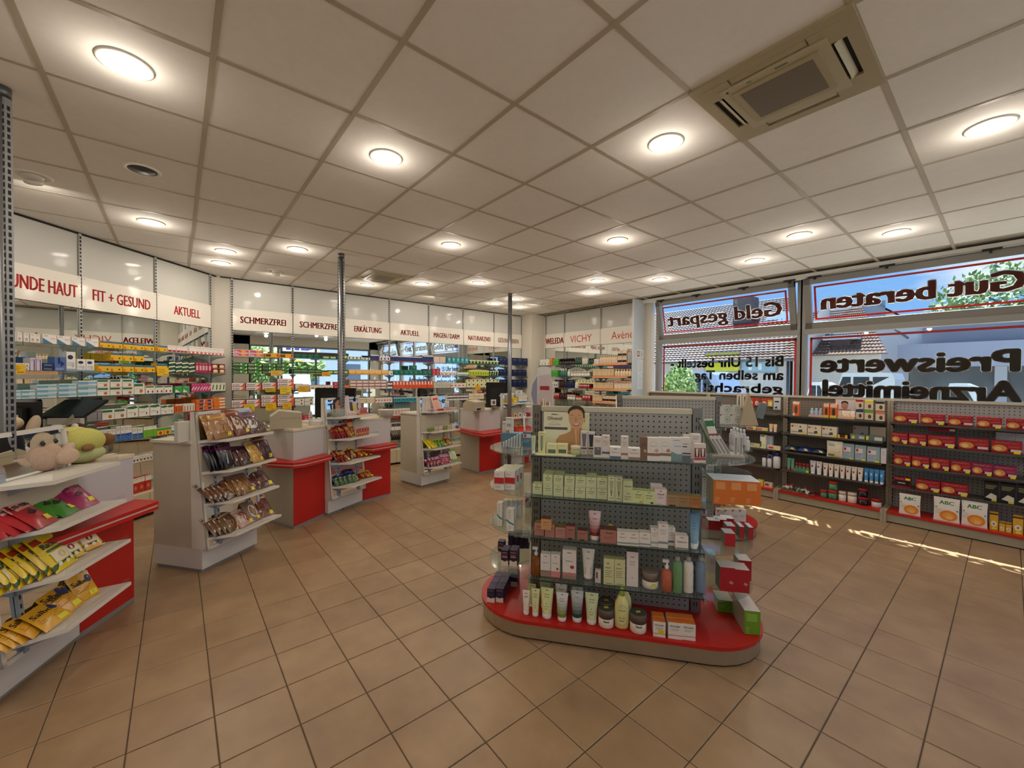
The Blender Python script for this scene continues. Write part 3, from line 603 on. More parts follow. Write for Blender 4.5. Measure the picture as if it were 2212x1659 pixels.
# counter A: front running from stand A to the corner at (290,1298)
c_ = P(290, 1298, 0); l_ = P(172, 1382, 0); dd = (c_-l_).normalized(); nn = Vector((-dd.y, dd.x, 0)); nn = nn if nn.dot(c_) > 0 else -nn
t = thing('counter', 'red-fronted counter at far left behind the stand with plush toys', 'counter')
l2 = l_-dd*.35+nn*.02; l_ = l_+nn*.02; c2_ = c_
po = [(l2.x, l2.y), (c2_.x, c2_.y), ((c2_+nn*.45-dd*.08).x, (c2_+nn*.45-dd*.08).y), ((l2+nn*.5).x, (l2+nn*.5).y)]
ob('body', MB().prism(po, .03, .655, RED).prism(po, .71, 1.01, M('#c6c3c4', .5)), t); ob('plinth', MB().prism(po, 0, .03, M('#8a8580')), t)
pt_ = P(342, 1083, .70); pl = [(l2.x-nn.x*.12, l2.y-nn.y*.12), (pt_.x-dd.x*.03-nn.x*.02, pt_.y-dd.y*.03-nn.y*.02), (pt_.x, pt_.y), ((c2_+nn*.2+dd*.06).x, (c2_+nn*.2+dd*.06).y), ((l2+nn*.2).x, (l2+nn*.2).y)]
ob('red_ledge', MB().prism(pl, .655, .677, RED).prism(pl, .688, .71, RED), t); cx_ = sum(v[0] for v in pl)/5; cy_ = sum(v[1] for v in pl)/5
ob('ledge_stripe', MB().prism([(cx_+(v[0]-cx_)*.985, cy_+(v[1]-cy_)*.985) for v in pl], .676, .689, M('#cdbfb4', .4)), t)
cx_ = sum(v[0] for v in po)/4; cy_ = sum(v[1] for v in po)/4
ob('counter_top', MB().prism([(cx_+(v[0]-cx_)*1.02, cy_+(v[1]-cy_)*1.02) for v in po], 1.01, 1.032, M('#d9cdb2', .3)), t)
counter('red-fronted counter carrying beige printer, between first two beige stands', [(565, 1122), (634, 1144), (705, 1112)], [(578, 998), (633, 1000.5), (658.6, 997.4), (718, 983)])
counter('short red-fronted counter right of the middle post', [(700, 1100), (783, 1086), (843, 1070)], [(780, 966), (804, 967), (858, 958)], 1.045)
counter('curved red-fronted counter in front of the far monitor', [(994, 1012), (1035, 1024), (1080, 1013)], [(994, 927), (1020, 934), (1046, 937.5), (1090, 931)], 1.045, (.645, .70))
counter('farthest red-fronted counter beside the near gondola, mostly hidden', [(1110, 1003), (1133, 1005), (1158, 996)], [(1120, 932), (1135, 933), (1162, 928)], 1.04, (.645, .70))
# ---------------------------------------------------------------- equipment on the counters
def monitor(px0, py0, px1, py1, depth_pt, label, thick=.05, rz=None, tilt=0):
    # slab spanning the pixel box at the distance of depth_pt (world point)
    k = pj(depth_pt)[2]; w = (px1-px0)/FPX*k; h = (py1-py0)/FPX*k
    d0 = ray((px0+px1)/2, (py0+py1)/2); c = EYE+d0*k; t = thing('monitor', label, 'monitor', (c.x, c.y, c.z-h/2-.07), -YAW if rz is None else rz)
    ob('screen_back', MB().box(-w/2, -thick/2, .07, w/2, thick/2, .07+h, BLACK).box(-w*.3, -thick, .07+h*.2, w*.3, -thick/2, .07+h*.8, M('#121213', .5)), t)
    ob('foot', MB().box(-.03, -.01, .0, .03, .03, .1, DARK).box(-.10, -.08, -.0, .10, .08, .012, DARK), t)
    ob('badge', MB().box(w*.05, -thick-.001, .07+h*.45, w*.05+.02, -thick, .07+h*.45+.02, M('#cfcfcf')), t); return t
monitor(683, 838, 768, 902, (-5.35, 1.45, 1.2), 'black monitor seen from behind, behind the woman-face display card')
monitor(1050, 826, 1102, 880, (-5.95, 4.35, 1.2), 'far black monitor seen from behind, left of far post')
monitor(20, 868, 82, 930, (-3.75, -.75, 1.15), 'black monitor at left edge behind the plush toys')
def box_at(nm, cat, lab, px, py, z, sx, sy, sz, rz, builder):
    p = P(px, py, z); t = thing(nm, lab, cat, (p.x, p.y, z), rz); builder(t); return t
def printer(px, py, z, w, rz, lab):
    p = P(px, py, z); t = thing('printer', lab, 'printer', (p.x, p.y, z), rz); s = w/.26; BE = M('#b5a88e', .5); BE2 = M('#bdb7b0', .5)
    ob('body', MB().add([(-.13*s, .0, 0), (.13*s, 0, 0), (.13*s, .28*s, 0), (-.13*s, .28*s, 0), (-.13*s, 0, .15*s), (.13*s, 0, .15*s), (.13*s, .20*s, .18*s), (-.13*s, .20*s, .18*s), (.13*s, .28*s, .12*s), (-.13*s, .28*s, .12*s)],
        [(0, 3, 2, 1), (0, 1, 5, 4), (4, 5, 6, 7), (7, 6, 8, 9), (1, 2, 8, 6, 5), (0, 4, 7, 9, 3), (2, 3, 9, 8)], BE), t)
    ob('paper_slot', MB().box(-.09*s, -.002, .012, .02*s, 0, .038, BLACK), t); ob('seam', MB().box(-.131*s, -.001, .10*s, .131*s, .0, .103*s, M('#7f7662')).box(-.1315*s, 0, .10*s, -.13*s, .2*s, .103*s, M('#7f7662')), t)
printer(650, 921, 1.03, .27, FBs.rz+.75, 'beige receipt printer on the counter behind the gingerbread stand')
printer(1037, 887, 1.045, .24, FD.rz+.05, 'beige receipt printer on the curved far counter')
p = P(698, 917, 1.03); t = thing('card_holder', 'white low cardboard holder with round face cut-out beside printer', 'holder', (p.x, p.y, 1.03), FBs.rz+.25)
ob('tray', MB().box(-.10, 0, 0, .10, .12, .045, M('#d9d0cc', .5)), t); b = MB().box(-.10, .11, .04, -.02, .118, .12, M('#ddd3d0', .5)); b.ell((-.06, .114, .12), (.045, .005, .04), M('#ddd3d0', .5), 12, 6); ob('cut_out', b, t)
ob('face_print', MB().ell((-.06, .1085, .115), (.022, .001, .022), M('#b9b4b0'), 12, 4).ell((-.06, .1075, .085), (.016, .001, .008), DARK, 10, 4), t)
p = P(845, 902, 1.045); t = thing('plastic_tub', 'grey round tub on the counter right of the middle stand', 'tub', (p.x-.12, p.y-.02, 1.045), 0)
ob('tub_body', MB().lathe([(.085, 0), (.10, .08), (.10, .09)], M('#b9b3a6', .4), 20), t); ob('tub_lid', MB().lathe([(.104, .088), (.104, .10), (.02, .103)], M('#cfc8ba', .4), 20), t)
# black angled screen with light base behind the plush toys
p = P(150, 945, 1.0); t = thing('reading_screen', 'black tilted screen with pale grey base on left counter', 'screen', (p.x, p.y, 1.03), -YAW+.1)
mx = Matrix.Translation((0, .05, .22)) @ Matrix.Rotation(math.radians(-62), 4, 'X')
ob('screen', MB().box(-.20, -.012, -.13, .17, .012, .17, BLACK, mx=mx), t); ob('base', MB().box(-.10, -.09, .10, .17, -.05, .155, M('#b4aca4', .5)).box(-.05, -.05, 0, .05, .03, .14, M('#8d8781', .5)), t)
t = thing('paper_stack', 'stack of white forms with red lines behind left monitor', 'papers', (p.x-.16, p.y-.28, 1.032), -YAW)
for k in range(4): ob('sheet_pad', MB().box(-.09, -.06, k*.035, .09, .06, k*.035+.03, M('#ded6d0', .6)).box(-.091, -.061, k*.035+.012, .09, -.06, k*.035+.018, M('#a84a52')), t)
# leaflets on the stand lid beside the gingerbread stand
a = P(400, 955, 1.052); t = thing('leaflet_holder', 'white leaflet holder with green-yellow leaflet on beige stand', 'holder', (a.x-.02, a.y+.0, 1.052), FBs.rz-.2)
ob('holder_back', MB().box(-.05, .0, 0, .05, .05, .16, M('#d8d3c4', .5)), t); ob('leaflet', MB().box(.053, -.03, 0, .068, .05, .15, M('#99a02a', .5)), t)
a = P(958, 905, 1.085)
# ---------------------------------------------------------------- product makers (meshes are shared between alike pieces)
_C = {}
def put_decals(b, w, h, dec, fn, x0=None):
    for n_, q in enumerate(dec):
        k = q[0]; e = .0005+.0002*n_
        def f(u, v, e=e): 
            return fn(u, v, e)
        if k == 'r':
            _, a, c, g, i, hx = q; nx = 4 if w*(g-a) > .05 else 1; nz_ = 3 if h*(i-c) > .05 else 1
            if not getattr(b, 'curved', False): nx = nz_ = 1
            v = [f(a+(g-a)*x/nx, c+(i-c)*z/nz_) for z in range(nz_+1) for x in range(nx+1)]
            b.add(v, [(z*(nx+1)+x, z*(nx+1)+x+1, (z+1)*(nx+1)+x+1, (z+1)*(nx+1)+x) for z in range(nz_) for x in range(nx)], M(hx, .45))
        elif k == 'e':
            _, cx, cz, rx, rz_, hx = q; v = [f(cx+rx*math.cos(6.2832*j/12), cz+rz_*math.sin(6.2832*j/12)) for j in range(12)]; b.add(v, [tuple(range(12))], M(hx, .45))
        elif k == 'p':
            v = [f(x, z) for x, z in q[1]]; b.add(v, [tuple(range(len(v)))], M(q[2], .45))
        elif k == 'l':
            _, a, c, g, n, hx = q
            for j in range(n):
                z1 = c-j*.075; L = (g-a)*(1-.35*((j*37) % 5)/5); b.add([f(a, z1-.022), f(a+L, z1-.022), f(a+L, z1), f(a, z1)], [(0, 1, 2, 3)], M(hx, .5))
        elif k == 't':
            _, st, x, z, wf, hf, hx = q[:7]; bo = q[7] if len(q) > 7 else .01
            v, fc, tw = txt(st); sc = hf*h/.70; sxx = wf*w/tw
            for dd in ((-1, 0, 1) if bo >= .02 else (0,)): b.add([f(x+(p_[0]*sxx+dd*bo*sc*.7)/w, z+p_[1]*sc/h) for p_ in v], fc, M(hx, .5))
def carton(w, d, h, col, dec=(), top=None, side=None):
    key = ('c', round(w, 3), round(d, 3), round(h, 3), col, dec, top, side)
    if key in _C: return _C[key]
    b = MB(); mt = M(col, .45); x = w/2
    v = [(-x, 0, 0), (x, 0, 0), (x, d, 0), (-x, d, 0), (-x, 0, h), (x, 0, h), (x, d, h), (-x, d, h)]
    b.add(v, [(0, 1, 5, 4), (0, 3, 2, 1), (2, 3, 7, 6)], mt); b.add(v, [(4, 5, 6, 7)], M(top or col, .45)); b.add(v, [(1, 2, 6, 5), (3, 0, 4, 7)], M(side or col, .45))
    put_decals(b, w, h, dec, lambda u, z, e: (-x+u*w, -e, z*h)); _C[key] = b.mesh('carton'); return _C[key]
def tube(w, h, col, cap='#e8e2da', dec=(), col2=None):
    key = ('t', round(w, 3), round(h, 3), col, cap, dec, col2)
    if key in _C: return _C[key]
    b = MB(); r = w*.36; hc = h*.16; seg = 16; n = 7
    def ring(t):            # t 0 at cap, 1 at crimp
        ry = r*(1-t)**.8+.0012; rx = r+(w/2-r)*t; return rx, ry
    def surf(u, z, e): 
        t = max(0, min(1, (z*h-hc)/(h-hc))) if z*h > hc else 0
        rx, ry = ring(t); s = (u-.5)*2; s = max(-.97, min(.97, s)); return (rx*s, -ry*math.sqrt(max(0, 1-s*s))-e, z*h)
    b.lathe([(r*.93, 0), (r*.97, .002), (r*1.0, hc)], M(cap, .35), seg)
    cols = [col]*n
    v = []; 
    for j in range(n+1):
        rx, ry = ring(j/n)
        for k in range(seg): a = 6.28318*k/seg; v.append((rx*math.cos(a), ry*math.sin(a), hc+(h-hc)*j/n))
    c2_ = lin(col2) if col2 else None; c1_ = lin(col)
    for j in range(n):
        mt = M(col, .35) if not c2_ else M(tuple(round(c1_[i]+(c2_[i]-c1_[i])*min(1, j/(n-2)), 3) for i in range(3)), .35)
        b.add(v, [(j*seg+k, j*seg+(k+1) % seg, (j+1)*seg+(k+1) % seg, (j+1)*seg+k) for k in range(seg)], mt, True)
    b.curved = True; put_decals(b, w, h, dec, surf); _C[key] = b.mesh('tube'); return _C[key]
def jar(w, h, col, lid, dec=(), lidh=.38):
    key = ('j', round(w, 3), round(h, 3), col, lid, dec, lidh)
    if key in _C: return _C[key]
    b = MB(); r = w/2; hl = h*(1-lidh); b.lathe([(r*.9, 0), (r*.97, h*.04), (r*.97, hl)], M(col, .3), 20)
    b.lathe([(r, hl-.001), (r, h-.003), (r*.95, h)], M(lid, .35, .2), 20)
    b.curved = True; put_decals(b, w, h, dec, lambda u, z, e: ((r*.97+e)*math.sin((u-.5)*2.6), -(r*.97+e)*math.cos((u-.5)*2.6), z*h)); _C[key] = b.mesh('jar'); return _C[key]
def bottle(w, h, col, cap, dec=(), kind='cap'):
    key = ('b', round(w, 3), round(h, 3), col, cap, dec, kind)
    if key in _C: return _C[key]
    b = MB(); r = w/2; c = M(cap, .3)
    if kind == 'cap': b.lathe([(r*.92, 0), (r, h*.03), (r, h*.68), (r*.55, h*.78)], M(col, .3), 16); b.lathe([(r*.6, h*.77), (r*.6, h*.99), (r*.5, h)], c, 14)
    elif kind == 'spray': b.lathe([(r*.95, 0), (r, h*.02), (r, h*.78), (r*.8, h*.85), (r*.55, h*.88)], M(col, .3), 18); b.lathe([(r*.55, h*.87), (r*.5, h*.99), (r*.4, h)], c, 14)
    elif kind == 'pump':
        b.lathe([(r*.95, 0), (r, h*.02), (r, h*.62), (r*.5, h*.70)], M(col, .15, alpha=.85), 18); b.lathe([(r*.4, h*.69), (r*.4, h*.80), (r*.18, h*.81), (r*.18, h*.92)], c, 12); b.box(-r*.8, -r*.25, h*.91, r*.35, r*.25, h, c)
    elif kind == 'flat': b.lathe([(r*.75, 0), (r*.9, h*.03), (r, h*.35), (r*.92, h*.62), (r*.45, h*.80), (r*.33, h*.82)], M(col, .25), 20, sy=.6); b.lathe([(r*.34, h*.81), (r*.32, h*.93), (r*.2, h)], c, 14)
    elif kind == 'can': b.lathe([(r*.93, 0), (r, h*.03), (r, h*.6)], M(col, .3), 14); b.lathe([(r*.98, h*.6), (r*.98, h*.97), (r*.9, h)], c, 14)
    sy = .6 if kind == 'flat' else 1
    b.curved = True; put_decals(b, w, h, dec, lambda u, z, e: ((r+e)*math.sin((u-.5)*2.4), -(r*sy+e)*math.cos((u-.5)*2.4), z*h)); _C[key] = b.mesh('bottle'); return _C[key]
def bag(w, h, col, dec=(), th=.03, band=None, clear=None):
    """pouch of sweets, lying in its own plane: x width, z height, thickness along y; front is -y"""
    key = ('g', round(w, 3), round(h, 3), col, dec, th, band, clear)
    if key in _C: return _C[key]
    b = MB(); nx, nz_ = 8, 8; rr = random.Random(int(w*1e4)+len(dec)); jit = [[rr.uniform(-.12, .12) for _ in range(nx+1)] for _ in range(nz_+1)]
    def th_(u, v):
        q = max(0, math.sin(math.pi*min(1, max(0, u))))**.55*max(0, math.sin(math.pi*min(1, max(0, (v-.04)/.86))))**.6; return th/2*q+.0008
    for sg in (-1, 1):
        v = []
        for j in range(nz_+1):
            for i in range(nx+1):
                u, t = i/nx, j/nz_; x = (u-.5)*w*(1-.05*math.sin(math.pi*t)); v.append((x, sg*th_(u, t)*(1+jit[j][i]), t*h))
        b.add(v, [((j*(nx+1)+i, j*(nx+1)+i+1, (j+1)*(nx+1)+i+1, (j+1)*(nx+1)+i) if sg < 0 else (j*(nx+1)+i, (j+1)*(nx+1)+i, (j+1)*(nx+1)+i+1, j*(nx+1)+i+1)) for j in range(nz_) for i in range(nx)], M(col, .22, spec=.6), True)
    b.curved = True
    put_decals(b, w, h, dec, lambda u, z, e: ((u-.5)*w*(1-.05*math.sin(math.pi*z)), -th_(u, z)*1.13-e, z*h)); _C[key] = b.mesh('bag'); return _C[key]
NOUN = {'carton': ('medicine_box', 'box'), 'tube': ('tube', 'tube'), 'jar': ('jar', 'jar'), 'bottle': ('bottle', 'bottle'), 'bag': ('sweets_bag', 'bag')}
def prod(mesh, kind, label, loc, rot, group=None, name=None, cat=None):
    nm, ct = NOUN[kind]; o = ob(name or nm, mesh, None, loc, rot); return tag(o, label, cat or ct, group)
GREYL = '#8d8a88'
def PX(px_, k): return px_/FPX*k
# style table: name -> maker(w, h) for boxes on the walls
def S(name, w, h, d):
    L = lambda hx: ('l', .12, .80, .8, 2, hx)
    C = {
     'swirl': lambda: carton(w, d, h, '#e4dfd5', (('l', .15, .88, .8, 2, '#8a9a94'), ('e', .45, .28, .22, .16, '#8e4f3c'), ('e', .42, .25, .14, .09, '#e4dfd5'))),
     'bluetri': lambda: carton(w, d, h, '#e8e1da', (('p', ((0, 0), (.75, 0), (0, .6)), '#3d7496'), ('t', 'ARTE', .08, .76, .3, .14, '#7a2c35'), ('l', .55, .62, .95, 2, '#b24a54'))),
     'yellow': lambda: carton(w, d, h, '#eab51e', (('r', 0, .72, 1, 1, '#1f5f84'), ('l', .08, .93, .8, 1, '#cfe0e8'), ('e', .12, .2, .1, .2, '#d8701e'), ('e', .75, .3, .08, .12, '#3c4a20')), top='#2a6a8c'),
     'whitered': lambda: carton(w, d, h, '#ebe4dc', (('r', 0, 0, 1, .3, '#d2402e'), ('l', .2, .85, .85, 2, '#777'), ('e', .5, .15, .3, .12, '#f0ece6'))),
     'whitewine': lambda: carton(w, d, h, '#e9e0d8', (('r', 0, 0, 1, .35, '#7a1e26'), ('l', .2, .85, .85, 3, '#b9a')), ) if False else carton(w, d, h, '#e9e0d8', (('r', .05, .05, .95, .33, '#a3262e'), ('l', .2, .85, .85, 2, '#888880'))),
     'mauve': lambda: carton(w, d, h, '#cfc5d6', (('r', .6, 0, .8, .9, '#7a4a6a'), ('l', .1, .9, .5, 3, '#5a4a6a'))),
     'navy': lambda: carton(w, d, h, '#1d2f5e', (('t', 'vomex', .1, .35, .7, .3, '#dfe4ee'),)),
     'bluearrow': lambda: carton(w, d, h, '#4a6aa6', (('p', ((.55, .3), (.55, .75), (.95, .52)), '#14286a'), ('r', .3, .5, .5, .95, '#20283e'), ('l', .1, .2, .9, 2, '#dbe2ee'))),
     'oval': lambda: carton(w, d, h, '#e6e4de', (('e', .42, .72, .32, .12, '#20304e'), ('l', .1, .45, .9, 3, '#9aa0a6'), ('e', .7, .3, .18, .12, '#b9bec4'), ('r', 0, 0, 1, .12, '#8fa0b4'))),
     'dkgreen': lambda: carton(w, d, h, '#1c4427', (('p', ((0, .15), (1, .45), (1, .75), (0, .5)), '#dfe6cf'), ('l', .2, .92, .8, 1, '#e8efe0'))),
     'pinkred': lambda: carton(w, d, h, '#a52f4c', (('r', .15, .25, .85, .7, '#dfa9b4'), ('l', .2, .9, .8, 1, '#f0d8da'))),
     'redyel': lambda: carton(w, d, h, '#7e1b2c', (('e', .5, .5, .38, .3, '#e8dcc4'), ('r', .1, .05, .9, .22, '#e3b32c'))),
     'ltblue': lambda: carton(w, d, h, '#d9e4e6', (('r', 0, .25, .55, .8, '#6fa3b6'), ('r', .55, .35, 1, .8, '#8cb6c2'), ('l', .1, .2, .9, 1, '#9aa'))),
     'whgreen': lambda: carton(w, d, h, '#e4ded2', (('r', 0, .72, .85, .95, '#2c6a3e'), ('e', .65, .28, .16, .18, '#b86d3a'), ('l', .1, .55, .9, 1, '#888'))),
     'whgreen2': lambda: carton(w, d, h, '#e4ded2', (('p', ((0, .9), (.8, .98), (1, .8), (.5, .7), (0, .75)), '#2c6a3e'), ('e', .7, .25, .05, .14, '#444a3a'), ('l', .1, .45, .6, 2, '#9a9a90'))),
     'whberry': lambda: carton(w, d, h, '#e4ded2', (('r', 0, .78, .9, .95, '#2c6a3e'), ('e', .25, .25, .1, .16, '#8e2028'), ('e', .75, .25, .1, .16, '#a52a30'))),
     'green': lambda: carton(w, d, h, '#3f9a4e', (('p', ((0, 0), (.7, 0), (.1, .5)), '#dfe8d4'), ('l', .2, .8, .9, 1, '#dff0df'))),
     'magenta': lambda: carton(w, d, h, '#c03a72', (('p', ((0, .1), (1, .5), (1, .7), (0, .3)), '#f0cbd8'), ('l', .2, .92, .8, 1, '#f6dde6')), side='#7c2449'),
     'blackfig': lambda: carton(w, d, h, '#dfe3c4', (('p', ((.3, .1), (.6, .15), (.75, .7), (.5, .85)), '#1c1e1c'), ('l', .1, .95, .9, 1, '#778'))),
     'greybx': lambda: carton(w, d, h, '#8f8e8e', (('l', .2, .3, .8, 2, '#55565a'),)),
     'orange': lambda: carton(w, d, h, '#dd6a2c', (('p', ((.3, .1), (.6, .15), (.55, .75), (.35, .8)), '#1e1e1c'), ('r', 0, .85, 1, 1, '#e9d8c4')) , ),
     'orwhite': lambda: carton(w, d, h, '#e2d6c8', (('p', ((.35, .15), (.6, .2), (.6, .8), (.4, .75)), '#1e1e1c'), ('r', 0, 0, 1, .12, '#dd6a2c'))),
     'orblue': lambda: carton(w, d, h, '#dd6a2c', (('r', .4, .3, .9, .8, '#24446e'), ('r', .9, .1, 1, .9, '#f0e2d2'))),
     'orstack': lambda: carton(w, d, h, '#e07828', (('r', .5, .25, 1, .75, '#efe0c8'), ('l', .1, .8, .4, 1, '#f0d0b0'))),
     'teal': lambda: carton(w, d, h, '#e2ddd6', (('r', 0, 0, 1, .52, '#1c7c92'), ('r', 0, .52, 1, .58, '#8a2a62'), ('l', .15, .9, .85, 2, '#777'))),
     'bluewave': lambda: carton(w, d, h, '#e2ddd6', (('r', 0, 0, 1, .5, '#24539a'), ('e', .5, .2, .38, .14, '#5b8ac4'), ('e', .5, .2, .24, .08, '#24539a'), ('l', .15, .9, .85, 3, '#777'))),
     'grnbox': lambda: carton(w, d, h, '#6fae2e', (('r', 0, .68, 1, 1, '#e6e2d6'), ('l', .15, .92, .85, 1, '#667'))),
     'fruit': lambda: carton(w, d, h, '#e0b628', (('r', 0, .7, 1, 1, '#2f9a72'), ('e', .5, .3, .22, .24, '#b4242a'))),
     'tealwhite': lambda: carton(w, d, h, '#dfe2dc', (('r', 0, .1, 1, .4, '#3d9a90'), ('l', .15, .9, .85, 2, '#888'))),
     'heartred': lambda: carton(w, d, h, '#b92d1e', (('r', 0, .68, 1, 1, '#e6ded0'), ('e', .5, .35, .24, .14, '#d9694a'), ('l', .15, .92, .85, 1, '#776'))),
     'brownsw': lambda: carton(w, d, h, '#e0d8cc', (('e', .5, .4, .3, .2, '#6a4a3a'), ('l', .1, .9, .9, 1, '#888'))),
     'doc': lambda: carton(w, d, h, '#e8dcd6', (('r', .04, .12, .98, .88, '#c0305a'), ('t', 'doc', .08, .25, .3, .5, '#efe6e4', .05), ('r', .45, .15, .9, .85, '#e07848'), ('e', .65, .5, .1, .3, '#e9a060'))),
     'yelor': lambda: carton(w, d, h, '#e0a026', (('r', .04, .2, .4, .85, '#1e1c1a'), ('l', .08, .7, .36, 2, '#e8e0d0'), ('e', .9, .5, .08, .4, '#c43a24'))),
     'kytta': lambda: carton(w, d, h, '#2a5a22', (('t', 'Kytta', .04, .25, .4, .5, '#d9dcc4', .03), ('e', .55, .5, .07, .3, '#c9d0b4'), ('p', ((.78, .1), (.98, .1), (.98, .7)), '#d4d4a0'), ('r', .62, .05, .78, .95, '#2e8a2c'))),
     'grstripe': lambda: carton(w, d, h, '#164b32', (('r', .0, .08, 1, .30, '#b9c46a'), ('l', .1, .8, .9, 2, '#8fb49a'))),
     'dkgr2': lambda: carton(w, d, h, '#12503a', (('l', .1, .8, .9, 2, '#7fb09a'), ('r', .1, .15, .7, .3, '#2f7a5a'))),
     'gryel': lambda: carton(w, d, h, '#2a6a3c', (('r', .1, .3, .9, .75, '#d8d690'), ('l', .2, .65, .8, 1, '#8a7a3a'))),
     'grwhite': lambda: carton(w, d, h, '#e6e2d8', (('e', .5, .6, .2, .3, '#1f2f3a'), ('r', 0, 0, 1, .25, '#4a8a50'))),
     'navyred': lambda: carton(w, d, h, '#27366e', (('r', 0, .8, 1, 1, '#ded8d2'), ('r', 0, 0, 1, .14, '#8a2030'), ('e', .5, .75, .15, .15, '#131a34'))),
     'bluewhite': lambda: carton(w, d, h, '#e6dfd8', (('e', .5, .5, .22, .3, '#2c4a8a'), ('r', 0, 0, 1, .15, '#c9604a'))),
     'pinkflat': lambda: carton(w, d, h, '#e2c6b8', (('l', .1, .8, .9, 2, '#a4604a'),)),
     'tealcr': lambda: carton(w, d, h, '#26858c', (('e', .5, .6, .24, .26, '#8cc9cc'), ('e', .45, .85, .15, .1, '#b94a6a'), ('l', .1, .25, .9, 1, '#d8eeee'))),
     'gryel2': lambda: carton(w, d, h, '#2c5426', (('r', 0, .7, 1, 1, '#d9d3a6'), ('e', .5, .4, .16, .24, '#e6e8d0'))),
     'navyb': lambda: carton(w, d, h, '#182048', (('l', .15, .8, .85, 3, '#6f7aa8'),)),
     'orcream': lambda: carton(w, d, h, '#efc88a', (('r', 0, 0, 1, .35, '#eaa032'), ('l', .15, .8, .85, 2, '#b87a4a'))),
     'whsmall': lambda: carton(w, d, h, '#e6e0d6', (('l', .2, .75, .8, 2, '#8a8a88'), ('e', .7, .3, .12, .2, '#6a6a60'))),
     'tealgr': lambda: carton(w, d, h, '#1e6a58', (('l', .1, .85, .9, 1, '#8fc4b0'), ('e', .5, .35, .35, .2, '#0f4a40'), ('e', .6, .45, .2, .12, '#5fa08a'))),
     'redbx': lambda: carton(w, d, h, '#b53040', (('l', .2, .8, .85, 2, '#f0d0d0'), ('e', .5, .35, .2, .15, '#e8a0a0'))),
     'whor': lambda: carton(w, d, h, '#e8e0d4', (('e', .5, .35, .35, .2, '#c9703a'), ('l', .15, .85, .85, 1, '#b44'))),
     'ylgreen': lambda: carton(w, d, h, '#b4c42a', (('r', 0, .85, 1, 1, '#dfe0b4'), ('e', .55, .4, .16, .24, '#2f4a24'))),
     'dgwhite': lambda: carton(w, d, h, '#1f3a26', (('p', ((.2, .1), (.5, .1), (.8, .9), (.5, .9)), '#c9d8a0'), ('r', 0, .85, 1, 1, '#d8d8c0'))),
     'swoosh': lambda: carton(w, d, h, '#e6d8d2', (('p', ((.6, 0), (1, 0), (1, 1), (.9, .9), (.8, .4)), '#d8583a'), ('r', 0, 0, .6, .12, '#6a2a34'), ('e', .12, .5, .04, .2, '#8a2a3a'), ('r', .2, .38, .6, .58, '#6f6a80')), side='#c9502e'),
     'whdots': lambda: carton(w, d, h, '#dcd8ca', (('r', 0, .1, .6, .22, '#7aa08a'), ('e', .72, .5, .1, .3, '#8a3a34'), ('l', .1, .8, .5, 1, '#777'))),
     'grid': lambda: carton(w, d, h, '#c8c6b4', (('l', .1, .8, .9, 3, '#7f8a78'),)),
     'tubpink': lambda: carton(w, d, h, '#ecd4ca', (('r', 0, .6, 1, .92, '#6a4a46'), ('l', .1, .82, .9, 1, '#d8c0b8'), ('r', .85, .1, 1, .4, '#c9504a'))),
     'whblack': lambda: carton(w, d, h, '#e8e0d8', (('r', 0, .5, 1, .95, '#4a4652'), ('e', .6, .25, .1, .12, '#999'))),
     'orred': lambda: carton(w, d, h, '#dd4f1e', (('p', ((.15, .5), (.85, .45), (.5, 1), (.15, 1)), '#ecd4c4'), ('p', ((.3, .4), (.8, .7), (.7, .5)), '#7a1c14'))),
     'creamgr': lambda: carton(w, d, h, '#dfdaa8', (('e', .5, .7, .22, .18, '#2c3e20'), ('l', .15, .4, .85, 2, '#9aa05a'))),
     'pinkred2': lambda: carton(w, d, h, '#e8dcd0', (('r', 0, .35, .5, .6, '#b9403a'), ('l', .1, .85, .9, 1, '#888'))),
     'tealblue': lambda: carton(w, d, h, '#2f8a9a', (('e', .5, .5, .15, .2, '#0f3a4a'), ('r', 0, .85, 1, 1, '#d8e0dc'))),
     'cream3': lambda: carton(w, d, h, '#e4d6b8', (('r', 0, .1, 1, .2, '#b88a4a'), ('l', .1, .8, .9, 1, '#a08a6a'))),
     'grtop': lambda: carton(w, d, h, '#5f7a78', (('l', .3, .8, .8, 3, '#c9d0cc'),)),
     'whred2': lambda: carton(w, d, h, '#e2dcd2', (('r', .2, .1, .45, .8, '#b44a3a'), ('r', .6, .1, .8, .8, '#c98a7a'))),
     'jarbr': lambda: jar(w, h, '#2c1c1c', '#1a1416', (('r', .2, .2, .8, .5, '#b9a8a0'),)),
     'botgr': lambda: bottle(w, h, '#1e4a34', '#16382a', (('r', .2, .2, .8, .55, '#a8c0a0'),)),
     'botwh': lambda: bottle(w, h, '#dcd6c8', '#c8c0b0', (('r', .2, .2, .8, .5, '#a89c88'), ('l', .25, .45, .75, 2, '#6a6256'))),
     'botsil': lambda: bottle(w, h, '#b4b0a8', '#8f8b86', (('l', .25, .45, .75, 2, '#5a5650'),), 'spray'),
     'botteal': lambda: bottle(w, h, '#3c7a6c', '#e6e2da', (('r', .2, .2, .8, .5, '#b8d0c4'),), 'pump'),
     'botbr': lambda: bottle(w, h, '#3c1812', '#1c1010', (('r', .15, .2, .85, .5, '#8a4a34'),)),
     'jarwh': lambda: jar(w, h, '#e2dcd0', '#d8d0c4', (('l', .25, .45, .75, 2, '#7a7a74'),)),
     'jarred': lambda: jar(w, h, '#c9b8a4', '#c43424', ()),
     'beige': lambda: carton(w, d, h, '#d9bf96', (('l', .15, .85, .85, 3, '#9a7a54'), ('r', 0, 0, 1, .1, '#b98a5a'))),
     'beige2': lambda: bottle(w, h, '#e2cfae', '#d4b48a', (('l', .25, .45, .75, 2, '#8a6a4a'),)),
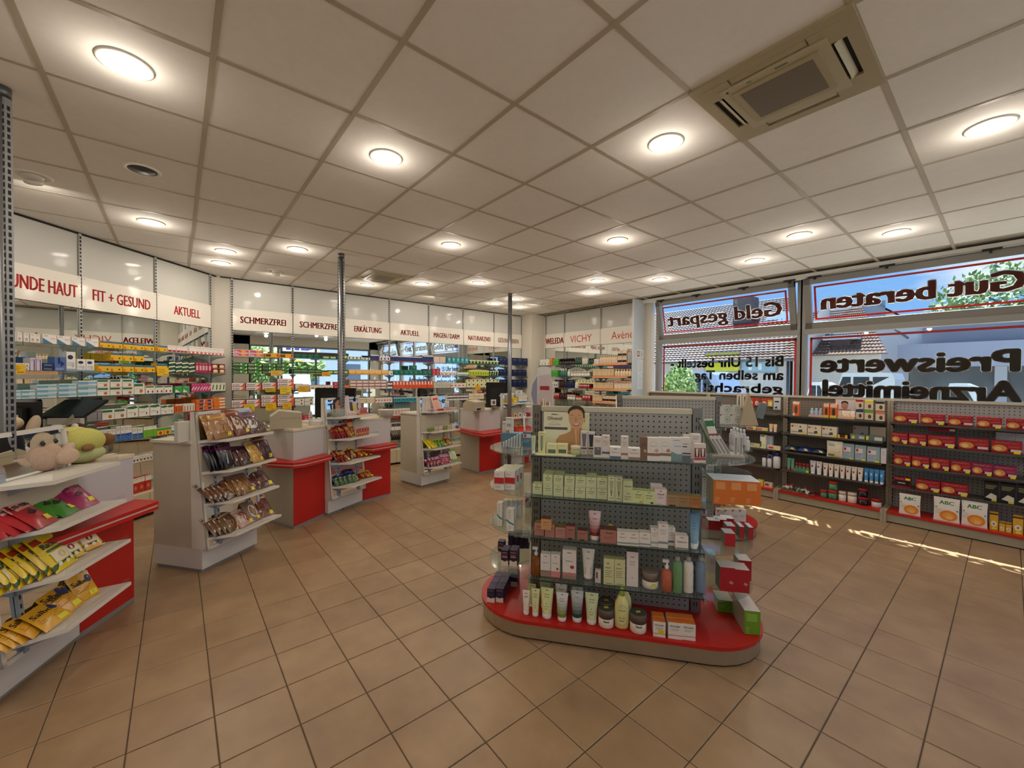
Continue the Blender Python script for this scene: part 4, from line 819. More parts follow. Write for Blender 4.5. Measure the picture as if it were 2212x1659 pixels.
     'greenpk': lambda: carton(w, d, h, '#4aa034', (('l', .15, .85, .85, 2, '#cfe8b4'),)),
     'redpk': lambda: carton(w, d, h, '#9a1e2a', (('r', .1, .55, .9, .9, '#d8b8b0'), ('l', .2, .4, .8, 1, '#e8c8c0'))),
     'brwhite': lambda: carton(w, d, h, '#dcc8ae', (('r', 0, .15, 1, .5, '#2e1a12'), ('l', .2, .9, .8, 1, '#7a5a44'))),
     'orbx': lambda: carton(w, d, h, '#d9722e', (('l', .15, .85, .85, 2, '#f2d0a8'),)),
     'vial': lambda: bottle(w, h, '#241a18', '#17110f', (('r', .2, .2, .8, .5, '#8a5a4a'),)),
    }
    return C[name]()
SMALL = []
KINDOF = {'jar': 'jar', 'bot': 'bottle', 'via': 'bottle', 'bei': None}
def kindof(st): 
    if st == 'beige2': return 'bottle'
    return {'jar': 'jar', 'bot': 'bottle', 'via': 'bottle'}.get(st[:3], 'carton')
def row(F, off, z, x0, x1, n, hpx, st, desc, where, stack=1, d=.07, gap=.06, jit=.008):
    s0, s1 = F.sx(x0, off, z), F.sx(x1, off, z); w = (s1-s0)/n
    k = pj(F.at((s0+s1)/2, off, z))[2]; h = PX(hpx, k)/stack; kd = kindof(st); me = S(st, w*(1-gap), h*.96, min(d, off-.03))
    if kd == 'carton' and F is not FR: SMALL.append((w*h*(FPX/k)**2, []))
    nn = n*stack; lab = desc+' '+where; grp = None
    if nn > 1: grp = desc.replace('box', 'boxes').replace('bottle', 'bottles').replace('jar', 'jars')+' '+where
    for j in range(stack):
        for i in range(n):
            p = F.at(s0+w*(i+.5), off-random.uniform(0, jit)-(w/2 if kd != 'carton' else 0), z+h*j)
            o = prod(me, kd, lab, p, (0, 0, F.rz+(random.uniform(-.03, .03) if jit else 0)), grp, 'cosmetics_box' if kd == 'carton' and F is FR else None)
            if kd == 'carton' and F is not FR: SMALL[-1][1].append(o)
# ---------------------------------------------------------------- goods on the wall shelves (pixel ranges of the photograph -> places on the real shelf)
O = .255
w1 = 'on top left glass shelf'
for a in [
 (1.858, 15, 49, 3, 21, 'swirl', 'white box with brown swirl', 'at far left end of top shelf, left wall'),
 (1.858, 53, 89, 3, 20, 'swirl', 'white box with brown swirl', 'second block on top shelf, left wall'),
 (1.858, 91, 154, 2, 20, 'bluetri', 'white box with blue slanted corner', 'left pair on top shelf, left wall'),
 (1.858, 156, 214, 2, 18, 'bluetri', 'white box with blue slanted corner', 'right pair under FIT + GESUND'),
 (1.858, 216, 334, 5, 14, 'yellow', 'yellow box with blue top', 'in row of five on top shelf, left wall'),
 (1.858, 341, 362, 1, 13, 'yellow', 'single yellow box with blue top', 'right of upright on top shelf, left wall'),
 (1.858, 364, 406, 5, 15, 'whitewine', 'small white box with red base', 'in middle of top shelf under AKTUELL'),
 (1.858, 409, 484, 9, 16, 'whitered', 'white box with bright red base', 'at right end of top shelf, left wall'),
 (1.613, 30, 64, 2, 16, 'whsmall', 'white flat box', 'behind yellow card at far left', 2),
 (1.613, 67, 91, 2, 28, 'mauve', 'tall pale mauve box', 'on second shelf at far left'),
 (1.613, 92, 118, 1, 17, 'navy', 'dark navy box', 'on second shelf, left wall', 2),
 (1.613, 119, 144, 1, 31, 'bluearrow', 'blue box with dark arrow', 'on second shelf, left wall'),
 (1.613, 145, 165, 1, 43, 'oval', 'tall white box with navy oval', 'left of upright on second shelf'),
 (1.613, 168, 206, 2, 27, 'oval', 'white box with navy oval', 'right of upright on second shelf'),
 (1.613, 212, 336, 5, 16, 'yellow', 'yellow box with blue top', 'bottom row of second shelf, left wall'),
 (1.613, 338, 363, 1, 20, 'yellow', 'yellow box with blue top', 'above lower yellow price card'),
 (1.613, 365, 422, 4, 25, 'dkgreen', 'dark green box with pale stripe', 'on second shelf near left wall end', 3),
 (1.613, 423, 457, 5, 23, 'pinkred', 'slim crimson box', 'on second shelf near left wall end'),
 (1.613, 458, 487, 2, 20, 'redyel', 'wine red and yellow box', 'at right end of second shelf, left wall', 2),
 (1.368, 18, 46, 1, 19, 'ltblue', 'white and green-blue flat box', 'at far left of third shelf', 2),
 (1.368, 48, 78, 1, 19, 'ltblue', 'white and pale blue flat box', 'second stack on third shelf', 2),
 (1.368, 80, 124, 1, 29, 'ltblue', 'pale blue striped flat box', 'third stack on third shelf', 3),
 (1.368, 127, 167, 1, 29, 'ltblue', 'pale blue striped flat box', 'fourth stack on third shelf', 3),
 (1.368, 169, 210, 1, 34, 'ltblue', 'pale blue striped flat box', 'tallest stack on third shelf', 3),
 (1.368, 211, 290, 3, 34, 'whgreen', 'white box with green top and brown oval', 'on third shelf under FIT + GESUND', 2),
 (1.368, 291, 314, 1, 24, 'whgreen', 'taller white and green box', 'beside upright on third shelf'),
 (1.368, 316, 373, 3, 17, 'whberry', 'white and green box with red berries', 'on third shelf under AKTUELL, left wall'),
 (1.368, 379, 411, 2, 14, 'green', 'green and white box', 'on third shelf under AKTUELL, left wall'),
 (1.368, 414, 456, 7, 18, 'magenta', 'slim magenta box with white slash', 'on third shelf near left wall end'),
 (1.368, 457, 487, 4, 18, 'blackfig', 'slim cream box with black figure', 'at right end of third shelf, left wall'),
 (1.118, 188, 219, 4, 18, 'greybx', 'slim grey box', 'on fourth shelf right of black screen'),
 (1.118, 221, 274, 2, 22, 'whgreen', 'white box with green band', 'left pair on fourth shelf, left wall'),
 (1.118, 275, 347, 3, 25, 'whgreen2', 'white box with curved green top', 'in the middle of fourth shelf, left wall'),
 (1.118, 348, 377, 2, 20, 'whgreen2', 'narrow white and green box', 'before orange boxes on fourth shelf'),
 (1.118, 379, 396, 3, 19, 'orange', 'slim orange box with black mark', 'left of white ones on fourth shelf'),
 (1.118, 397, 422, 4, 18, 'orwhite', 'slim white and orange box with black mark', 'on fourth shelf, left wall'),
 (1.118, 424, 460, 2, 24, 'orblue', 'orange flat box with blue label', 'on fourth shelf near stand', 3),
 (1.118, 461, 487, 1, 25, 'orstack', 'orange flat box with cream patch', 'at right end of fourth shelf, left wall', 4),
 (.875, 205, 252, 4, 30, 'teal', 'teal and white box', 'on fifth shelf behind plush toys'),
 (.875, 253, 286, 4, 33, 'bluewave', 'blue wave and white box', 'on fifth shelf, taller block'),
 (.875, 287, 309, 2, 24, 'bluewave', 'smaller blue and white box', 'on fifth shelf before green boxes'),
 (.875, 310, 339, 4, 24, 'grnbox', 'lime green and white box', 'on fifth shelf, left wall'),
 (.875, 340, 370, 2, 15, 'fruit', 'yellow box with red fruit and green lid', 'on fifth shelf'),
 (.875, 371, 386, 2, 16, 'tealwhite', 'small white and teal box', 'at fifth shelf end behind leaflets'),
 (.61, 287, 330, 6, 13, 'brownsw', 'small white box with brown swirl', 'on low shelf between counters'),
 (.27, 286, 328, 3, 34, 'heartred', 'red box with white top and hearts', 'on lowest shelf between the two counters'),
]: row(FL, O, a[0], *a[1:8], *(a[8:] or (1,)))
for a in [
 (1.858, 504, 570, 2, 15, 'doc', 'pink and orange box reading doc', 'on top shelf under first SCHMERZFREI', 2),
 (1.858, 572, 634, 2, 9, 'yelor', 'yellow-orange flat box', 'on top shelf under first SCHMERZFREI'),
 (1.858, 637, 691, 4, 9.5, 'dkgr2', 'dark green flat box', 'on top shelf under second SCHMERZFREI'),
 (1.858, 697, 727, 2, 7, 'gryel', 'flat green and cream box', 'on top shelf left of the post'),
 (1.858, 742, 750, 1, 11, 'gryel', 'green and cream box', 'just right of the middle post'),
 (1.858, 751, 783, 4, 8, 'grwhite', 'white box with dark oval', 'on top shelf under ERKÄLTUNG'),
 (1.858, 785, 800, 2, 6, 'grwhite', 'small white and green box', 'on top shelf under ERKÄLTUNG'),
 (1.858, 801, 819, 4, 13, 'navyred', 'navy and white box', 'four together under ERKÄLTUNG'),
 (1.858, 820, 843, 3, 10, 'bluewhite', 'white box with blue diamond', 'beside upright on top shelf'),
 (1.858, 844, 912, 12, 12, 'navyred', 'navy box with white top and red foot', 'in long row under AKTUELL'),
 (1.858, 912, 936, 4, 15.5, 'navyred', 'taller navy box with white top', 'at end of row under MAGEN / DARM'),
 (1.858, 937, 963, 2, 13, 'pinkflat', 'salmon flat box', 'stacked on top shelf under MAGEN / DARM', 3),
 (1.858, 966, 1013, 5, 14, 'tealcr', 'turquoise box with pale rings', 'on top shelf under MAGEN / DARM'),
 (1.858, 1014, 1078, 9, 8, 'gryel2', 'dark green box with cream top', 'on top shelf under NATURARZNEI'),
 (1.858, 1079, 1096, 2, 16, 'navyb', 'navy blue box', 'left of far post on top shelf'),
 (1.858, 1107, 1140, 3, 16, 'navyb', 'navy blue box', 'right of far post on top shelf'),
 (1.613, 503, 625, 4, 23, 'kytta', 'green box reading Kytta', 'stacked three high on second shelf', 3),
 (1.613, 635, 695, 4, 11, 'grstripe', 'dark green box with yellow-green stripe', 'on second shelf left of post', 2),
 (1.613, 709, 731, 2, 9, 'gryel', 'green box with cream label', 'on second shelf left of post'),
 (1.613, 741, 752, 1, 9, 'gryel', 'green box with cream label', 'right of post on second shelf'),
 (1.613, 754, 838, 6, 11, 'orcream', 'cream box with orange foot', 'on second shelf under ERKÄLTUNG'),
 (1.613, 839, 849, 1, 9, 'whsmall', 'single small white box', 'before green row under AKTUELL'),
 (1.613, 850, 933, 8, 11, 'tealgr', 'dark green box with pale ring', 'on second shelf under AKTUELL'),
 (1.613, 934, 950, 2, 14, 'redbx', 'small red box', 'on second shelf under MAGEN / DARM', 2),
 (1.613, 951, 986, 4, 7.5, 'whor', 'small white box with orange oval', 'on second shelf under MAGEN / DARM'),
 (1.613, 988, 1013, 2, 7, 'tealwhite', 'flat white and teal box', 'on second shelf before NATURARZNEI'),
 (1.613, 1014, 1057, 8, 12, 'ylgreen', 'bright yellow-green box', 'on second shelf under NATURARZNEI'),
 (1.613, 1058, 1078, 4, 11, 'dgwhite', 'dark green box with pale slash', 'on second shelf under NATURARZNEI'),
 (1.613, 1079, 1095, 2, 15, 'navyb', 'navy blue box', 'left of far post on second shelf'),
 (1.613, 1108, 1138, 3, 14, 'navyb', 'navy blue box', 'right of far post on second shelf'),
 (1.368, 500, 530, 1, 16, 'swoosh', 'white flat box with red swoosh', 'first stack on third shelf', 2),
 (1.368, 531, 565, 1, 16, 'swoosh', 'white flat box with red swoosh', 'second stack on third shelf', 2),
 (1.368, 566, 598, 1, 16, 'swoosh', 'white flat box with red swoosh', 'third stack on third shelf', 2),
 (1.368, 599, 636, 1, 24, 'swoosh', 'white flat box with red swoosh', 'tall fourth stack on third shelf', 3),
 (1.368, 638, 668, 2, 12, 'whdots', 'white box with green strip', 'behind orange card on third shelf'),
 (1.368, 669, 720, 4, 9, 'whor', 'white box with orange print', 'on third shelf above the monitor'),
 (1.368, 721, 730, 1, 16, 'redbx', 'small pink-red box', 'on third shelf at the post', 2),
 (1.368, 742, 756, 1, 8, 'orbx', 'orange box', 'right of post on third shelf'),
 (1.368, 757, 836, 6, 20, 'tubpink', 'pale pink and brown tub box', 'stacked three high under ERKÄLTUNG', 3),
 (1.368, 837, 848, 1, 16, 'whblack', 'white and dark box', 'stacked at upright under ERKÄLTUNG', 2),
 (1.368, 849, 936, 13, 15.5, 'orred', 'orange-red box with white arrow', 'on third shelf under AKTUELL'),
 (1.368, 937, 973, 6, 13, 'grid', 'small greyish box', 'stacked on third shelf under MAGEN / DARM', 2),
 (1.368, 974, 1007, 4, 10, 'pinkred2', 'small white and red box', 'on third shelf under MAGEN / DARM'),
 (1.368, 1009, 1079, 8, 17, 'creamgr', 'cream box with dark green tree', 'on third shelf under NATURARZNEI', 2),
 (1.368, 1080, 1095, 2, 16, 'navyb', 'navy blue box', 'left of far post on third shelf'),
 (1.368, 1108, 1139, 3, 16, 'navyb', 'navy blue box', 'right of far post on third shelf'),
 (1.118, 500, 531, 1, 16, 'swoosh', 'white flat box with red swoosh', 'first stack on fourth shelf', 2),
 (1.118, 532, 563, 1, 16, 'swoosh', 'white flat box with red swoosh', 'second stack on fourth shelf', 2),
 (1.118, 564, 598, 1, 25, 'swoosh', 'white flat box with red swoosh', 'third stack on fourth shelf', 3),
 (1.118, 599, 636, 1, 25, 'swoosh', 'white flat box with red swoosh', 'fourth stack on fourth shelf', 3),
 (1.118, 637, 678, 2, 15, 'whdots', 'white box with green strip and red dot', 'on fourth shelf left of monitor', 2),
 (1.118, 772, 810, 2, 12, 'cream3', 'cream flat box', 'on fourth shelf right of card', 3),
 (1.118, 811, 848, 6, 11, 'pinkred2', 'small white and red box', 'on fourth shelf before teal row'),
 (1.118, 850, 900, 6, 10, 'tealblue', 'teal box with dark dot', 'on fourth shelf above counter stand'),
 (1.118, 937, 964, 3, 12, 'dkgr2', 'dark green box', 'on fourth shelf behind pink folder', 1),
 (1.118, 966, 1012, 6, 13, 'whblack', 'small white and dark box', 'on fourth shelf left of monitor', 2),
 (1.118, 1013, 1046, 3, 13, 'cream3', 'pale yellow flat box', 'on fourth shelf left of monitor', 2),
 (.875, 640, 668, 2, 12, 'redbx', 'small red and white box', 'behind the beige printer', 1),
 (.875, 846, 886, 6, 15, 'whred2', 'white box with red stripe', 'on fifth shelf between stands'),
 (.61, 846, 866, 2, 16, 'whblack', 'white box with black letter', 'on low shelf between stands'),
 (.43, 846, 868, 5, 12, 'vial', 'small dark bottle', 'on low shelf between stands'),
]: row(FB, O, a[0], *a[1:8], *(a[8:] or (1,)))
row(FB, .20, 1.0, 850, 886, 6, 13, 'grtop', 'grey-teal slim box', 'below the teal row between stands')
for a in [
 (1.858, 1166, 1186, 3, 13, 'whsmall', 'white box', 'at left end of top shelf under WELEDA'),
 (1.858, 1187, 1193, 1, 16, 'orbx', 'slim orange box', 'on top shelf under WELEDA'),
 (1.858, 1194, 1206, 2, 13, 'greenpk', 'slim green box', 'on top shelf under WELEDA'),
 (1.858, 1207, 1239, 6, 14, 'jarbr', 'dark brown jar', 'on top shelf under VICHY'),
 (1.858, 1241, 1255, 3, 16, 'botgr', 'dark green bottle', 'on top shelf under VICHY'),
 (1.858, 1256, 1268, 3, 17, 'botwh', 'white bottle', 'on top shelf under VICHY'),
 (1.858, 1269, 1281, 3, 12, 'botgr', 'short dark green bottle', 'on top shelf right of white bottles'),
 (1.858, 1283, 1293, 3, 11, 'whsmall', 'small pale box', 'at left end of peach shelf'),
 (1.858, 1294, 1332, 9, 19, 'beige2', 'pale slim bottle', 'on top peach shelf'),
 (1.858, 1334, 1353, 2, 28, 'brwhite', 'brown and cream box', 'stacked on top peach shelf under Avène', 2),
 (1.858, 1354, 1368, 3, 27, 'botsil', 'tall silver spray bottle', 'at right end of top peach shelf'),
 (1.613, 1190, 1204, 3, 13, 'greenpk', 'bright green box', 'on second shelf under WELEDA'),
 (1.613, 1208, 1223, 3, 17, 'botteal', 'teal pump bottle', 'on second shelf under VICHY'),
 (1.613, 1224, 1230, 1, 15, 'botwh', 'single white bottle', 'right of teal pump bottles'),
 (1.613, 1231, 1272, 7, 11, 'jarwh', 'white jar', 'on second shelf under VICHY'),
 (1.613, 1281, 1325, 7, 16, 'beige', 'beige box', 'left half of second peach shelf'),
 (1.613, 1326, 1368, 7, 16, 'beige2', 'pale bottle', 'right half of second peach shelf'),
 (1.368, 1192, 1204, 3, 13, 'brownsw', 'small pale box with brown print', 'on third shelf under WELEDA'),
 (1.368, 1206, 1218, 3, 18, 'botbr', 'dark brown bottle', 'on third shelf under VICHY'),
 (1.368, 1219, 1240, 4, 13, 'navyb', 'navy box', 'on third shelf under VICHY'),
 (1.368, 1242, 1249, 1, 12, 'whsmall', 'single white box', 'before red boxes on third shelf'),
 (1.368, 1250, 1273, 5, 9, 'redpk', 'small dark red box', 'on third shelf under VICHY'),
 (1.368, 1281, 1324, 6, 14, 'beige', 'beige box', 'left half of third peach shelf'),
 (1.368, 1326, 1367, 5, 14, 'cream3', 'cream box', 'right half of third peach shelf'),
 (1.118, 1196, 1207, 3, 14, 'redpk', 'small red and white box', 'on fourth shelf under WELEDA'),
 (1.118, 1208, 1222, 3, 14, 'botbr', 'dark brown bottle', 'on fourth shelf under VICHY'),
 (1.118, 1223, 1240, 3, 11, 'jarwh', 'white jar', 'on fourth shelf under VICHY'),
 (1.118, 1242, 1254, 2, 10, 'jarred', 'beige jar with red lid', 'on fourth shelf under VICHY'),
 (1.118, 1258, 1275, 3, 12, 'redpk', 'dark red box with white label', 'on fourth shelf beside peach shelf'),
 (1.118, 1279, 1300, 3, 14, 'beige', 'beige box', 'left half of fourth peach shelf'),
 (1.118, 1301, 1330, 4, 14, 'brwhite', 'brown and cream box', 'on fourth peach shelf'),
 (.875, 1196, 1209, 3, 9, 'greenpk', 'bright green box', 'above near gondola top on low far shelf'),
 (.875, 1211, 1268, 7, 8, 'jarwh', 'small white jar', 'above near gondola top on low far shelf'),
]: row(FR, O, a[0], *a[1:8], *(a[8:] or (1,)))
# upper rows standing on the lower ones
def upper(F, z, x0, x1, n, hpx, st, desc, where, off=O-.02): row(F, off, z, x0, x1, n, hpx, st, desc, where)
upper(FL, 1.613+.118, 240, 313, 3, 17, 'yellow', 'yellow box with blue top', 'upper row of second shelf, left wall')
upper(FB, 1.613+.095, 887, 901, 1, 10, 'tealgr', 'single dark green box', 'standing on top of the green row')
upper(FR, 1.368+.095, 1243, 1283, 6, 7, 'creamgr', 'small cream and green box', 'upper row above the red boxes')
upper(FL, 1.118+.0, 352, 352.5, 1, 2, 'whsmall', 'tiny white box', 'behind fourth shelf goods') if False else None
# price cards hanging from shelf edges
def card(F, off, x0, y0, x1, y1, lab, col='#e8b81e'):
    s0, z1 = F.px(x0, y0, off); s1, z0 = F.px(x1, y1, off); w = s1-s0; t = ob('price_card', MB().box(0, -.003, 0, w, 0, z1-z0, M(col, .5)), None, F.at(s0, off, z0), (0, 0, F.rz))
    tag(t, lab, 'price card'); b = MB(); h = z1-z0
    for k in range(3): b.add([(w*.12, -.0036, h*(.75-.2*k)), (w*(.6+.1*(k % 2)), -.0036, h*(.75-.2*k)), (w*(.6+.1*(k % 2)), -.0036, h*(.79-.2*k)), (w*.12, -.0036, h*(.79-.2*k))], [(0, 1, 2, 3)], M('#6a4a12'))
    b.add([(w*.5, -.0036, h*.12), (w*.92, -.0036, h*.12), (w*.92, -.0036, h*.18), (w*.5, -.0036, h*.18)], [(0, 1, 2, 3)], M('#3a2a10')); ob('print', b, t)
card(FL, .27, 18, 786, 54, 807, 'yellow price card at far left under second shelf')
card(FL, .27, 339, 794, 364, 812, 'yellow price card under the yellow boxes, left wall')
for q in [(585, 800, 610, 812, 'orange-yellow price card below the Kytta boxes', '#d9b048'), (695, 803, 714, 813, 'orange price card left of the middle post', '#e2a21e'), (573, 838, 595, 847, 'yellow price card, left one under third shelf', '#b8a018'), (605, 835, 629, 851, 'bright yellow price card under tall fourth stack', '#e0c22a'), (644, 834, 666, 847, 'orange price card above left end of monitor', '#dca428'), (1027, 832, 1038, 842, 'orange price card on cream boxes under NATURARZNEI', '#eaa81c'), (527, 873, 550, 888, 'yellow price card beside gingerbread bags', '#dcb818'), (574, 871, 597, 886, 'yellow price card above printer, left one', '#e4b414'), (610, 870, 630, 883, 'yellow price card above printer, right one', '#e0ac18')]: card(FB, .27, *q)
# ---------------------------------------------------------------- goods on the gondolas
GC = Vector((-1.641, 2.209, 0)); GR_ = GA
def item(kind, px0, px1, yb, yt, z, lab, mk, rz=0., d=None, name=None, cat=None, group=None, base_front=True):
    p = P((px0+px1)/2, yb, z); k = pj(p)[2]; w = PX(px1-px0, k)/.985*(.965 if kind == 'carton' else 1); h = PX(yb-yt, k)*1.0
    me = mk(w, h); o = prod(me, kind, lab, (0, 0, 0), (0, 0, GR_+rz), group, name or ('cosmetics_box' if kind == 'carton' else None), cat)
    yax = Vector((-math.sin(GR_+rz), math.cos(GR_+rz), 0)); sh = 0 if kind in ('carton', 'bag') else w*.36
    o.location = (p.x+yax.x*sh, p.y+yax.y*sh, z+.0005); return o
def ct(col, dec=(), d=.05, top=None, side=None): return lambda w, h: carton(w, d, h, col, dec, top, side)
def tb(col, dec=(), cap='#e8e2da', col2=None): return lambda w, h: tube(w, h, col, cap, dec, col2)
LG = '#6d7a66'
OL = (('e', .5, .88, .1, .03, '#5c6a52'), ('t', 'Olivenöl', .22, .62, .56, .11, '#3c4636', .02), ('l', .25, .52, .75, 2, '#7f8a68'), ('e', .4, .1, .35, .08, '#c9d89a'), ('e', .8, .15, .12, .08, '#d8c8dc'))
z1, z2, z3, z4, zb_ = 1.109, .859, .611, .358, .12
# --- top shelf
p0 = P(1159, 979, z1); t = thing('display_card', 'cream-green cardboard display with smiling woman and the word Olivenöl', 'display card', (p0.x-.02, p0.y+.075, z1), GR_)
k = pj(p0)[2]; wc = PX(97, k)*1.03; hc = PX(88, k); mx = Matrix.Rotation(math.radians(-6), 4, 'X')
def fl(b, pts, y, col): return b.add([tuple(mx @ Vector((x*wc, y, z*hc))) for x, z in pts], [tuple(range(len(pts)))], M(col, .45))
def el(b, cx, cz, rx, rz_, y, col, n=20, a0=0, a1=6.2832): return fl(b, [(cx+rx*math.cos(a0+(a1-a0)*j/n), cz+rz_*math.sin(a0+(a1-a0)*j/n)) for j in range(n)], y, col)
b = MB().box(0, 0, 0, wc, .004, hc, M('#e2dfc2', .45), mx=mx); fl(b, [(.55, .0), (1, 0), (1, .95), (.62, .95)], -.0004, '#cfd0a6'); fl(b, [(.02, .0), (.6, .0), (.62, .42), (.02, .5)], -.0003, '#dfe0c0')
ob('card_back', b, t)
b = MB(); v_, f_, tw = txt('Olivenöl', .015); b.add([tuple(mx @ Vector((wc*.08+a*wc*.33/tw, -.001, hc*.80+c*hc*.085/.7))) for a, c in v_], f_, M('#5a5850', .5))
v_, f_, tw = txt('KOLLAGEN', 0.); b.add([tuple(mx @ Vector((wc*.12+a*wc*.25/tw, -.001, hc*.665+c*hc*.045/.7))) for a, c in v_], f_, M('#8a8876', .5))
v_, f_, tw = txt('Neu - mit', 0.); b.add([tuple(mx @ Vector((wc*.18+a*wc*.14/tw, -.001, hc*.735+c*hc*.02/.7))) for a, c in v_], f_, M('#8a8876', .5))
fl(b, [(.02, .56), (.53, .56), (.53, .62), (.02, .62)], -.001, '#56564e'); fl(b, [(.09, .775), (.41, .775), (.41, .779), (.09, .779)], -.001, '#8a8876'); fl(b, [(.14, .925), (.34, .925), (.30, .945), (.2, .955)], -.001, '#6a6a5e'); ob('print', b, t)
b = MB()
fl(b, [(.28, .30), (.36, .42), (.5, .47), (.60, .53), (.62, .62), (.84, .62), (.86, .50), (.95, .44), (1.0, .40), (1, .06), (.45, .06), (.30, .20)], -.0015, '#b98f62')      # shoulders and neck
el(b, .715, 1.0, .185, .17, -.0012, '#3a2a1e')      # hair
fl(b, [(.545, .98), (.56, .78), (.60, .66), (.66, .58), (.72, .555), (.78, .58), (.84, .66), (.875, .78), (.875, .93), (.84, 1.05), (.76, 1.10), (.66, 1.10), (.58, 1.05)], -.0024, '#cfa27a')
fl(b, [(.53, .99), (.56, 1.06), (.64, 1.13), (.76, 1.15), (.86, 1.09), (.895, .98), (.90, .86), (.87, .86), (.86, .97), (.82, 1.05), (.74, 1.085), (.65, 1.07), (.58, 1.02), (.555, .96)], -.003, '#3c2b20')
el(b, .895, .80, .018, .05, -.0018, '#c4956c'); fl(b, [(.67, .62), (.70, .40), (.72, .16), (.755, .16), (.735, .40), (.73, .60)], -.0022, '#d9b08a'); fl(b, [(.75, .60), (.745, .40), (.775, .18), (.805, .2), (.78, .42), (.78, .58)], -.0022, '#d4a880')
el(b, .62, .42, .05, .05, -.0014, '#a8864e'); ob('woman_picture', b, t)
b = MB()
for cx in (.625, .79): fl(b, [(cx-.05, .87), (cx, .855), (cx+.045, .87), (cx, .848)], -.0034, '#2a1c14'); fl(b, [(cx-.055, .915), (cx, .94), (cx+.05, .925), (cx, .93)], -.0034, '#4a3222')
fl(b, [(.70, .90), (.715, .90), (.735, .79), (.71, .775), (.685, .785)], -.0034, '#b98860'); fl(b, [(.635, .715), (.715, .73), (.80, .735), (.775, .68), (.715, .66), (.665, .675)], -.0034, '#b0665a'); fl(b, [(.65, .712), (.715, .722), (.785, .728), (.76, .70), (.715, .69), (.68, .695)], -.0038, '#efe6dc'); ob('face_features', b, t)
p = P(1200, 985, z1); t = thing('display_tray', 'cream rounded tray holding Olivenöl boxes before the woman card', 'tray', (p.x, p.y, z1), GR_)
ob('tray_plate', MB().prism([(-.135, .03), (-.12, .0), (-.10, -.008), (-.06, .0), (.03, .0), (.06, -.008), (.10, -.002), (.12, .02), (.11, .05), (-.12, .06)], 0, .006, M('#e6dfb8', .45)), t)
zt1 = z1+.006
item('tube', 1146.5, 1156.6, 980, 941, zt1, 'small pale green tube standing left of the Olivenöl tray boxes', tb('#c3d3b0', (('l', .3, .8, .7, 3, '#7a8a66'),)))
item('carton', 1162, 1178, 979, 934, zt1, 'tall cream box with green tube picture before woman card', ct('#dfe0a8', (('r', .32, .25, .68, .85, '#8fa08a'), ('p', ((.4, .25), (.6, .25), (.55, .1), (.45, .1)), '#59675a'), ('l', .2, .97, .8, 1, LG)), .04))
for a, c in ((1180.5, 1203), (1203.6, 1226)): item('carton', a, c, 980, 960, zt1, 'cream box with dark green window on the display tray', ct('#e4e2b0', (('l', .15, .85, .75, 1, '#5a6a4a'), ('r', .12, .05, .88, .45, '#5d6e62')), .06), group='cream boxes on the display tray')
item('jar', 1232.5, 1253.5, 983, 964, zt1, 'small jar with cream lid at right end of display tray', lambda w, h: jar(w, h, '#b4bc8a', '#e9e0c6', (('l', .3, .4, .7, 2, '#4c5a40'),)))
for i, (a, c, y) in enumerate(((1254, 1269, 932), (1269.5, 1284, 934))): item('carton', a, c, 982, y, z1, 'white box with dark tube picture, %s of two right of woman card' % ('left', 'right')[i], ct('#ddd4d2', (('p', ((.15, .9), (.85, .9), (.7, .35), (.3, .35)), ('#6f7480', '#3c4050')[i]), ('r', .1, .24, .9, .30, '#3c3c40'), ('r', .35, .08, .65, .18, '#c9b48a')), .04))
item('carton', 1281.7, 1300, 988, 944, z1, 'white box with dark grey block on top gondola shelf', ct('#e2dbd6', (('l', .2, .85, .8, 2, '#8a8a88'), ('r', .12, .12, .88, .50, '#6a6f78'), ('t', '50', .4, .38, .3, .08, '#d8d8d8')), .045))
HY = lambda c: (('e', .5, .92, .2, .025, '#a09c98'), ('t', 'Hyaluron', .15, .72, .7, .06, '#7a7472', .01), ('l', .2, .66, .8, 2, '#b0aaa6'), ('r', 0, .18, 1, .27, c))
HYs = lambda c: (('e', .5, .86, .2, .05, '#a09c98'), ('t', 'Hyaluron', .15, .52, .7, .12, '#7a7472', .01), ('r', 0, .0, 1, .22, c))
item('carton', 1300.5, 1317, 989, 941, z1, 'narrow white Hyaluron box with blue band', ct('#e2dcd6', HY('#54688c'), .045))
for j in range(2): item('carton', 1317.5, 1341, 991, 966.5, z1+j*.0415, '%s white Hyaluron box with blue band, stack of two' % ('lower', 'upper')[j], ct('#e4ded8', HYs('#5b6f92'), .06))
item('carton', 1341.5, 1357, 992, 943, z1, 'narrow white Hyaluron box with brown band', ct('#e2dcd6', HY('#a07460'), .045))
for j in range(2): item('carton', 1357.6, 1382.5, 993, 969, z1+j*.0405, '%s white Hyaluron box with brown band, stack of two' % ('lower', 'upper')[j], ct('#e4ded8', HYs('#9c7a6a'), .06))
item('carton', 1383, 1398, 995, 945, z1, 'chocolate brown tall box between white ones', ct('#7c6050', (('l', .15, .72, .85, 2, '#5a4236'), ('e', .68, .42, .2, .07, '#c9a078')), .045))
for i, (a, c) in enumerate(((1398.6, 1424), (1424.7, 1449))): item('carton', a, c, 996, 946, z1, 'wide white box with ring and brown stripe, %s of pair' % ('left', 'right')[i], ct('#e9e4dd', (('e', .5, .62, .38, .22, '#a39c98'), ('e', .5, .62, .365, .21, '#e9e4dd'), ('t', 'Hyaluron', .25, .62, .5, .05, '#5f5a58', .01), ('e', .75, .45, .17, .08, ('#c9b0a0', '#b08870')[i]), ('r', 0, .22, 1, .34, '#8f7364')), .05))
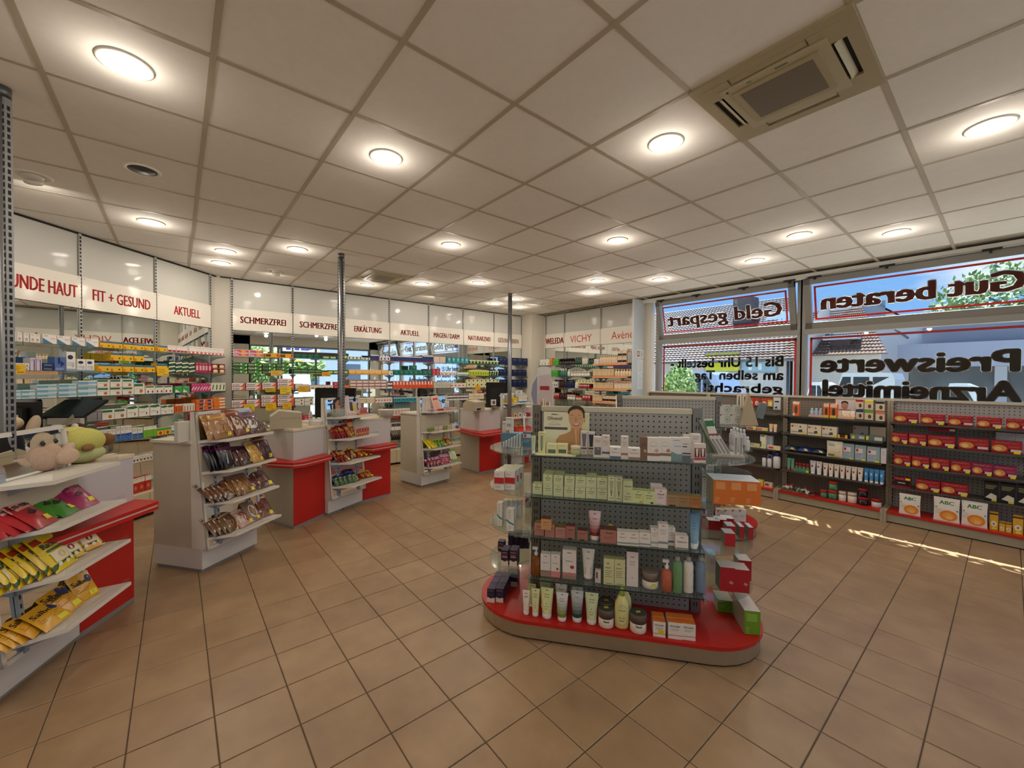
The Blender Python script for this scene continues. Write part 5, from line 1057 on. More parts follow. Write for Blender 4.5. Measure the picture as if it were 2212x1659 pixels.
item('carton', 1449.3, 1473, 996.5, 946, z1, 'white box with teal lower half on top gondola shelf', ct('#dfe0de', (('l', .2, .9, .8, 1, '#8a8a88'), ('p', ((0, 0), (1, 0), (1, .32), (.6, .30), (0, .42)), '#7f9a9a'), ('t', 'Hyaluron', .3, .62, .6, .05, '#5f7070', .02)), .05))
item('carton', 1473.4, 1491, 996.5, 946, z1, 'white box with navy base on top gondola shelf', ct('#e4e0dc', (('t', 'Hyaluron', .15, .72, .6, .05, '#3a4456', .02), ('r', .05, .6, .6, .64, '#2e3c66'), ('r', 0, 0, 1, .25, '#6e7686'), ('r', 0, .3, 1, .36, '#3c4a6e')), .05))
item('carton', 1477, 1492, 989, 940, z1, 'white box standing behind the navy based one', ct('#e4ddd6', (('l', .2, .8, .8, 2, '#999'),), .04))
item('carton', 1493, 1513, 992, 938, z1, 'taller white box with plum line near gondola post', ct('#e6ddd8', (('l', .15, .9, .85, 2, '#8a8a88'), ('r', .1, .62, .7, .65, '#6a2a44')), .045))
for i, (x, yb, yt) in enumerate(((1456, 995, 959), (1485.5, 995, 960), (1494, 990, 951))): item('bottle', x-2.4, x+2.4, yb, yt, z1, 'thin black mascara-like stick, %s of three among boxes' % ('left', 'middle', 'right')[i], lambda w, h: bottle(w, h, '#141416', '#0d0d0e', ()), name='stick', cat='stick')
for i, (a, c) in enumerate(((1499.5, 1511.5), (1512, 1524))): item('carton', a, c, 1000, 959, z1, 'small white box with dark red tube picture, %s of front pair' % ('left', 'right')[i], ct('#e2d6ce', (('r', .08, .3, .92, .78, '#5c1c22'), ('p', ((.25, .76), (.75, .76), (.62, .34), (.38, .34)), '#e4d4cc'), ('r', 0, .14, 1, .28, '#b04a50')), .035))
# right end of top shelf: leaflet easel with packs
p = P(1560, 985, z1); t = thing('pack_display', 'grey-green leaning cardboard display with slim packs on glass end shelf', 'display', (p.x, p.y, z1), GR_-.05)
GG = M('#8f9886', .5)
ob('base_board', MB().box(-.06, -.03, 0, .115, .09, .012, M('#b5aea0', .5)), t)
mx = Matrix.Translation((-.02, .03, .0)) @ Matrix.Rotation(math.radians(-26), 4, 'Y')
ob('back_board', MB().box(-.01, -.03, 0, .004, .06, .24, GG, mx=mx).add([(-.08, .06, 0), (-.02, .06, .0), (-.10, .06, .22), (-.08, .058, 0), (-.02, .058, 0), (-.10, .058, .22)], [(0, 1, 2), (5, 4, 3)], M('#9ea890', .5)), t)
slim = (('r', .25, .08, .75, .84, '#77737a'), ('r', .38, .1, .45, .8, '#c9c4c0'), ('r', .56, .1, .63, .8, '#c9c4c0'))
sm = carton(.020, .012, .125, '#cfcac2', slim); tag(ob('slim_pack', sm, t, (.068, -.028, .012)), None); ob('slim_pack', sm, t, (.096, -.028, .012))
for i in range(3): ob('leaning_pack', carton(.020, .012, .125, '#d2cdc6', slim), t, (-.008+i*.024, -.025+i*.012, .012), (0, math.radians(-30), 0))
for i in range(3): ob('green_topped_pack', carton(.016, .01, .10, '#e6e2da', (('r', 0, .55, 1, .92, '#2f7a4a'), ('r', 0, 0, 1, .08, '#b03030'))), t, (-.065+i*.017, .0+i*.01, .125), (0, math.radians(-18), 0))
p = P(1597, 965, z1); 
for i in range(6):
    q = p+Vector((math.cos(GA), math.sin(GA), 0))*(.012+.024*(i % 4)-.03)+Vector((-math.sin(GA), math.cos(GA), 0))*(.06+.03*(i//4)+.008*i)
    prod(bottle(.026, .13-.006*i, '#b9bcc0', '#dfe2e6', (('l', .3, .4, .7, 2, '#44484e'),)), 'bottle', 'clear-capped small bottle on glass end shelf behind slim packs', (q.x, q.y, z1), (0, 0, GA), 'clear-capped bottles behind slim packs')
# left end of top shelf
p = P(1106, 952, z1); t = thing('blue_display_box', 'blue cardboard tray with tall white packs on left glass end shelf', 'display', (p.x-.01, p.y+.03, z1), GA)
ob('tray', MB().box(-.10, 0, 0, .06, .10, .05, M('#5b83a0', .5)), t); ob('tall_pack', carton(.052, .045, .145, '#ded9d2', (('l', .1, .95, .9, 1, '#667'), ('r', .15, .55, .8, .60, '#4a86b4'), ('r', .15, .64, .8, .68, '#4a86b4'), ('r', .1, .05, .25, .35, '#a83a3a'), ('r', .35, .05, .5, .35, '#a83a3a'))), t, (-.045, .02, .02)); ob('tall_pack', carton(.03, .04, .11, '#d5d1ca', (('l', .1, .9, .9, 2, '#667'),)), t, (-.09, .05, .02))
p = P(1136, 966, z1); prod(carton(.058, .07, .10, '#55809c', (('r', .05, .62, .95, .88, '#e2d6d2'), ('r', .15, .68, .4, .84, '#b42a2a'), ('l', .1, .5, .9, 3, '#b8d0de')), top='#3f6a84'), 'carton', 'blue box with white and red label on left end shelf', (p.x, p.y+.01, z1), (0, 0, GA))
p = P(1104, 968, z1); t = thing('acrylic_holder', 'clear acrylic holder with fanned leaflets on left glass end shelf', 'holder', (p.x, p.y, z1), GA)
ob('holder_front', MB().add([(-.075, 0, 0), (.075, 0, 0), (.075, .02, .10), (-.075, .02, .045), (-.075, .05, 0), (.075, .05, 0)], [(0, 1, 2, 3), (0, 4, 5, 1)], ACR), t)
for i in range(7): ob('leaflet', MB().box(-.06+i*.018, .012+i*.003, .004, -.052+i*.018, .04+i*.003, .035+i*.010, M('#cdd2d2', .5)), t)
q = P(1123, 963, z1); t = thing('paper_strip', 'white curved paper strip standing on left end of top shelf', 'strip', (q.x, q.y+.03, z1), GA)
ob('strip', MB().add([(-.006+.014*math.sin(j*.5)*(1-j/8)+s*.012, .0+.004*j, .02+.185*j/8) for j in range(9) for s in (0, 1)], [(2*j, 2*j+1, 2*j+3, 2*j+2) for j in range(8)], M('#e6e4e0', .5)), t)
# --- second shelf: pale green boxes
OLc = lambda: ct('#d3dcae', OL, .06, '#b8bf8a')
bx_ = [(1150, 1171, 1068), (1172.5, 1194, 1070.5), (1195, 1216.6, 1072.5), (1218, 1240, 1074.5), (1241.5, 1264, 1076), (1265.5, 1288, 1077.5), (1289, 1311.5, 1079)]
for i, (a, c, y) in enumerate(bx_): item('carton', a, c, y, y-23, z2, 'pale green Olivenöl cream box in bottom row, second gondola shelf', OLc(), group='pale green boxes, bottom row')
for i, (a, c, y) in enumerate(bx_):
    if i: item('carton', a+(1 if i in (3, 4) else 0), c+(1 if i in (3, 4) else 0), y, y-23, z2, 'pale green Olivenöl cream box in upper row, second gondola shelf', OLc(), group='pale green boxes, upper row').location.z += PX(23.2, 2.45)+.0
for i, (a, c, y) in enumerate(bx_):
    if i in (1, 2, 5):
        o = item('carton', a, c, y, y-23, z2, 'pale green Olivenöl cream box at back, topmost on second gondola shelf', OLc(), group='pale green boxes, back row'); o.location.x += -.062*math.sin(GA); o.location.y += .062*math.cos(GA); o.location.z += PX(23.2, 2.45)+.0
TBX = (('e', .5, .93, .2, .02, LG), ('p', ((.2, .84), (.8, .84), (.64, .42), (.36, .42)), '#a9b68c'), ('p', ((.36, .42), (.64, .42), (.55, .2), (.45, .2)), '#77836a'), ('l', .2, .12, .8, 1, LG))
for i, (a, c, y) in enumerate(((1312.8, 1328, 1082), (1328.7, 1344.3, 1083.5))): item('carton', a, c, y, y-52, z2, 'tall pale green box with tube picture, %s one' % ('left', 'right')[i], ct('#d3dab0', TBX, .045, '#c4cba0'))
item('carton', 1345.7, 1366, 1086, 1039, z2, 'tall pale green box marked 50 on second gondola shelf', ct('#cdd4a2', (('t', 'Olivenöl', .15, .72, .7, .07, '#3c4636', .02), ('t', '50', .4, .38, .3, .08, '#444'), ('l', .15, .3, .85, 3, LG)), .05))
for i, (a, c, y) in enumerate(((1366.5, 1389.7, 1087.5), (1390, 1414, 1089.7))): item('carton', a, c, y, y-28, z2, 'short pale green box, %s of the pair beside pinkish box' % ('left', 'right')[i], ct('#d0dc9e', OL[:3]+(('e', .75, .12, .14, .08, ('#d9a04a', '#5a3a5a')[i]),), .06, '#bcc48a'))
for i, (a, c, y, h) in enumerate(((1406, 1430, 1084, 36), (1414.5, 1439.6, 1091, 34))): item('carton', a, c, y, y-h, z2, 'pinkish white Olivenöl box, %s one' % ('rear', 'front')[i], ct('#e2d2d0', OL[:3]+(('e', .3, .08, .3, .06, '#c9d89a'),), .05))
for i, (a, c, y, col) in enumerate(((1441, 1465, 1093.5, '#a48564'), (1465.5, 1490, 1095, '#a07c56'), (1490.5, 1515, 1097, '#a8713e'))): item('carton', a, c, y, y-24, z2, '%s brown cream box at right end of second gondola shelf' % ('leftmost', 'middle', 'rightmost')[i], ct(col, (('t', 'Olivenöl', .2, .68, .6, .1, '#5c4028', .02), ('l', .2, .5, .8, 2, '#6a4a30'), ('r', .2, 0, .75, .12, ('#2a2018', col, '#c98a3e')[i])), .06, '#8f7a52'))
# end boxes second shelf
for i, (a, c, y, t_) in enumerate(((1541.8, 1574, 1089.7, 1037), (1575.4, 1608, 1091, 1039), (1609, 1642, 1092.7, 1041))):
    for j in range(2):
        o = item('carton', a, c, y, t_, z2, 'large orange box with white top, %s of three in %s row' % (('left', 'middle', 'right')[i], ('front', 'rear')[j]), ct('#d9701e', (('r', .15, .62, .75, .92, '#e29a5c'), ('l', .1, .28, .4, 3, '#f0b888')), .085, '#d8dcec', '#b5a98a'))
        if j: o.location.x += -.088*math.sin(GA); o.location.y += .088*math.cos(GA)
for i, (a, c) in enumerate(((1067, 1089), (1090, 1112.5))):
    for j in range(3):
        o = item('carton', a, c, 1058, 1018, z2, 'white box with red belt on left glass end shelf', ct('#e9e3dc', (('r', 0, .34, 1, .66, '#c02a2c'), ('l', .1, .85, .6, 2, '#c98a8a'), ('r', 0, .30, 1, .33, '#8a8478'), ('l', .1, .2, .7, 2, '#b07070')), .075, '#e9dcc6'), group='white boxes with red belt, left end')
        o.location.x += -j*.078*math.sin(GA)+j*.01; o.location.y += j*.078*math.cos(GA)
# --- third shelf
PK = lambda col: (('t', 'Olivenöl', .2, .66, .6, .12, '#6a4636', .02), ('l', .2, .5, .8, 2, '#94685a'))
for i, (a, c, y, h, col, l) in enumerate(((1154, 1175.5, 1157, 27, '#b57f70', 'first'), (1176.6, 1198, 1161, 28, '#b57f70', 'second'), (1199, 1221.5, 1162.5, 23, '#c08c80', 'third'), (1222, 1242, 1165, 28, '#a87264', 'fourth'), (1247, 1269, 1167.5, 21, '#a87264', 'fifth'))):
    item('carton', a, c, y, y-h, z3, '%s dusty pink cube from left on third gondola shelf' % l, ct(col, PK(col)+((('r', .25, 0, .7, .1, '#2a1a16'),) if i > 2 else ()), .055, '#8a6a34' if i < 3 else '#6e3a34'))
item('carton', 1160, 1181.7, 1147, 1124, z3+.085, 'light brown cube standing on top of the pink cubes', ct('#c99a68', PK(''), .055, '#5a3224')).location.y += .03
item('tube', 1271, 1297.5, 1168, 1106, z3, 'tube fading from pink to deep red on third gondola shelf', tb('#8e1f2c', (('e', .5, .9, .12, .015, '#8a5a60'), ('t', 'Olivenöl', .32, .72, .36, .035, '#7a2a36', .02)), '#efe4da', '#dfc6c8'))
item('carton', 1296.5, 1332, 1174, 1145, z3, 'big dusty pink box with brown lid and yellow tag', ct('#b07868', (('t', 'Olivenöl', .3, .72, .45, .13, '#5a3a30', .03), ('l', .2, .5, .8, 3, '#8a5a4c')), .07, '#6a4038'))
p = P(1331, 1129, z3+.085); ob('price_tag', MB().box(-.012, -.01, 0, .012, .01, .001, M('#e0d81e')), None, (P(1319, 1134, z3+.084).x, P(1319, 1134, z3+.084).y, z3+.0845), (0, 0, .5)); tag(bpy.context.scene.objects['price_tag'], 'yellow price sticker on brown lid of big pink box', 'sticker')
for i, (a, c, y, h) in enumerate(((1333, 1356.8, 1178, 29), (1357, 1380, 1179.6, 29), (1381, 1404.7, 1181, 30))): item('carton', a, c, y, y-h, z3, 'white Hyaluron cube with grey-green stripe on third shelf', ct('#e8e0d6', (('e', .5, .85, .2, .04, '#a09c98'), ('t', 'Hyaluron', .2, .55, .6, .12, '#6f6a66', .01), ('r', 0, .12, 1, .24, '#90a09a')), .055), group='white cubes with grey-green stripe')
for a, c, y, t_, l, cc in ((1405.8, 1421.4, 1181.4, 1141, 'narrow white box with pale stripe beside the white cubes', '#a0b0ac'), (1422, 1442.6, 1184, 1132, 'tallest white box with grey stripe on third shelf', '#8a8c90'), (1443, 1458, 1179, 1140, 'narrow white box with dark blue stripe on third shelf', '#5a6478')):
    item('carton', a, c, y, t_, z3, l, ct('#e6ded6', HY(cc), .05))
item('carton', 1459, 1486, 1187, 1158, z3, 'white box with black foot line right end of third shelf', ct('#e8dfd6', (('e', .5, .88, .2, .04, '#a09c98'), ('t', 'Hyaluron', .15, .5, .7, .13, '#6f6a66', .02), ('r', 0, .05, 1, .10, '#2a2a2c')), .06))
for i in range(2):
    o = item('tube', 1490.5, 1510.5, 1187-i*1, 1112, z3, 'translucent pale blue tube beside gondola post, %s one' % ('front', 'rear')[i], tb('#8fb4cc', (('l', .35, .75, .65, 3, '#4a7a9a'), ('r', .3, .2, .7, .27, '#5a8aa8')), '#dfe6ea', '#6c94b4')); o.location.x += -i*.04*math.sin(GA)+i*.015; o.location.y += i*.04*math.cos(GA)
RB = lambda d=.085: ct('#b01822', (), d, '#dcd4dc', '#8f8a7c')
item('carton', 1566, 1587.5, 1180.5, 1152.5, z3, 'single red box nearest on right glass end shelf', RB())
for i in range(3): item('carton', 1579+i*19.3-8*(i == 0), 1588+i*19.3, 1163+i*1.5, 1137+i*1.2, z3, 'red box with white top, %s of middle row' % ('left', 'centre', 'right')[i], RB())
for i in range(3): item('carton', 1531+i*13, 1555+i*13, 1145-i*1.5, 1125-i*1.5, z3, 'red box in overlapping back group on right end shelf', RB(.07), group='red boxes in the back group').location.y += .012*i
for i in range(4): item('carton', 1535+i*16, 1549.5+i*16, 1134, 1108, z3, 'small white box with red corner behind the red boxes', ct('#e2dad2', (('p', ((0, .75), (0, 1), (.4, 1)), '#b03038'), ('l', .2, .55, .9, 3, '#99948e')), .05), group='white boxes behind red ones').location.y += .10
TL = (('l', .25, .93, .6, 3, '#8f8c88'), ('l', .25, .7, .6, 3, '#a9a6a0'), ('p', ((0, .45), (.4, .34), (1, .26), (1, .33), (.45, .42), (0, .53)), '#2f8f86'), ('l', .3, .2, .6, 2, '#8f8c88'))
item('carton', 1093.5, 1110, 1147, 1099, z3, 'tall white box with teal wave, nearest on left end shelf', ct('#e4dfd6', TL, .04)); item('carton', 1073, 1085, 1136, 1086, z3, 'tall white box with teal wave at left edge of glass', ct('#e4dfd6', TL, .045))
for i in range(4): item('carton', 1074+i*10, 1083.5+i*10, 1126-i, 1084, z3, 'cream topped tall white box in group behind teal wave boxes', ct('#d9d4ca', (('l', .2, .9, .8, 3, '#99948e'),), .05, '#d6c9a8'), group='tall white boxes on left end').location.y += .05
for i in range(2): item('carton', 1107+i*12, 1118+i*12, 1104, 1070, z3, 'grey box with purple wave seen through glass, rear left end', ct('#a8a6a2', (('p', ((0, .3), (1, .6), (1, .75), (0, .5)), '#8a4a78'),), .04), group='purple wave boxes').location.y += .12
# --- fourth shelf
item('bottle', 1147, 1166.5, 1243, 1184, z4, 'amber oil bottle with white pump at left of fourth gondola shelf', lambda w, h: bottle(w, h, '#8a4a14', '#e4e0da', (('r', .25, .15, .75, .45, '#c98a4a'),), 'pump'))
HR = lambda tone: (('e', .5, .9, .2, .02, '#9a9692'), ('e', .5, .62, .34, .17, '#c9c0ba'), ('e', .5, .62, .32, .16, '#e8e0d8'), ('t', 'Hyaluron', .26, .60, .5, .05, '#4f4a48', .02), ('r', 0, 0, 1, .26, '#a08678'), ('r', 0, .24, 1, .27, '#7a6054'))
item('carton', 1167, 1189, 1245, 1197, z4, 'white box with ring and taupe foot beside amber bottle', ct('#e8e0d8', HR(0), .05))
item('carton', 1189.5, 1209.5, 1247, 1198, z4, 'narrower white box with pink foot and red dot', ct('#e8e0d8', HR(0)[:4]+(('r', 0, 0, 1, .26, '#d98a86'), ('e', .72, .38, .13, .05, '#c0283e')), .05))
item('carton', 1214.5, 1244, 1251, 1188, z4, 'large white box with ring, red dot and pink band', ct('#e8e0d8', HR(0)[:4]+(('r', 0, 0, 1, .22, '#a08678'), ('r', 0, .13, 1, .2, '#d07a7e'), ('e', .72, .42, .15, .06, '#c0283e')), .06))
item('tube', 1256.5, 1284, 1252, 1189, z4, 'white tube with brown lower part on fourth gondola shelf', tb('#e9e3da', (('e', .5, .9, .12, .015, '#8a8682'), ('t', 'Hyaluron', .34, .68, .32, .035, '#4f4a48', .02), ('r', .22, .18, .78, .40, '#b07c66')), '#efe9e0'))
item('carton', 1285.5, 1297.5, 1259, 1233, z4, 'tiny white box with printed side next to the brown tube', ct('#e2d6cc', (('r', .15, .35, .5, .9, '#8a5a4a'), ('l', .2, .25, .8, 2, '#a88')), .03))
GT = (('e', .4, .82, .18, .02, LG), ('t', 'Olivenöl', .15, .63, .5, .05, '#3c4636', .03), ('l', .15, .55, .8, 4, '#8a9470'), ('l', .2, .06, .85, 1, LG))
for i, (a, c, y) in enumerate(((1303.7, 1326, 1263), (1327, 1350, 1265))): item('carton', a, c, y, y-56, z4, 'tall olive-cream box, %s of pair on fourth shelf' % ('left', 'right')[i], ct('#d5d3a0', GT, .05, '#b9b784'))
item('carton', 1353.4, 1378, 1267, 1192, z4, 'tallest pinkish white box on fourth gondola shelf', ct('#e6d9d4', (('e', .5, .85, .2, .015, '#9a9692'), ('l', .25, .72, .75, 2, '#aaa09c'), ('e', .5, .25, .06, .015, '#8a8480')), .05, '#8a7e74'))
item('jar', 1388, 1423.6, 1272, 1238, z4, 'white jar with taupe metallic lid and yellow tag', lambda w, h: jar(w, h, '#e6dccf', '#8a7a70', (('l', .1, .4, .3, 2, '#6a6460'), ('e', .62, .25, .12, .16, '#dfd632')), .5))
item('bottle', 1430, 1452.6, 1278, 1212, z4, 'pink-orange pump bottle with white pump head', lambda w, h: bottle(w, h, '#c4694e', '#e9e4de', (('r', .2, .2, .8, .38, '#dd8a70'),), 'pump'))
for a, c, col, l in ((1453.7, 1473.8, '#6f9a68', 'green spray bottle with clear cap on fourth shelf'), (1477, 1498, '#e4dcd0', 'white spray bottle with clear cap between green and blue ones'), (1504, 1524, '#7688a0', 'grey-blue spray bottle with clear cap beside gondola post')):
    item('bottle', a, c, 1281, 1205, z4, l, lambda w, h, col=col: bottle(w, h, col, '#a8a094', (('l', .3, .6, .7, 2, '#4a4a48'), ('l', .3, .2, .7, 1, '#77746c')), 'spray'))
SP = (('t', 'allga', .62, .35, .25, .12, '#e8c8c8'),)
for i, (a, c, y, t_) in enumerate(((1556, 1586.4, 1278, 1226), (1587.5, 1617.6, 1280.7, 1231))): item('carton', a, c, y, t_, z4, 'large red box with white top, %s of front pair on fourth end shelf' % ('left', 'right')[i], ct('#ab1822', SP, .10, '#ddd0cc', '#8f8a7c'))
item('carton', 1596, 1622, 1254, 1211, z4, 'large red box behind the front pair on fourth end shelf', ct('#ab1822', SP, .10, '#ddd0cc', '#8f8a7c'))
item('carton', 1532, 1546, 1240, 1200, z4, 'white box with grey print behind red boxes, fourth shelf', ct('#cfc8bc', (('l', .2, .8, .8, 4, '#8f8a84'),), .10))
PU = (('r', 0, 0, 1, .36, '#e2d2c0'), ('p', ((.2, .36), (.8, .36), (.6, .30), (.4, .30)), '#33203f'), ('t', 'femibion', .1, .82, .8, .09, '#d0a8a0', .02), ('r', .15, .55, .85, .62, '#d89a6a'), ('r', .15, .68, .85, .72, '#a86a6a'))
PUb = PU[:3]+(('r', .15, .48, .85, .68, '#27364e'),)
for i, (a, c) in enumerate(((1082, 1098), (1100, 1117))):
    item('carton', a, c, 1223+i, 1189, z4, 'purple and white box, %s of front pair on left fourth end shelf' % ('left', 'right')[i], ct('#33203f', PU, .085, '#3c264a'))
item('carton', 1075, 1089, 1203, 1170, z4, 'purple and white box behind the front pair, left fourth end shelf', ct('#33203f', PU, .05, '#3c264a'))
for i in range(4): item('carton', 1083+i*11.5, 1094+i*11.5, 1190, 1155, z4, 'plain dark purple box in rear group of left end shelf', ct('#2c1c38', (('r', .2, .7, .8, .9, '#9a8a2a') if i == 1 else ('r', .2, .8, .8, .9, '#5a4a6a'),), .05), group='dark purple boxes at rear').location.y += .06
for j in range(3):
    for i, (a, c) in enumerate(((1051.5, 1069), (1070, 1087.4))):
        o = item('carton', a, c, 1301.5, 1272, zb_, 'purple and white box, %s column on red base, %s' % (('left', 'right')[i], ('front', 'second', 'third')[j]), ct('#33203f', PUb, .08, '#3c264a')); o.location.x += -j*.083*math.sin(GA); o.location.y += j*.083*math.cos(GA)
item('carton', 1095, 1118, 1267, 1240, zb_, 'dark purple and cream box at rear of left red base', ct('#2c1c38', (('r', 0, 0, 1, .4, '#b8a498'), ('l', .2, .8, .8, 2, '#8a5a7a')), .08))
# --- red base plate
OT = lambda: (('e', .5, .93, .12, .014, '#5f6a4c'), ('t', 'Olivenöl', .3, .78, .4, .035, '#4a5232', .02), ('l', .3, .72, .7, 1, '#7a8258'), ('e', .5, .5, .05, .018, '#6f7a4a'), ('l', .32, .42, .68, 2, '#8f9868'))
for a, c, yb, yt, l, mk in (
 (1127, 1144, 1329, 1277, 'slim white tube with lime green wave at left of red base', tb('#e9ddd0', (('l', .3, .88, .7, 1, '#5a5a50'), ('t', 'Mandel', .3, .72, .4, .05, '#5a4a3a', .03), ('p', ((.05, .15), (.95, .15), (.95, .46), (.6, .38), (.3, .48), (.05, .42)), '#a4bc48')))),
 (1146, 1165, 1333, 1274, 'slim pale yellow Olivenöl tube, second from left on red base', tb('#dde0a4', OT())),
 (1166, 1194, 1338, 1274, 'wide pale yellow Olivenöl tube, third on red base', tb('#dfe0a2', OT())),
 (1200, 1226, 1344, 1284, 'tube fading from white to olive green on red base', tb('#7f8a34', OT()[:3], '#e9e0d8', '#dcdce0')),
 (1232, 1259.5, 1346, 1280, 'tube fading from grey to dark green on red base', tb('#1f4434', OT()[:2], '#e9e0d8', '#c6cac8')),
 (1263, 1292, 1351, 1285, 'pale green tube right of the dark green tube', tb('#d3dcac', OT())),
 (1137, 1157, 1312, 1264, 'pale green tube standing behind slim ones on red base', tb('#c9d09a', OT()[:2])),
 (1163, 1190, 1316, 1254, 'grey-green tube standing at the back of red base', tb('#a9b890', OT()[:2])),
 (1198, 1224, 1330, 1262, 'tube with olive lower half behind the white-to-olive one', tb('#8a9440', OT()[:2], '#e9e0d8', '#d8d4c8')),
 (1234, 1259, 1332, 1272, 'grey tube behind the dark green tube', tb('#b4bab4', OT()[:2]))):
    item('tube', a, c, yb, yt, zb_, l, mk)
for a, c, yb, yt, l, tagc in ((1292.4, 1326, 1342, 1303, 'rear cream jar with dark lid and orange tag', '#d99a1e'), (1292.4, 1326, 1357, 1319, 'front cream jar with dark lid and yellow tag on red base', '#ddd61e'), (1361.5, 1397, 1369, 1329, 'cream jar with dark lid and yellow tag right of yellow bottle', '#ddd61e')):
    o = item('jar', a, c, yb, yt, zb_, l, lambda w, h: jar(w, h, '#e6dcc8', '#6a5f56', (('t', 'Olivenöl', .35, .35, .3, .14, '#4a4a40', .03), ('l', .3, .2, .7, 2, '#6a6a58')), .45))
    k = pj(o.location)[2]; h = PX(yb-yt, k); ob('lid_tag', MB().box(-.012, -.008, 0, .012, .008, .0012, M(tagc, .5)).box(-.007, -.004, .0012, .007, -.002, .0014, M('#555')).box(-.007, .001, .0012, .007, .003, .0014, M('#555')), o, (0, 0, h), (0, 0, .3))
    ob('lid_top', MB().lathe([(.0, h-.0005), (PX(c-a, k)*.47, h+.0003)], M('#4a4a44', .4), 20), o)
for i, (a, c, yb, yt) in enumerate(((1332, 1364, 1350, 1262), (1327.5, 1359, 1362, 1274))): item('bottle', a, c, yb, yt, zb_, '%s big pale yellow bottle with green pump cap on red base' % ('rear', 'front')[i], lambda w, h: bottle(w, h, '#e2d98c', '#a9c45a', (('e', .5, .38, .38, .24, '#cdd8a8'), ('t', 'Olivenöl', .32, .46, .36, .03, '#4f5a3a', .02), ('l', .35, .3, .65, 2, '#8f9868')), 'flat'))
MU = (('t', 'MULGARD', .15, .72, .7, .1, '#4a4440', .03), ('l', .2, .62, .8, 2, '#8f8a84'), ('r', 0, .22, 1, .25, '#c4402a'))
for a, c, yb, yt, l in ((1411.5, 1437, 1376.5, 1343, 'orange-topped white box with yellow tag on red base'), (1444, 1472.5, 1381, 1345, 'orange-topped white box, left of pair on red base'), (1473, 1501.7, 1383.7, 1348, 'orange-topped white box, right of pair on red base')):
    for j in range(2):
        o = item('carton', a, c, yb, yt, zb_, l if j == 0 else 'rear '+l, ct('#ebe2d6', MU+((('r', .4, .2, .85, .5, '#ddd62c'),) if a < 1440 and j == 0 else ()), .05, '#d9742a')); o.location.x += -j*.052*math.sin(GA); o.location.y += j*.052*math.cos(GA)
item('carton', 1608.7, 1641, 1371, 1320, zb_, 'big green-fronted box with white top at right end of red base', ct('#6a9a1e', (('r', .15, .55, .8, .88, '#8ab44a'), ('l', .1, .28, .35, 4, '#a8c870')), .21, '#e0d2cc', '#b0aa96'), rz=.02)
item('carton', 1551, 1582, 1323, 1297, zb_, 'green box behind the big one on right red base', ct('#5c9426', (('l', .15, .6, .5, 3, '#8ab44a'),), .12, '#e0d2cc', '#b0aa96'))
# --- goods on the second gondola
G2 = Vector((-2.345, 4.101, 0)); ux = Vector((math.cos(GA), math.sin(GA), 0)); uy = Vector((-math.sin(GA), math.cos(GA), 0))
def g2(s, o, z, me, kind, lab, rz=0., **k): p = G2+ux*s-uy*o; return prod(me, kind, lab, (p.x, p.y, z), (0, 0, GA+rz), name='cosmetics_box' if kind == 'carton' else None, **k)
for i in range(2):
    for j in range(2): g2(.56+i*.10, .05, z1+j*.10, carton(.098, .03, .098, '#c9c9c0', (('e', .7, .5, .26, .38, '#98a09a'), ('e', .7, .5, .20, .30, '#c4c6be'), ('e', .7, .5, .1, .15, '#8f9a8a'), ('p', ((0, .8), (0, 1), (.2, 1)), '#a03a3a'))), 'carton', 'pale flat pack with round clear window beside second gondola post', group='pale round-window packs')
t = thing('display_wedge', 'tall beige wedge-shaped cardboard stand on second gondola end shelf', 'display', tuple(G2+ux*.74-uy*.12+Vector((0, 0, z1))), GA)
ob('wedge_side', MB().add([(-.06, 0, 0), (.11, 0, 0), (.02, .0, .33), (-.05, .1, 0), (.12, .1, 0), (.03, .1, .33)], [(0, 1, 2), (5, 4, 3), (1, 4, 5, 2), (0, 2, 5, 3)], M('#b5a488', .5)), t); ob('hanging_packs', MB().box(.07, .0, .10, .13, .06, .26, M('#6f7a7e', .25), mx=Matrix.Rotation(.25, 4, 'Y')), t)
for i in range(3): g2(.60+i*.07, .15, z2, bottle(.05, .14, '#c9ccca', '#dfe2e4', (('l', .3, .4, .7, 2, '#5a6a5a'),)), 'bottle', 'white bottle on second gondola end shelf', group='white bottles on second gondola')
for i in range(5): g2(-.40+i*.16, -.12, z1, carton(.12, .10, .13, '#cbbd9c'), 'carton', 'cream box behind pegboard of second gondola', group='cream boxes behind second gondola')
for k_, (s, y, l) in enumerate(((-.36, .15, 'left'), (.28, .15, 'right'))): g2(s, y, z1, carton(.30, .10, .272, '#cdbd99'), 'carton', '%s wide cream box top behind near gondola rail' % l) if False else None
# bottle-shaped standee by the far counter
p = P(1185, 905, 1.0); kz = 4.9; base = EYE+ray(1183, 905)*kz; t = thing('bottle_standee', 'tall white bottle-shaped cardboard display behind near gondola post', 'display', (base.x, base.y, .0), -YAW-.02)
def zat(py): return (EYE+ray(1183, py)*kz).z
def xat(px_): return (px_-1183)/FPX*kz
pts = [(1156, 905), (1148, 880), (1144, 850), (1148, 825), (1160, 810), (1161, 795), (1170, 791.5), (1184, 792), (1189, 797), (1189, 811), (1195, 835), (1195, 905)]
W1 = M('#d5d2d0', .5)
po_ = [(xat(a), zat(c)) for a, c in pts]; n_ = len(po_)
b = MB().add([(x, 0, z) for x, z in po_]+[(x, .03, z) for x, z in po_], [tuple(range(n_))[::-1], tuple(range(n_, 2*n_))]+[(i, (i+1) % n_, n_+(i+1) % n_, n_+i) for i in range(n_)], W1); b.box(xat(1158), 0, .0, xat(1193), .25, zat(903), W1); ob('bottle_shape', b, t)
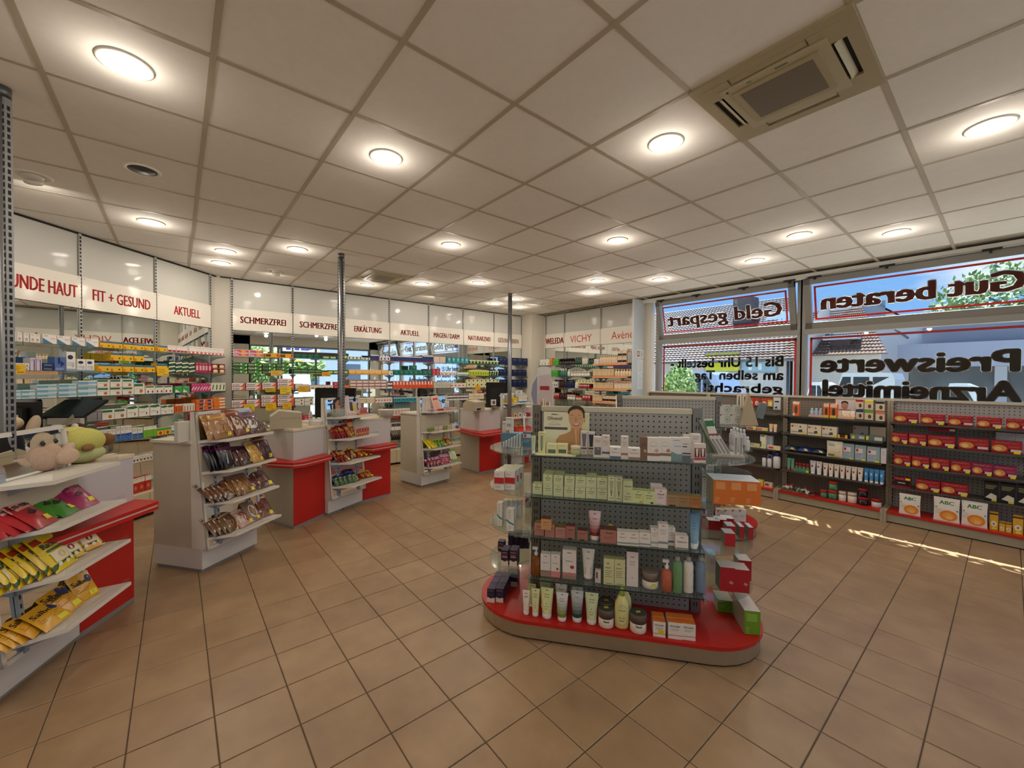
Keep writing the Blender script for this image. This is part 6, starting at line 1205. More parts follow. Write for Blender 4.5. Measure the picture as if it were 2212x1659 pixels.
b = MB().add([(xat(a), -.001, zat(c)) for a, c in ((1163, 812), (1187, 808), (1193, 836), (1193, 900), (1160, 900))], [(0, 1, 2, 3, 4)], M('#c9b9b8', .5)); b.add([(xat(a), -.002, zat(c)) for a, c in ((1166, 842), (1186, 843), (1186, 834), (1166, 834))][::1], [(0, 1, 2, 3)], M('#9c2a30', .5)); b.add([(xat(a), -.001, zat(c)) for a, c in ((1160, 812), (1150, 830), (1147, 852), (1152, 872), (1158, 890), (1160, 890))], [tuple(range(6))], M('#8f90a4', .5)); b.lathe([(.001, zat(812)), (.001, zat(811))], W1, 4); ob('print', b, t)
b = MB().box(xat(1161), -.05, zat(893), xat(1190), 0, zat(883), M('#d9b4a0', .5)); 
for i in range(6): b.box(xat(1163+i*4.4), -.035, zat(883), xat(1166+i*4.4), -.01, zat(868-6*(i in (2, 3))), M(('#e4d6bc', '#b98a5a', '#efe6d8')[i % 3], .4))
ob('tester_tray', b, t)
# ---------------------------------------------------------------- goods on the window shelving (front edge .07 inside the base front)
SO = -.085
def srow(z, x0, x1, n, hpx, mk, desc, where, kind='carton', off=SO, stack=1, name=None, cat=None, gap=.03):
    s0, s1 = FS.sx(x0, off, z), FS.sx(x1, off, z); w = (s1-s0)/n; k = pj(FS.at((s0+s1)/2, off, z))[2]; h = PX(hpx, k)/stack; me = mk(w*(1-gap), h*.985); lab = (desc+' '+where).strip()
    for j in range(stack):
        for i in range(n):
            sh = 0 if kind in ('carton', 'bag') else w*.36
            prod(me, kind, lab, FS.at(s0+w*(i+.5), off-sh, z+h*j), (0, 0, 0), (desc+'s '+where) if n*stack > 1 else None, name or (('heat_patch_box' if 'ThermaCare' in desc or 'heat-patch' in desc else 'first_aid_box') if kind == 'carton' else None), cat)
def THC(big, price='#e9dc20', col='#9e1420', mg=False):
    d_ = (('r', 0, .0, 1, .14, '#7a1018'), ('t', 'ThermaCare', .06, .80, .84, .13, '#e8c9c0', .05), ('e', .27, .42, .25, .26, '#c98a44'), ('e', .22, .38, .12, .16, '#e0b878'), ('r', .56, .2, .62, .4, '#1e1614'), ('r', .64, .2, .98, .38, '#c9bfc0'), ('l', .56, .62, .95, 2, '#c96a6a'))
    if price: d_ += (('r', .74, .06, .95, .26, price),)
    return ct('#8e1848' if mg else col, d_, .07)
z5 = [1.106, .873, .633, .393, .121]
for i in range(5): srow(z5[0], 1930+i*56.5+i*i*1.0, 1983+(i)*57.5+i*i*1.1, 1, 23+i*.6, THC(1, None if i in (2, 4) else '#e9dc20'), '%s long red ThermaCare heat-patch box' % ('first', 'second', 'third', 'fourth', 'fifth')[i], 'on top right shelf')
for i, (a, c) in enumerate(((1925, 1961), (1962, 2001.5), (2003, 2064), (2069, 2136.5), (2140, 2209))): srow(z5[1], a, c, 1, 24+i*1.1, THC(1, '#e9dc20' if i != 3 else None), '%s red ThermaCare box' % ('first small', 'second small', 'third', 'fourth', 'fifth')[i], 'on second right shelf')
for i, (a, c) in enumerate(((1930, 1967.5), (1968.5, 2008), (2010.5, 2051), (2053, 2097.5), (2098.5, 2144), (2145, 2197))): srow(z5[2], a, c, 1, 25+i*.6, THC(1, '#e9dc20', mg=i > 3), ('%s red ThermaCare box' % ('first', 'second', 'third', 'fourth')[i]) if i < 4 else '%s magenta ThermaCare box' % ('left', 'right')[i-4], 'on third right shelf')
srow(z5[3], 1930, 1967, 1, 23, ct('#8e1420', (('r', .02, .2, .98, .72, '#1a1414'), ('t', 'Therma', .06, .80, .5, .14, '#e8c9c0', .05), ('r', .7, .78, .98, .95, '#e9dc20'), ('r', .25, .42, .7, .52, '#b9a8a0')), .07), 'black and red heat-patch box', 'at left of fourth right shelf')
for i, (a, c) in enumerate(((1977, 2031), (2032, 2092))): srow(z5[3], a, c, 1, 25+i*2, THC(1), '%s long red ThermaCare box' % ('left', 'right')[i], 'on fourth right shelf')
for i, (a, c) in enumerate(((2124.6, 2156), (2159, 2194), (2195, 2232))): srow(z5[3], a, c, 1, 42+i*2, ct('#151517', (('l', .1, .85, .9, 3, '#b4a878'), ('p', ((.1, .2), (.9, .1), (.9, .35), (.5, .45)), '#c9c4ba'), ('r', .55, .04, .9, .14, '#d6c828')), .08), '%s black box with pale bandage picture' % ('left', 'middle', 'right')[i], 'on fourth right shelf')
for j in range(2): srow(z5[1]+.16+j*.045, 2003+j*-4, 2064+j*-4, 1, 10, ct('#7a141e', (('r', .8, .3, 1, .7, '#d8ccc4'),), .12), '%s flat dark red box' % ('lower', 'upper')[j], 'lying behind third box, second right shelf', off=-.16)
srow(z5[1], 2150, 2215, 3, 44, ct('#b4b4b8', (('l', .1, .9, .9, 2, '#8f8f94'),), .06), 'grey-white box', 'behind fifth red box', off=-.20)
AB = (('t', 'ABC', .22, .72, .56, .15, '#2f7a3c', .05), ('p', ((.05, .60), (.95, .52), (.95, .46), (.05, .55)), '#3c8a4a'), ('e', .58, .27, .36, .22, '#e88a24'), ('e', .58, .24, .24, .15, '#f0a850'), ('r', .5, .12, .72, .26, '#f2c878'), ('l', .05, .5, .3, 3, '#c9b8a8'))
for i, (a, c, hh) in enumerate(((1941, 1989, 45), (2015, 2074, 52), (2075, 2134, 55))): srow(z5[4], a, c, 1, hh, lambda w, h: bag(w, h, '#e9e2da', AB, .016), 'white ABC heat-plaster pack, %s' % ('small one at left', 'middle one', 'big right one')[i], 'on red base', 'bag', name='plaster_pack', cat='pack', off=-.05-.01*i)
for a, c, hh, l in ((2137, 2156, 39, 'tall yellow box beside the big ABC pack'), (2158, 2171, 21, 'small yellow box, left of low pair on red base'), (2172, 2185, 21, 'small yellow box, right of low pair on red base'), (2187.5, 2210, 41, 'tall yellow box at right edge of red base')): srow(z5[4], a, c, 1, hh, ct('#d9a426', (('r', 0, .85, 1, .95, '#4a3a1a'), ('e', .5, .35, .38, .17, '#e6dcc0'), ('r', .3, .05, .8, .15, '#e6e03c'), ('e', .5, .35, .12, .06, '#7a6a4a')), .05), l, '')
# middle bay
srow(z5[0], 1712, 1726.5, 1, 31, ct('#e2703c', (('r', 0, .82, 1, 1, '#ecd8c4'), ('e', .5, .45, .25, .3, '#5a4a44'), ('r', 0, 0, .35, .2, '#e6d8c8')), .04), 'orange and white box', 'at left of middle window shelf')
t = thing('display_tray', 'pink cardboard tray with small silver-blue cans on window shelf', 'tray', FS.at(FS.sx(1762, SO, z5[0]), SO, z5[0]), 0); ob('tray', MB().box(-.075, 0, 0, .075, .09, .03, M('#d8a898', .5)), t)
for i in range(3): ob('can', bottle(.04, .10, '#9fb8d0', '#dfe4ea', ()), t, (-.05+.045*i, .045, .01))
for i, (a, c) in enumerate(((1778, 1791), (1792, 1809))): srow(z5[0], a, c, 1, 32, ct('#d9642e', (('r', .05, .75, .95, .98, '#e6c9a8'), ('e', .5, .42, .22, .3, '#3a3430'), ('r', 0, 0, .9, .2, '#e2c43a')), .04), '%s orange tester pack' % ('left', 'right')[i], 'on middle window shelf')
q = FS.sx(1830, -.25, 1.1); t = thing('display_card', 'small card with child portrait standing on middle window shelf', 'display card', FS.at(q, -.22, 1.19), 0); ob('card', MB().box(-.11, 0, 0, .11, .004, .145, M('#d8ccd0', .5)), t)
b = MB(); b.ell((-.02, -.001, .07), (.033, .001, .045), M('#b98a70'), 14, 6).ell((-.02, -.0006, .10), (.036, .001, .03), M('#2a1c18'), 14, 5).ell((-.02, -.0008, .01), (.07, .001, .02), M('#a87a60'), 14, 4)
for e in (-.032, -.008): b.ell((e, -.0022, .078), (.004, .0006, .003), DARK, 6, 4)
b.ell((-.02, -.0022, .048), (.010, .0006, .003), M('#8a3a34'), 6, 4); ob('portrait', b, t)
t = thing('product_tray', 'white tray heaped with orange and white sachets on window shelf', 'tray', FS.at(FS.sx(1822, SO, z5[0]), SO, z5[0]), 0); ob('tray', MB().box(-.10, 0, 0, .10, .09, .03, M('#e0b49a', .5)), t)
for i in range(7): ob('sachet', bag(.045, .07, '#efe0cc', (('r', .2, .2, .8, .6, '#dd6a24'), ('r', .1, .02, .5, .18, '#ecc93a')), .01), t, (-.08+.027*i, .02+.01*(i % 3), .03), (math.radians(-14), random.uniform(-.1, .1), 0))
cols = (('#b02a30', 'red'), ('#e0d23a', 'yellow'), ('#2a2c34', 'black'), ('#223a66', 'navy'), ('#6aa02e', 'green'), ('#d97a60', 'salmon'))
for i, (a, c, z) in enumerate(((1848, 1865, 1.235), (1867, 1886, 1.23), (1891, 1911, 1.225), (1848, 1865, 1.115), (1867, 1886, 1.112), (1891, 1911, 1.107))):
    srow(z, a, c, 1, 21, ct('#d9c9ae', (('r', 0, .72, 1, 1, cols[i][0]), ('e', .6, .35, .2, .22, '#5c4636')), .025), 'hanging tablet pack with %s header' % cols[i][1], 'at right of middle window shelf', off=-.14)
FA_ = (('r', .05, .7, .18, .86, '#a8202e'), ('l', .2, .86, .45, 2, '#b06a70'), ('p', ((.45, .2), (.75, .25), (.7, .5), (.5, .45)), '#4a4640'), ('e', .6, .75, .06, .07, '#3a3834'), ('r', .05, .2, .4, .3, '#9a9488'), ('r', .75, .05, .92, .25, '#e6d82c'))
for i, (a, c) in enumerate(((1707, 1743.5), (1744, 1774), (1775, 1808))): srow(z5[1], a, c, 1, 23, ct('#d8cfb8', FA_, .08), '%s beige first-aid box' % ('left', 'middle', 'right')[i], 'on second middle window shelf')
srow(z5[1], 1809, 1833, 1, 8, ct('#3a1c20', (('r', 0, 0, .2, 1, '#e6c82c'), ('r', .7, 0, .9, 1, '#e6c82c'), ('r', .2, .1, .7, .4, '#c0453a')), .07), 'flat black and red pack', 'right of beige first-aid boxes')
srow(z5[1], 1836, 1869, 1, 12, ct('#6a7c78', (('r', .1, .2, .3, .7, '#e6d82c'), ('r', .6, .3, .95, .7, '#c9c9c0')), .07), 'flat grey-green box, left', 'on second middle window shelf'); srow(z5[1], 1870, 1908, 1, 12, ct('#5c6e72', (('r', 0, .2, .15, .9, '#e6d82c'), ('r', .5, .2, .95, .8, '#c9c9c0')), .07), 'flat grey-green box, right', 'on second middle window shelf')
srow(z5[1], 1842, 1876, 1, 29, ct('#8f8c86', FA_[:3], .06), 'grey first-aid box', 'standing behind the flat boxes', off=-.2); srow(z5[1], 1878, 1913, 1, 30, ct('#b4a890', (('r', .1, .15, .4, .22, '#5a5248'),), .06), 'plain beige box', 'standing behind right flat box', off=-.2)
for i, (a, c) in enumerate(((1693, 1719), (1721, 1750), (1752, 1783))):
    o = prod(bag(.155, .13, ('#2e3c48', '#27356a', '#262c4c')[i], (('r', .55, .02, .75, .14, '#e6e02c'),), .07), 'bag', ('leftmost', 'middle', 'rightmost')[i]+' shiny dark blue bandage bag lying on third window shelf', FS.at(FS.sx((a+c)/2, SO, z5[2]), SO, z5[2]+.03), (math.radians(-72), 0, 0), None, 'bandage_bag', 'bag')
o = srow(z5[2], 1785, 1821, 1, 36, lambda w, h: bag(w, h, '#dcd2b8', (('p', ((.45, .3), (.85, .35), (.95, .9), (.6, .8)), '#d9a878'), ('r', .1, .72, .5, .85, '#8aa0a0'), ('r', .1, .1, .5, .22, '#5f8080'), ('r', .2, .0, .8, .1, '#e2d63a')), .04), 'white padded pack with beige foot picture', 'leaning on third window shelf', 'bag', name='foot_pad_pack', cat='pack')
for i, (a, c) in enumerate(((1820, 1845), (1846, 1871), (1872, 1901))): srow(z5[2], a, c, 1, 34, ct('#8fa6ac', (('r', .05, .5, .7, .78, '#d9cccc'), ('r', .1, .58, .3, .74, '#a8202e'), ('r', .05, .08, .7, .46, '#a8b0c0'), ('l', .1, .44, .65, 4, '#6a7888'), ('r', .6, .02, .95, .12, '#e6e02c')), .08), '%s grey-blue bandage carton' % ('left', 'middle', 'right')[i], 'on third window shelf')
srow(z5[2], 1902, 1914, 1, 33, ct('#cfcdd2', (('l', .2, .8, .8, 4, '#9a9aa2'),), .08), 'pale narrow box', 'right of grey-blue bandage cartons')
srow(z5[3], 1699, 1715, 2, 27, tb('#5c9a80', (('r', .15, .3, .85, .55, '#e0d8cc'),), '#b03028'), 'green tube with red cap', 'at left of fourth window shelf', 'tube')
t = thing('can_tray', 'green tray with red-capped green cans on fourth window shelf', 'tray', FS.at(FS.sx(1730, SO, z5[3]), SO, z5[3]), 0); ob('tray', MB().box(-.085, 0, 0, .085, .09, .04, M('#5a8a6c', .5)).box(.055, -.001, .005, .08, 0, .03, M('#e6e02c')), t)
for i in range(4): ob('can', bottle(.038, .10, '#4a7a58', '#b02a28', (), 'can'), t, (-.062+.041*i, .045, .01))
CR = (('e', .5, .88, .12, .02, '#6a5a5a'), ('r', .25, .52, .55, .66, '#7c2440'), ('p', ((.35, .15), (.9, .42), (.9, .47), (.35, .19)), '#a83a4a'))
srow(z5[3], 1748, 1775, 2, 29, tb('#dcd6dc', CR), 'cool white cream tube with wine red mark', 'on fourth window shelf', 'tube'); srow(z5[3], 1776, 1864, 7, 29, tb('#e6d8c8', CR), 'cream-white tube with wine red mark', 'on fourth window shelf', 'tube')
srow(z5[3], 1865, 1910, 4, 31, tb('#3f8ac8', (('r', .25, .5, .6, .68, '#dfe4ec'), ('l', .3, .3, .7, 2, '#bcd8ee')), '#e6e2da'), 'bright blue tube', 'at right of fourth window shelf', 'tube')
for a, c, hh, cc, ld, l, zo in ((1770.6, 1786, 17, '#3f7a5c', '#c43a24', 'small green jar with red lid on middle red base', 0), (1787, 1808, 20, '#3f7a5c', '#c43a24', 'larger green jar with red lid, lower one of stack', 0), (1788, 1808.5, 18, '#4a8664', '#c43a24', 'larger green jar with red lid, upper one of stack', .118), (1809.5, 1827, 21, '#d9d2c6', '#e2d2b4', 'small white jar with cream lid on middle red base', 0), (1828.5, 1850, 22, '#ddd0bc', '#ddcfba', 'bigger white jar with brown print and cream lid', 0), (1852, 1875, 17, '#1c1a1e', '#a8242a', 'black jar with red lid, lower one of stack', 0), (1851.5, 1874, 17, '#1c1a1e', '#a8242a', 'black jar with red lid, upper one of stack', .10), (1880, 1904, 18, '#cfc9bc', '#a8242a', 'white jar with dark label and red lid', 0)):
    srow(z5[4]+zo, a, c, 1, hh, lambda w, h: jar(w, h, cc, ld, (('r', .3, .15, .75, .5, '#d9d9cc' if cc[1] != 'd' else '#8a6a54'), ('l', .35, .42, .7, 2, '#6a4a3a')), .3), l, '', 'jar')
t = thing('acrylic_bin', 'clear acrylic bin full of red-capped lip balm sticks on red base', 'bin', FS.at(FS.sx(1712, -.03, .12), -.03, .121), 0); wb_ = FS.sx(1758, -.03, .12)-FS.sx(1668, -.03, .12)
ob('bin', MB().box(-wb_/2, 0, 0, wb_/2, .005, .08, ACR).box(-wb_/2, 0, 0, -wb_/2+.005, .2, .20, ACR).box(wb_/2-.005, 0, 0, wb_/2, .2, .20, ACR).box(-wb_/2, 0, 0, wb_/2, .2, .004, ACR), t)
rr = random.Random(3)
for i in range(34): ob('balm_stick', bottle(.022, .085, ('#e8e0d4', '#3f7a5c')[i % 2], '#d9402a', (), 'can'), t, (rr.uniform(-wb_/2+.04, wb_/2-.04), rr.uniform(.03, .12), rr.uniform(.012, .055)), (math.radians(90)+rr.uniform(-.3, .3), rr.uniform(-.4, .4), rr.uniform(2.6, 3.7)))
# left bay with hanging packs
srow(1.15, 1591, 1602, 1, 33, ct('#d8c6b4', (('p', ((.3, .2), (.7, .2), (.6, .8), (.4, .8)), '#3c6a5c'),), .01), 'left hanging pack with green stocking picture', '', off=-.30); srow(1.15, 1603, 1614, 1, 33, ct('#d8c6b4', (('p', ((.3, .2), (.7, .2), (.6, .8), (.4, .8)), '#2f5e5a'),), .01), 'right hanging pack with green stocking picture', '', off=-.30)
for i, (a, c, l) in enumerate(((1616, 1628, 'first'), (1629, 1640, 'second'), (1644.5, 1657, 'third'))): srow(1.20, a, c, 1, 17, ct('#c9402a', (('e', .5, .35, .34, .28, '#e8d8c8'), ('e', .55, .3, .1, .15, '#8a5a4a')), .012), '%s red hanging plaster pack from left' % l, '', off=-.28)
srow(1.20, 1658, 1669, 1, 17, ct('#e0b634', (('e', .5, .35, .34, .28, '#e8d8b8'), ('r', 0, .8, 1, 1, '#c9402a')), .012), 'yellow hanging plaster pack beside the red ones', '', off=-.28)
srow(1.16, 1670, 1686.6, 1, 27, lambda w, h: bag(w, h, '#cfd2d8', (('r', .2, .6, .8, .72, '#3a3c44'), ('p', ((.1, .15), (.5, .1), (.6, .3)), '#2a2c34')), .02), 'white hanging pouch', 'near bay divider', 'bag', name='hanging_pouch', cat='pouch', off=-.28)
srow(z5[1], 1612, 1633, 1, 8, ct('#e0cfc0', (('r', .1, .2, .7, .7, '#c9503c'), ('r', .75, .1, 1, .9, '#e6dc3a')), .05), 'flat cream and red box, left', 'under hanging packs'); srow(z5[1], 1634, 1658, 1, 7, ct('#e0cfc0', (('r', .0, .3, .5, .7, '#c9503c'), ('r', .6, .1, .9, .9, '#e6dc3a')), .05), 'flat cream and red box, right', 'under hanging packs')
srow(z5[1], 1660, 1678, 2, 17, tb('#e2c49a', (('r', .25, .4, .75, .8, '#e0844a'),)), 'small orange and cream tube', 'left of bay divider', 'tube')
srow(z5[2], 1620, 1641, 1, 9, ct('#dccbb4', (('r', 0, .5, .4, 1, '#8fb49a'), ('e', .7, .4, .15, .3, '#e2d03a')), .05), 'flat box with green corner', 'left bay third shelf'); srow(z5[2], 1641.5, 1654, 1, 30, ct('#e4e0cc', (('r', .1, .88, .8, .98, '#2f7a4a'), ('p', ((0, .1), (.25, .15), (.25, .5), (0, .55)), '#2f7a4a'), ('e', .6, .25, .2, .1, '#e6dc3a')), .05), 'tall white box with green stripe', 'left bay third shelf')
srow(z5[2], 1655, 1668, 3, 29, ct('#b4bcc4', (), .06), 'slim clear-grey pack', 'left bay third shelf', off=-.12); srow(z5[2], 1657, 1685, 1, 9, ct('#e6d6c4', (('r', .1, .3, .5, .75, '#c9503c'), ('e', .75, .5, .12, .3, '#e6dc3a')), .05), 'flat white and red box', 'left bay third shelf')
for a, c, hh, l, o_ in ((1645, 1654, 25, 'slim white bottle with navy cap, leftmost on left bay', SO), (1656, 1666, 25, 'white bottle with navy cap, middle on left bay', SO), (1668, 1684, 34, 'big white bottle with navy cap beside bay divider', SO), (1656, 1668, 33, 'navy capped bottle standing behind the others', -.18)): srow(z5[3], a, c, 1, hh, lambda w, h: bottle(w, h, '#d2cfd0', '#1f2c7a', (('l', .25, .45, .75, 3, '#3a3f66'),)), l, '', 'bottle', off=o_)
srow(z5[4], 1636, 1648, 2, 13, ct('#e2d22e', (('r', 0, 0, .4, 1, '#dcd6b0'),), .05), 'yellow box', 'on red base of left bay'); srow(z5[4], 1650, 1668, 1, 10, ct('#dfc9b4', (('r', .1, .3, .6, .8, '#8a4a3a'), ('e', .8, .3, .1, .2, '#e6dc3a')), .06), 'cream and brown flat box', 'on red base of left bay')
# ---------------------------------------------------------------- sweets on the counter stands
def onstand(F, s, o, z): return F.at(s, o, z)
def bags(F, z, lst, where, fo=.16):
    """lst: (s, o, w, h, tilt deg, yaw, mesh-maker, description) repeated n times with a step"""
    for (s, ds, n, o, w, h, tilt, yaw, mk, desc) in lst:
        sc_ = {'A': 1.28, 'B': 1.25}.get('A' if F is FA else 'B' if F is FBs else '', 1.15); me = mk(w*sc_, h*sc_)
        for i in range(n):
            q = F.at(s+ds*i, o-.012*(n-1-i), z+.004+.004*(i % 2)); lab = desc+' '+where
            prod(me, 'bag', lab, q, (math.radians(-tilt+random.uniform(-3, 3)), random.uniform(-.04, .04), F.rz+yaw+random.uniform(-.05, .05)), (desc.replace('bag', 'bags')+' '+where) if n > 1 else None)
def bg(col, dec=(), th=.03): return lambda w, h: bag(w, h, col, dec, th)
EU = lambda c2, lg='#1c1c1c': (('r', 0, .52, 1, .80, c2), ('t', 'Em-eukal', .1, .58, .8, .13, lg, .05), ('e', .5, .9, .2, .05, '#cfd4c0'), ('r', .62, .12, .9, .24, '#e6dc30'), ('p', ((.3, .38), (.5, .48), (.7, .38), (.5, .34)), lg))
RI = lambda c2: (('r', .0, .04, 1, .18, '#2f5a2a'), ('e', .3, .14, .08, .05, '#e6e6d6'), ('e', .6, .12, .08, .05, '#e6e6d6'), ('e', .82, .15, .07, .05, '#e6e6d6'), ('t', 'Ricola', .18, .58, .66, .14, '#1c3a4e', .06), ('r', .05, .74, .35, .88, '#a8301e'), ('r', .2, .48, .85, .54, '#3c5a2a'), ('r', .2, .2, .9, .45, '#ebe2c4'), ('e', .55, .33, .14, .08, c2))
SA_ = (('t', 'Salbei', .08, .60, .7, .18, '#2a2018', .05), ('l', .1, .5, .8, 3, '#a8641e'), ('e', .82, .72, .14, .16, '#2f3a7a'), ('r', .55, .08, .9, .26, '#ece23a'))
zA = (.29, .56, .81, 1.045)
bags(FA, zA[2], [(-.02, .045, 5, .12, .13, .19, 52, .15, bg('#b02c34', EU('#d89a92')), 'red and pink Em-eukal sweets bag'), (.17, .045, 5, .10, .13, .19, 55, .1, bg('#3f8a2e', EU('#b8c67a')), 'green Em-eukal sweets bag'), (.40, .035, 3, .10, .115, .18, 48, -.1, bg('#a01e5a', EU('#b4406e', '#3a1420')), 'magenta Em-eukal sweets bag')], 'on third tray of nearest stand')
bags(FA, zA[1], [(-.06, .035, 8, .13, .13, .17, 35, .25, bg('#e4c21c', RI('#d9c078')), 'yellow Ricola sweets bag'), (.23, .02, 1, .15, .14, .18, 32, .1, bg('#e8cc22', RI('#d9c078'), .035), 'front yellow Ricola sweets bag'), (.30, .03, 2, .12, .12, .16, 38, -.1, bg('#dfb63c', RI('#8e2a20')), 'cream and berry Ricola sweets bag'), (.44, .02, 2, .12, .11, .16, 40, -.25, bg('#e2a41c', RI('#8e3a20')), 'orange Ricola sweets bag')], 'on second tray of nearest stand')
bags(FA, zA[0], [(.02, .03, 4, .12, .12, .12, 48, .2, bg('#dfa426', SA_, .02), 'orange Salbei sweets bag'), (.18, .02, 1, .15, .15, .11, 50, .1, bg('#e2aa28', SA_, .02), 'front orange Salbei sweets bag'), (.25, .03, 3, .13, .12, .13, 42, 0, bg('#dda020', SA_, .02), 'yellow-orange Salbei sweets bag'), (.43, .02, 1, .12, .10, .12, 30, -.2, bg('#e2a828', SA_, .02), 'Salbei sweets bag standing at right'), (.0, .04, 10, .03, .10, .13, 40, 0, bg('#8e3a5a', (('r', 0, .7, 1, .9, '#c98a2a'),), .015), 'purple-brown sweets bag in rear row')], 'on lowest tray of nearest stand')
# clear bags of gingerbread
BRN = lambda a, b, st='#d9922a': (('r', .0, .80, 1, .84, st), ('r', .0, .87, 1, .91, st), ('r', .0, .94, 1, .98, st), ('e', .35, .42, .26, .22, a), ('e', .68, .35, .24, .2, b), ('e', .5, .6, .2, .1, b), ('p', ((.12, .2), (.18, .7), (.22, .68), (.2, .22)), '#e9e4da'), ('r', .66, .06, .9, .2, '#ecdc3a'))
zb2 = (.29, .56, .81, 1.06)
bags(FBs, zb2[3], [(.08, .05, 2, .08, .15, .17, 22, .1, bg('#a87c50', BRN('#b98a5c', '#9c6e44', '#e0a022'), .06), 'clear bag of round gingerbread with orange striped top'), (.23, .035, 4, .07, .14, .21, 30, .1, bg('#7a4234', BRN('#d9c9a8', '#4a2018', '#b06a4a'), .05), 'clear bag of dark and white gingerbread'), (.40, .04, 3, .07, .13, .17, 30, 0, bg('#6a4a50', BRN('#e2dcd2', '#4a2a2c', '#8a6a80'), .05), 'clear bag of chocolate and white sweets'), (.53, .0, 1, .09, .12, .09, 45, -.1, bg('#5a4238', BRN('#7a5a44', '#3c2a20', '#8a7a6a'), .04), 'small clear bag of dark sweets')], 'on top tray of gingerbread stand')
bags(FBs, zb2[2], [(.08, .025, 5, .10, .13, .17, 20, .3, bg('#1e1a1a', (('r', 0, .76, 1, 1, '#5c1450'), ('p', ((.2, .2), (.3, .6), (.36, .58), (.28, .2)), '#a9b4bc'), ('p', ((.6, .3), (.7, .7), (.74, .68), (.66, .3)), '#8f9aa4')), .03), 'black sweets bag with purple top'), (.25, .04, 3, .12, .13, .17, 38, .1, bg('#3c2020', BRN('#6a3034', '#2c1414', '#5c1450'), .04), 'clear bag of dark gingerbread hearts'), (.43, .0, 1, .13, .10, .17, 35, 0, bg('#c99a3a', BRN('#d9a848', '#a8783a', '#4a6a9a'), .04), 'clear bag of golden stars with blue striped top'), (.53, .0, 1, .12, .12, .19, 25, -.1, bg('#4a2420', BRN('#5c2c24', '#30141a', '#b0826a'), .05), 'clear bag of dark round sweets')], 'on third tray of gingerbread stand')
bags(FBs, zb2[1], [(.07, .035, 4, .12, .12, .17, 48, .3, bg('#5c4030', BRN('#8a5a3a', '#6a4028', '#b4aea6'), .04), 'clear bag of brown sweets with grey striped top'), (.24, .045, 3, .13, .13, .17, 42, .1, bg('#7a542c', BRN('#a8783a', '#7a4c24', '#6a5a8a'), .04), 'clear bag of golden brown sweets'), (.47, .05, 2, .13, .14, .19, 48, -.1, bg('#54302c', BRN('#6a3c34', '#44221e', '#7a5a8a'), .05), 'clear bag of reddish brown sweets')], 'on second tray of gingerbread stand')
bags(FBs, zb2[0], [(.08, .035, 4, .13, .12, .15, 40, .3, bg('#6a4a30', BRN('#8a6240', '#5a3c24', '#c9b49a'), .04), 'clear bag of small brown sweets'), (.26, .04, 2, .14, .13, .15, 45, .1, bg('#c49a8a', BRN('#dcc4b4', '#8a4a34', '#e2d8cc'), .04), 'clear bag of pink and brown sweets'), (.40, .0, 1, .13, .11, .17, 35, 0, bg('#8a7260', (('e', .5, .45, .3, .28, '#ded6c8'), ('e', .5, .45, .16, .16, '#a87c54'), ('r', .6, .08, .85, .2, '#ecdc3a')), .04), 'clear bag with round white label'), (.53, .0, 1, .13, .12, .19, 45, -.15, bg('#6e3c2c', BRN('#8a4a34', '#5a2c20', '#d9c9c4'), .04), 'clear bag of red-brown sweets with pink top')], 'on lowest tray of gingerbread stand')
# middle stand
RD = (('r', .15, .5, .85, .75, '#d8a84a'), ('e', .5, .3, .25, .14, '#b8862c'), ('r', .5, .05, .85, .2, '#ecdc3a'), ('l', .2, .7, .8, 2, '#7a1e14'))
zc = (.335, .60, .87, 1.115)
bags(FC, zc[2], [(.07, .03, 6, .12, .09, .15, 38, .3, bg('#8e1a20', RD, .025), 'dark red sweets bag'), (.30, .0, 1, .06, .09, .19, 15, 0, bg('#9a1e24', RD, .02), 'tall dark red bag at back')], 'on third tray of middle stand')
for i in range(5): prod(carton(.03, .02, .10, '#d9c4b4', (('r', 0, 0, 1, .9, '#b0303a'), ('r', .3, .2, .7, .4, '#ecdc3a'))), 'carton', 'slim red and white box on third tray of middle stand', FC.at(.30+.045*i, .14, zc[2]), (0, 0, FC.rz), 'slim red boxes on middle stand')
bags(FC, zc[1], [(.10, .04, 3, .13, .10, .17, 50, .2, bg('#7e1a1c', RD, .025), 'wine red sweets bag with gold label'), (.28, .035, 2, .08, .09, .20, 40, 0, bg('#5c1418', RD, .03), 'tall wine red sweets bag'), (.40, .06, 3, .14, .10, .16, 58, -.2, bg('#8e2a1c', RD, .03), 'red and gold sweets bag')], 'on second tray of middle stand')
NV = (('r', 0, .0, 1, .45, '#4a6a3a'), ('e', .5, .25, .32, .18, '#dfe0c4'), ('r', .55, .1, .85, .3, '#ecdc3a'), ('r', .1, .55, .9, .68, '#3a4a9a'))
bags(FC, zc[0], [(.08, .055, 5, .14, .10, .19, 42, .1, bg('#1c2450', NV, .03), 'navy and green sweets bag'), (.44, .05, 3, .14, .09, .15, 60, -.2, bg('#8e2420', RD, .025), 'dark red sweets bag with yellow tag')], 'on lowest tray of middle stand')
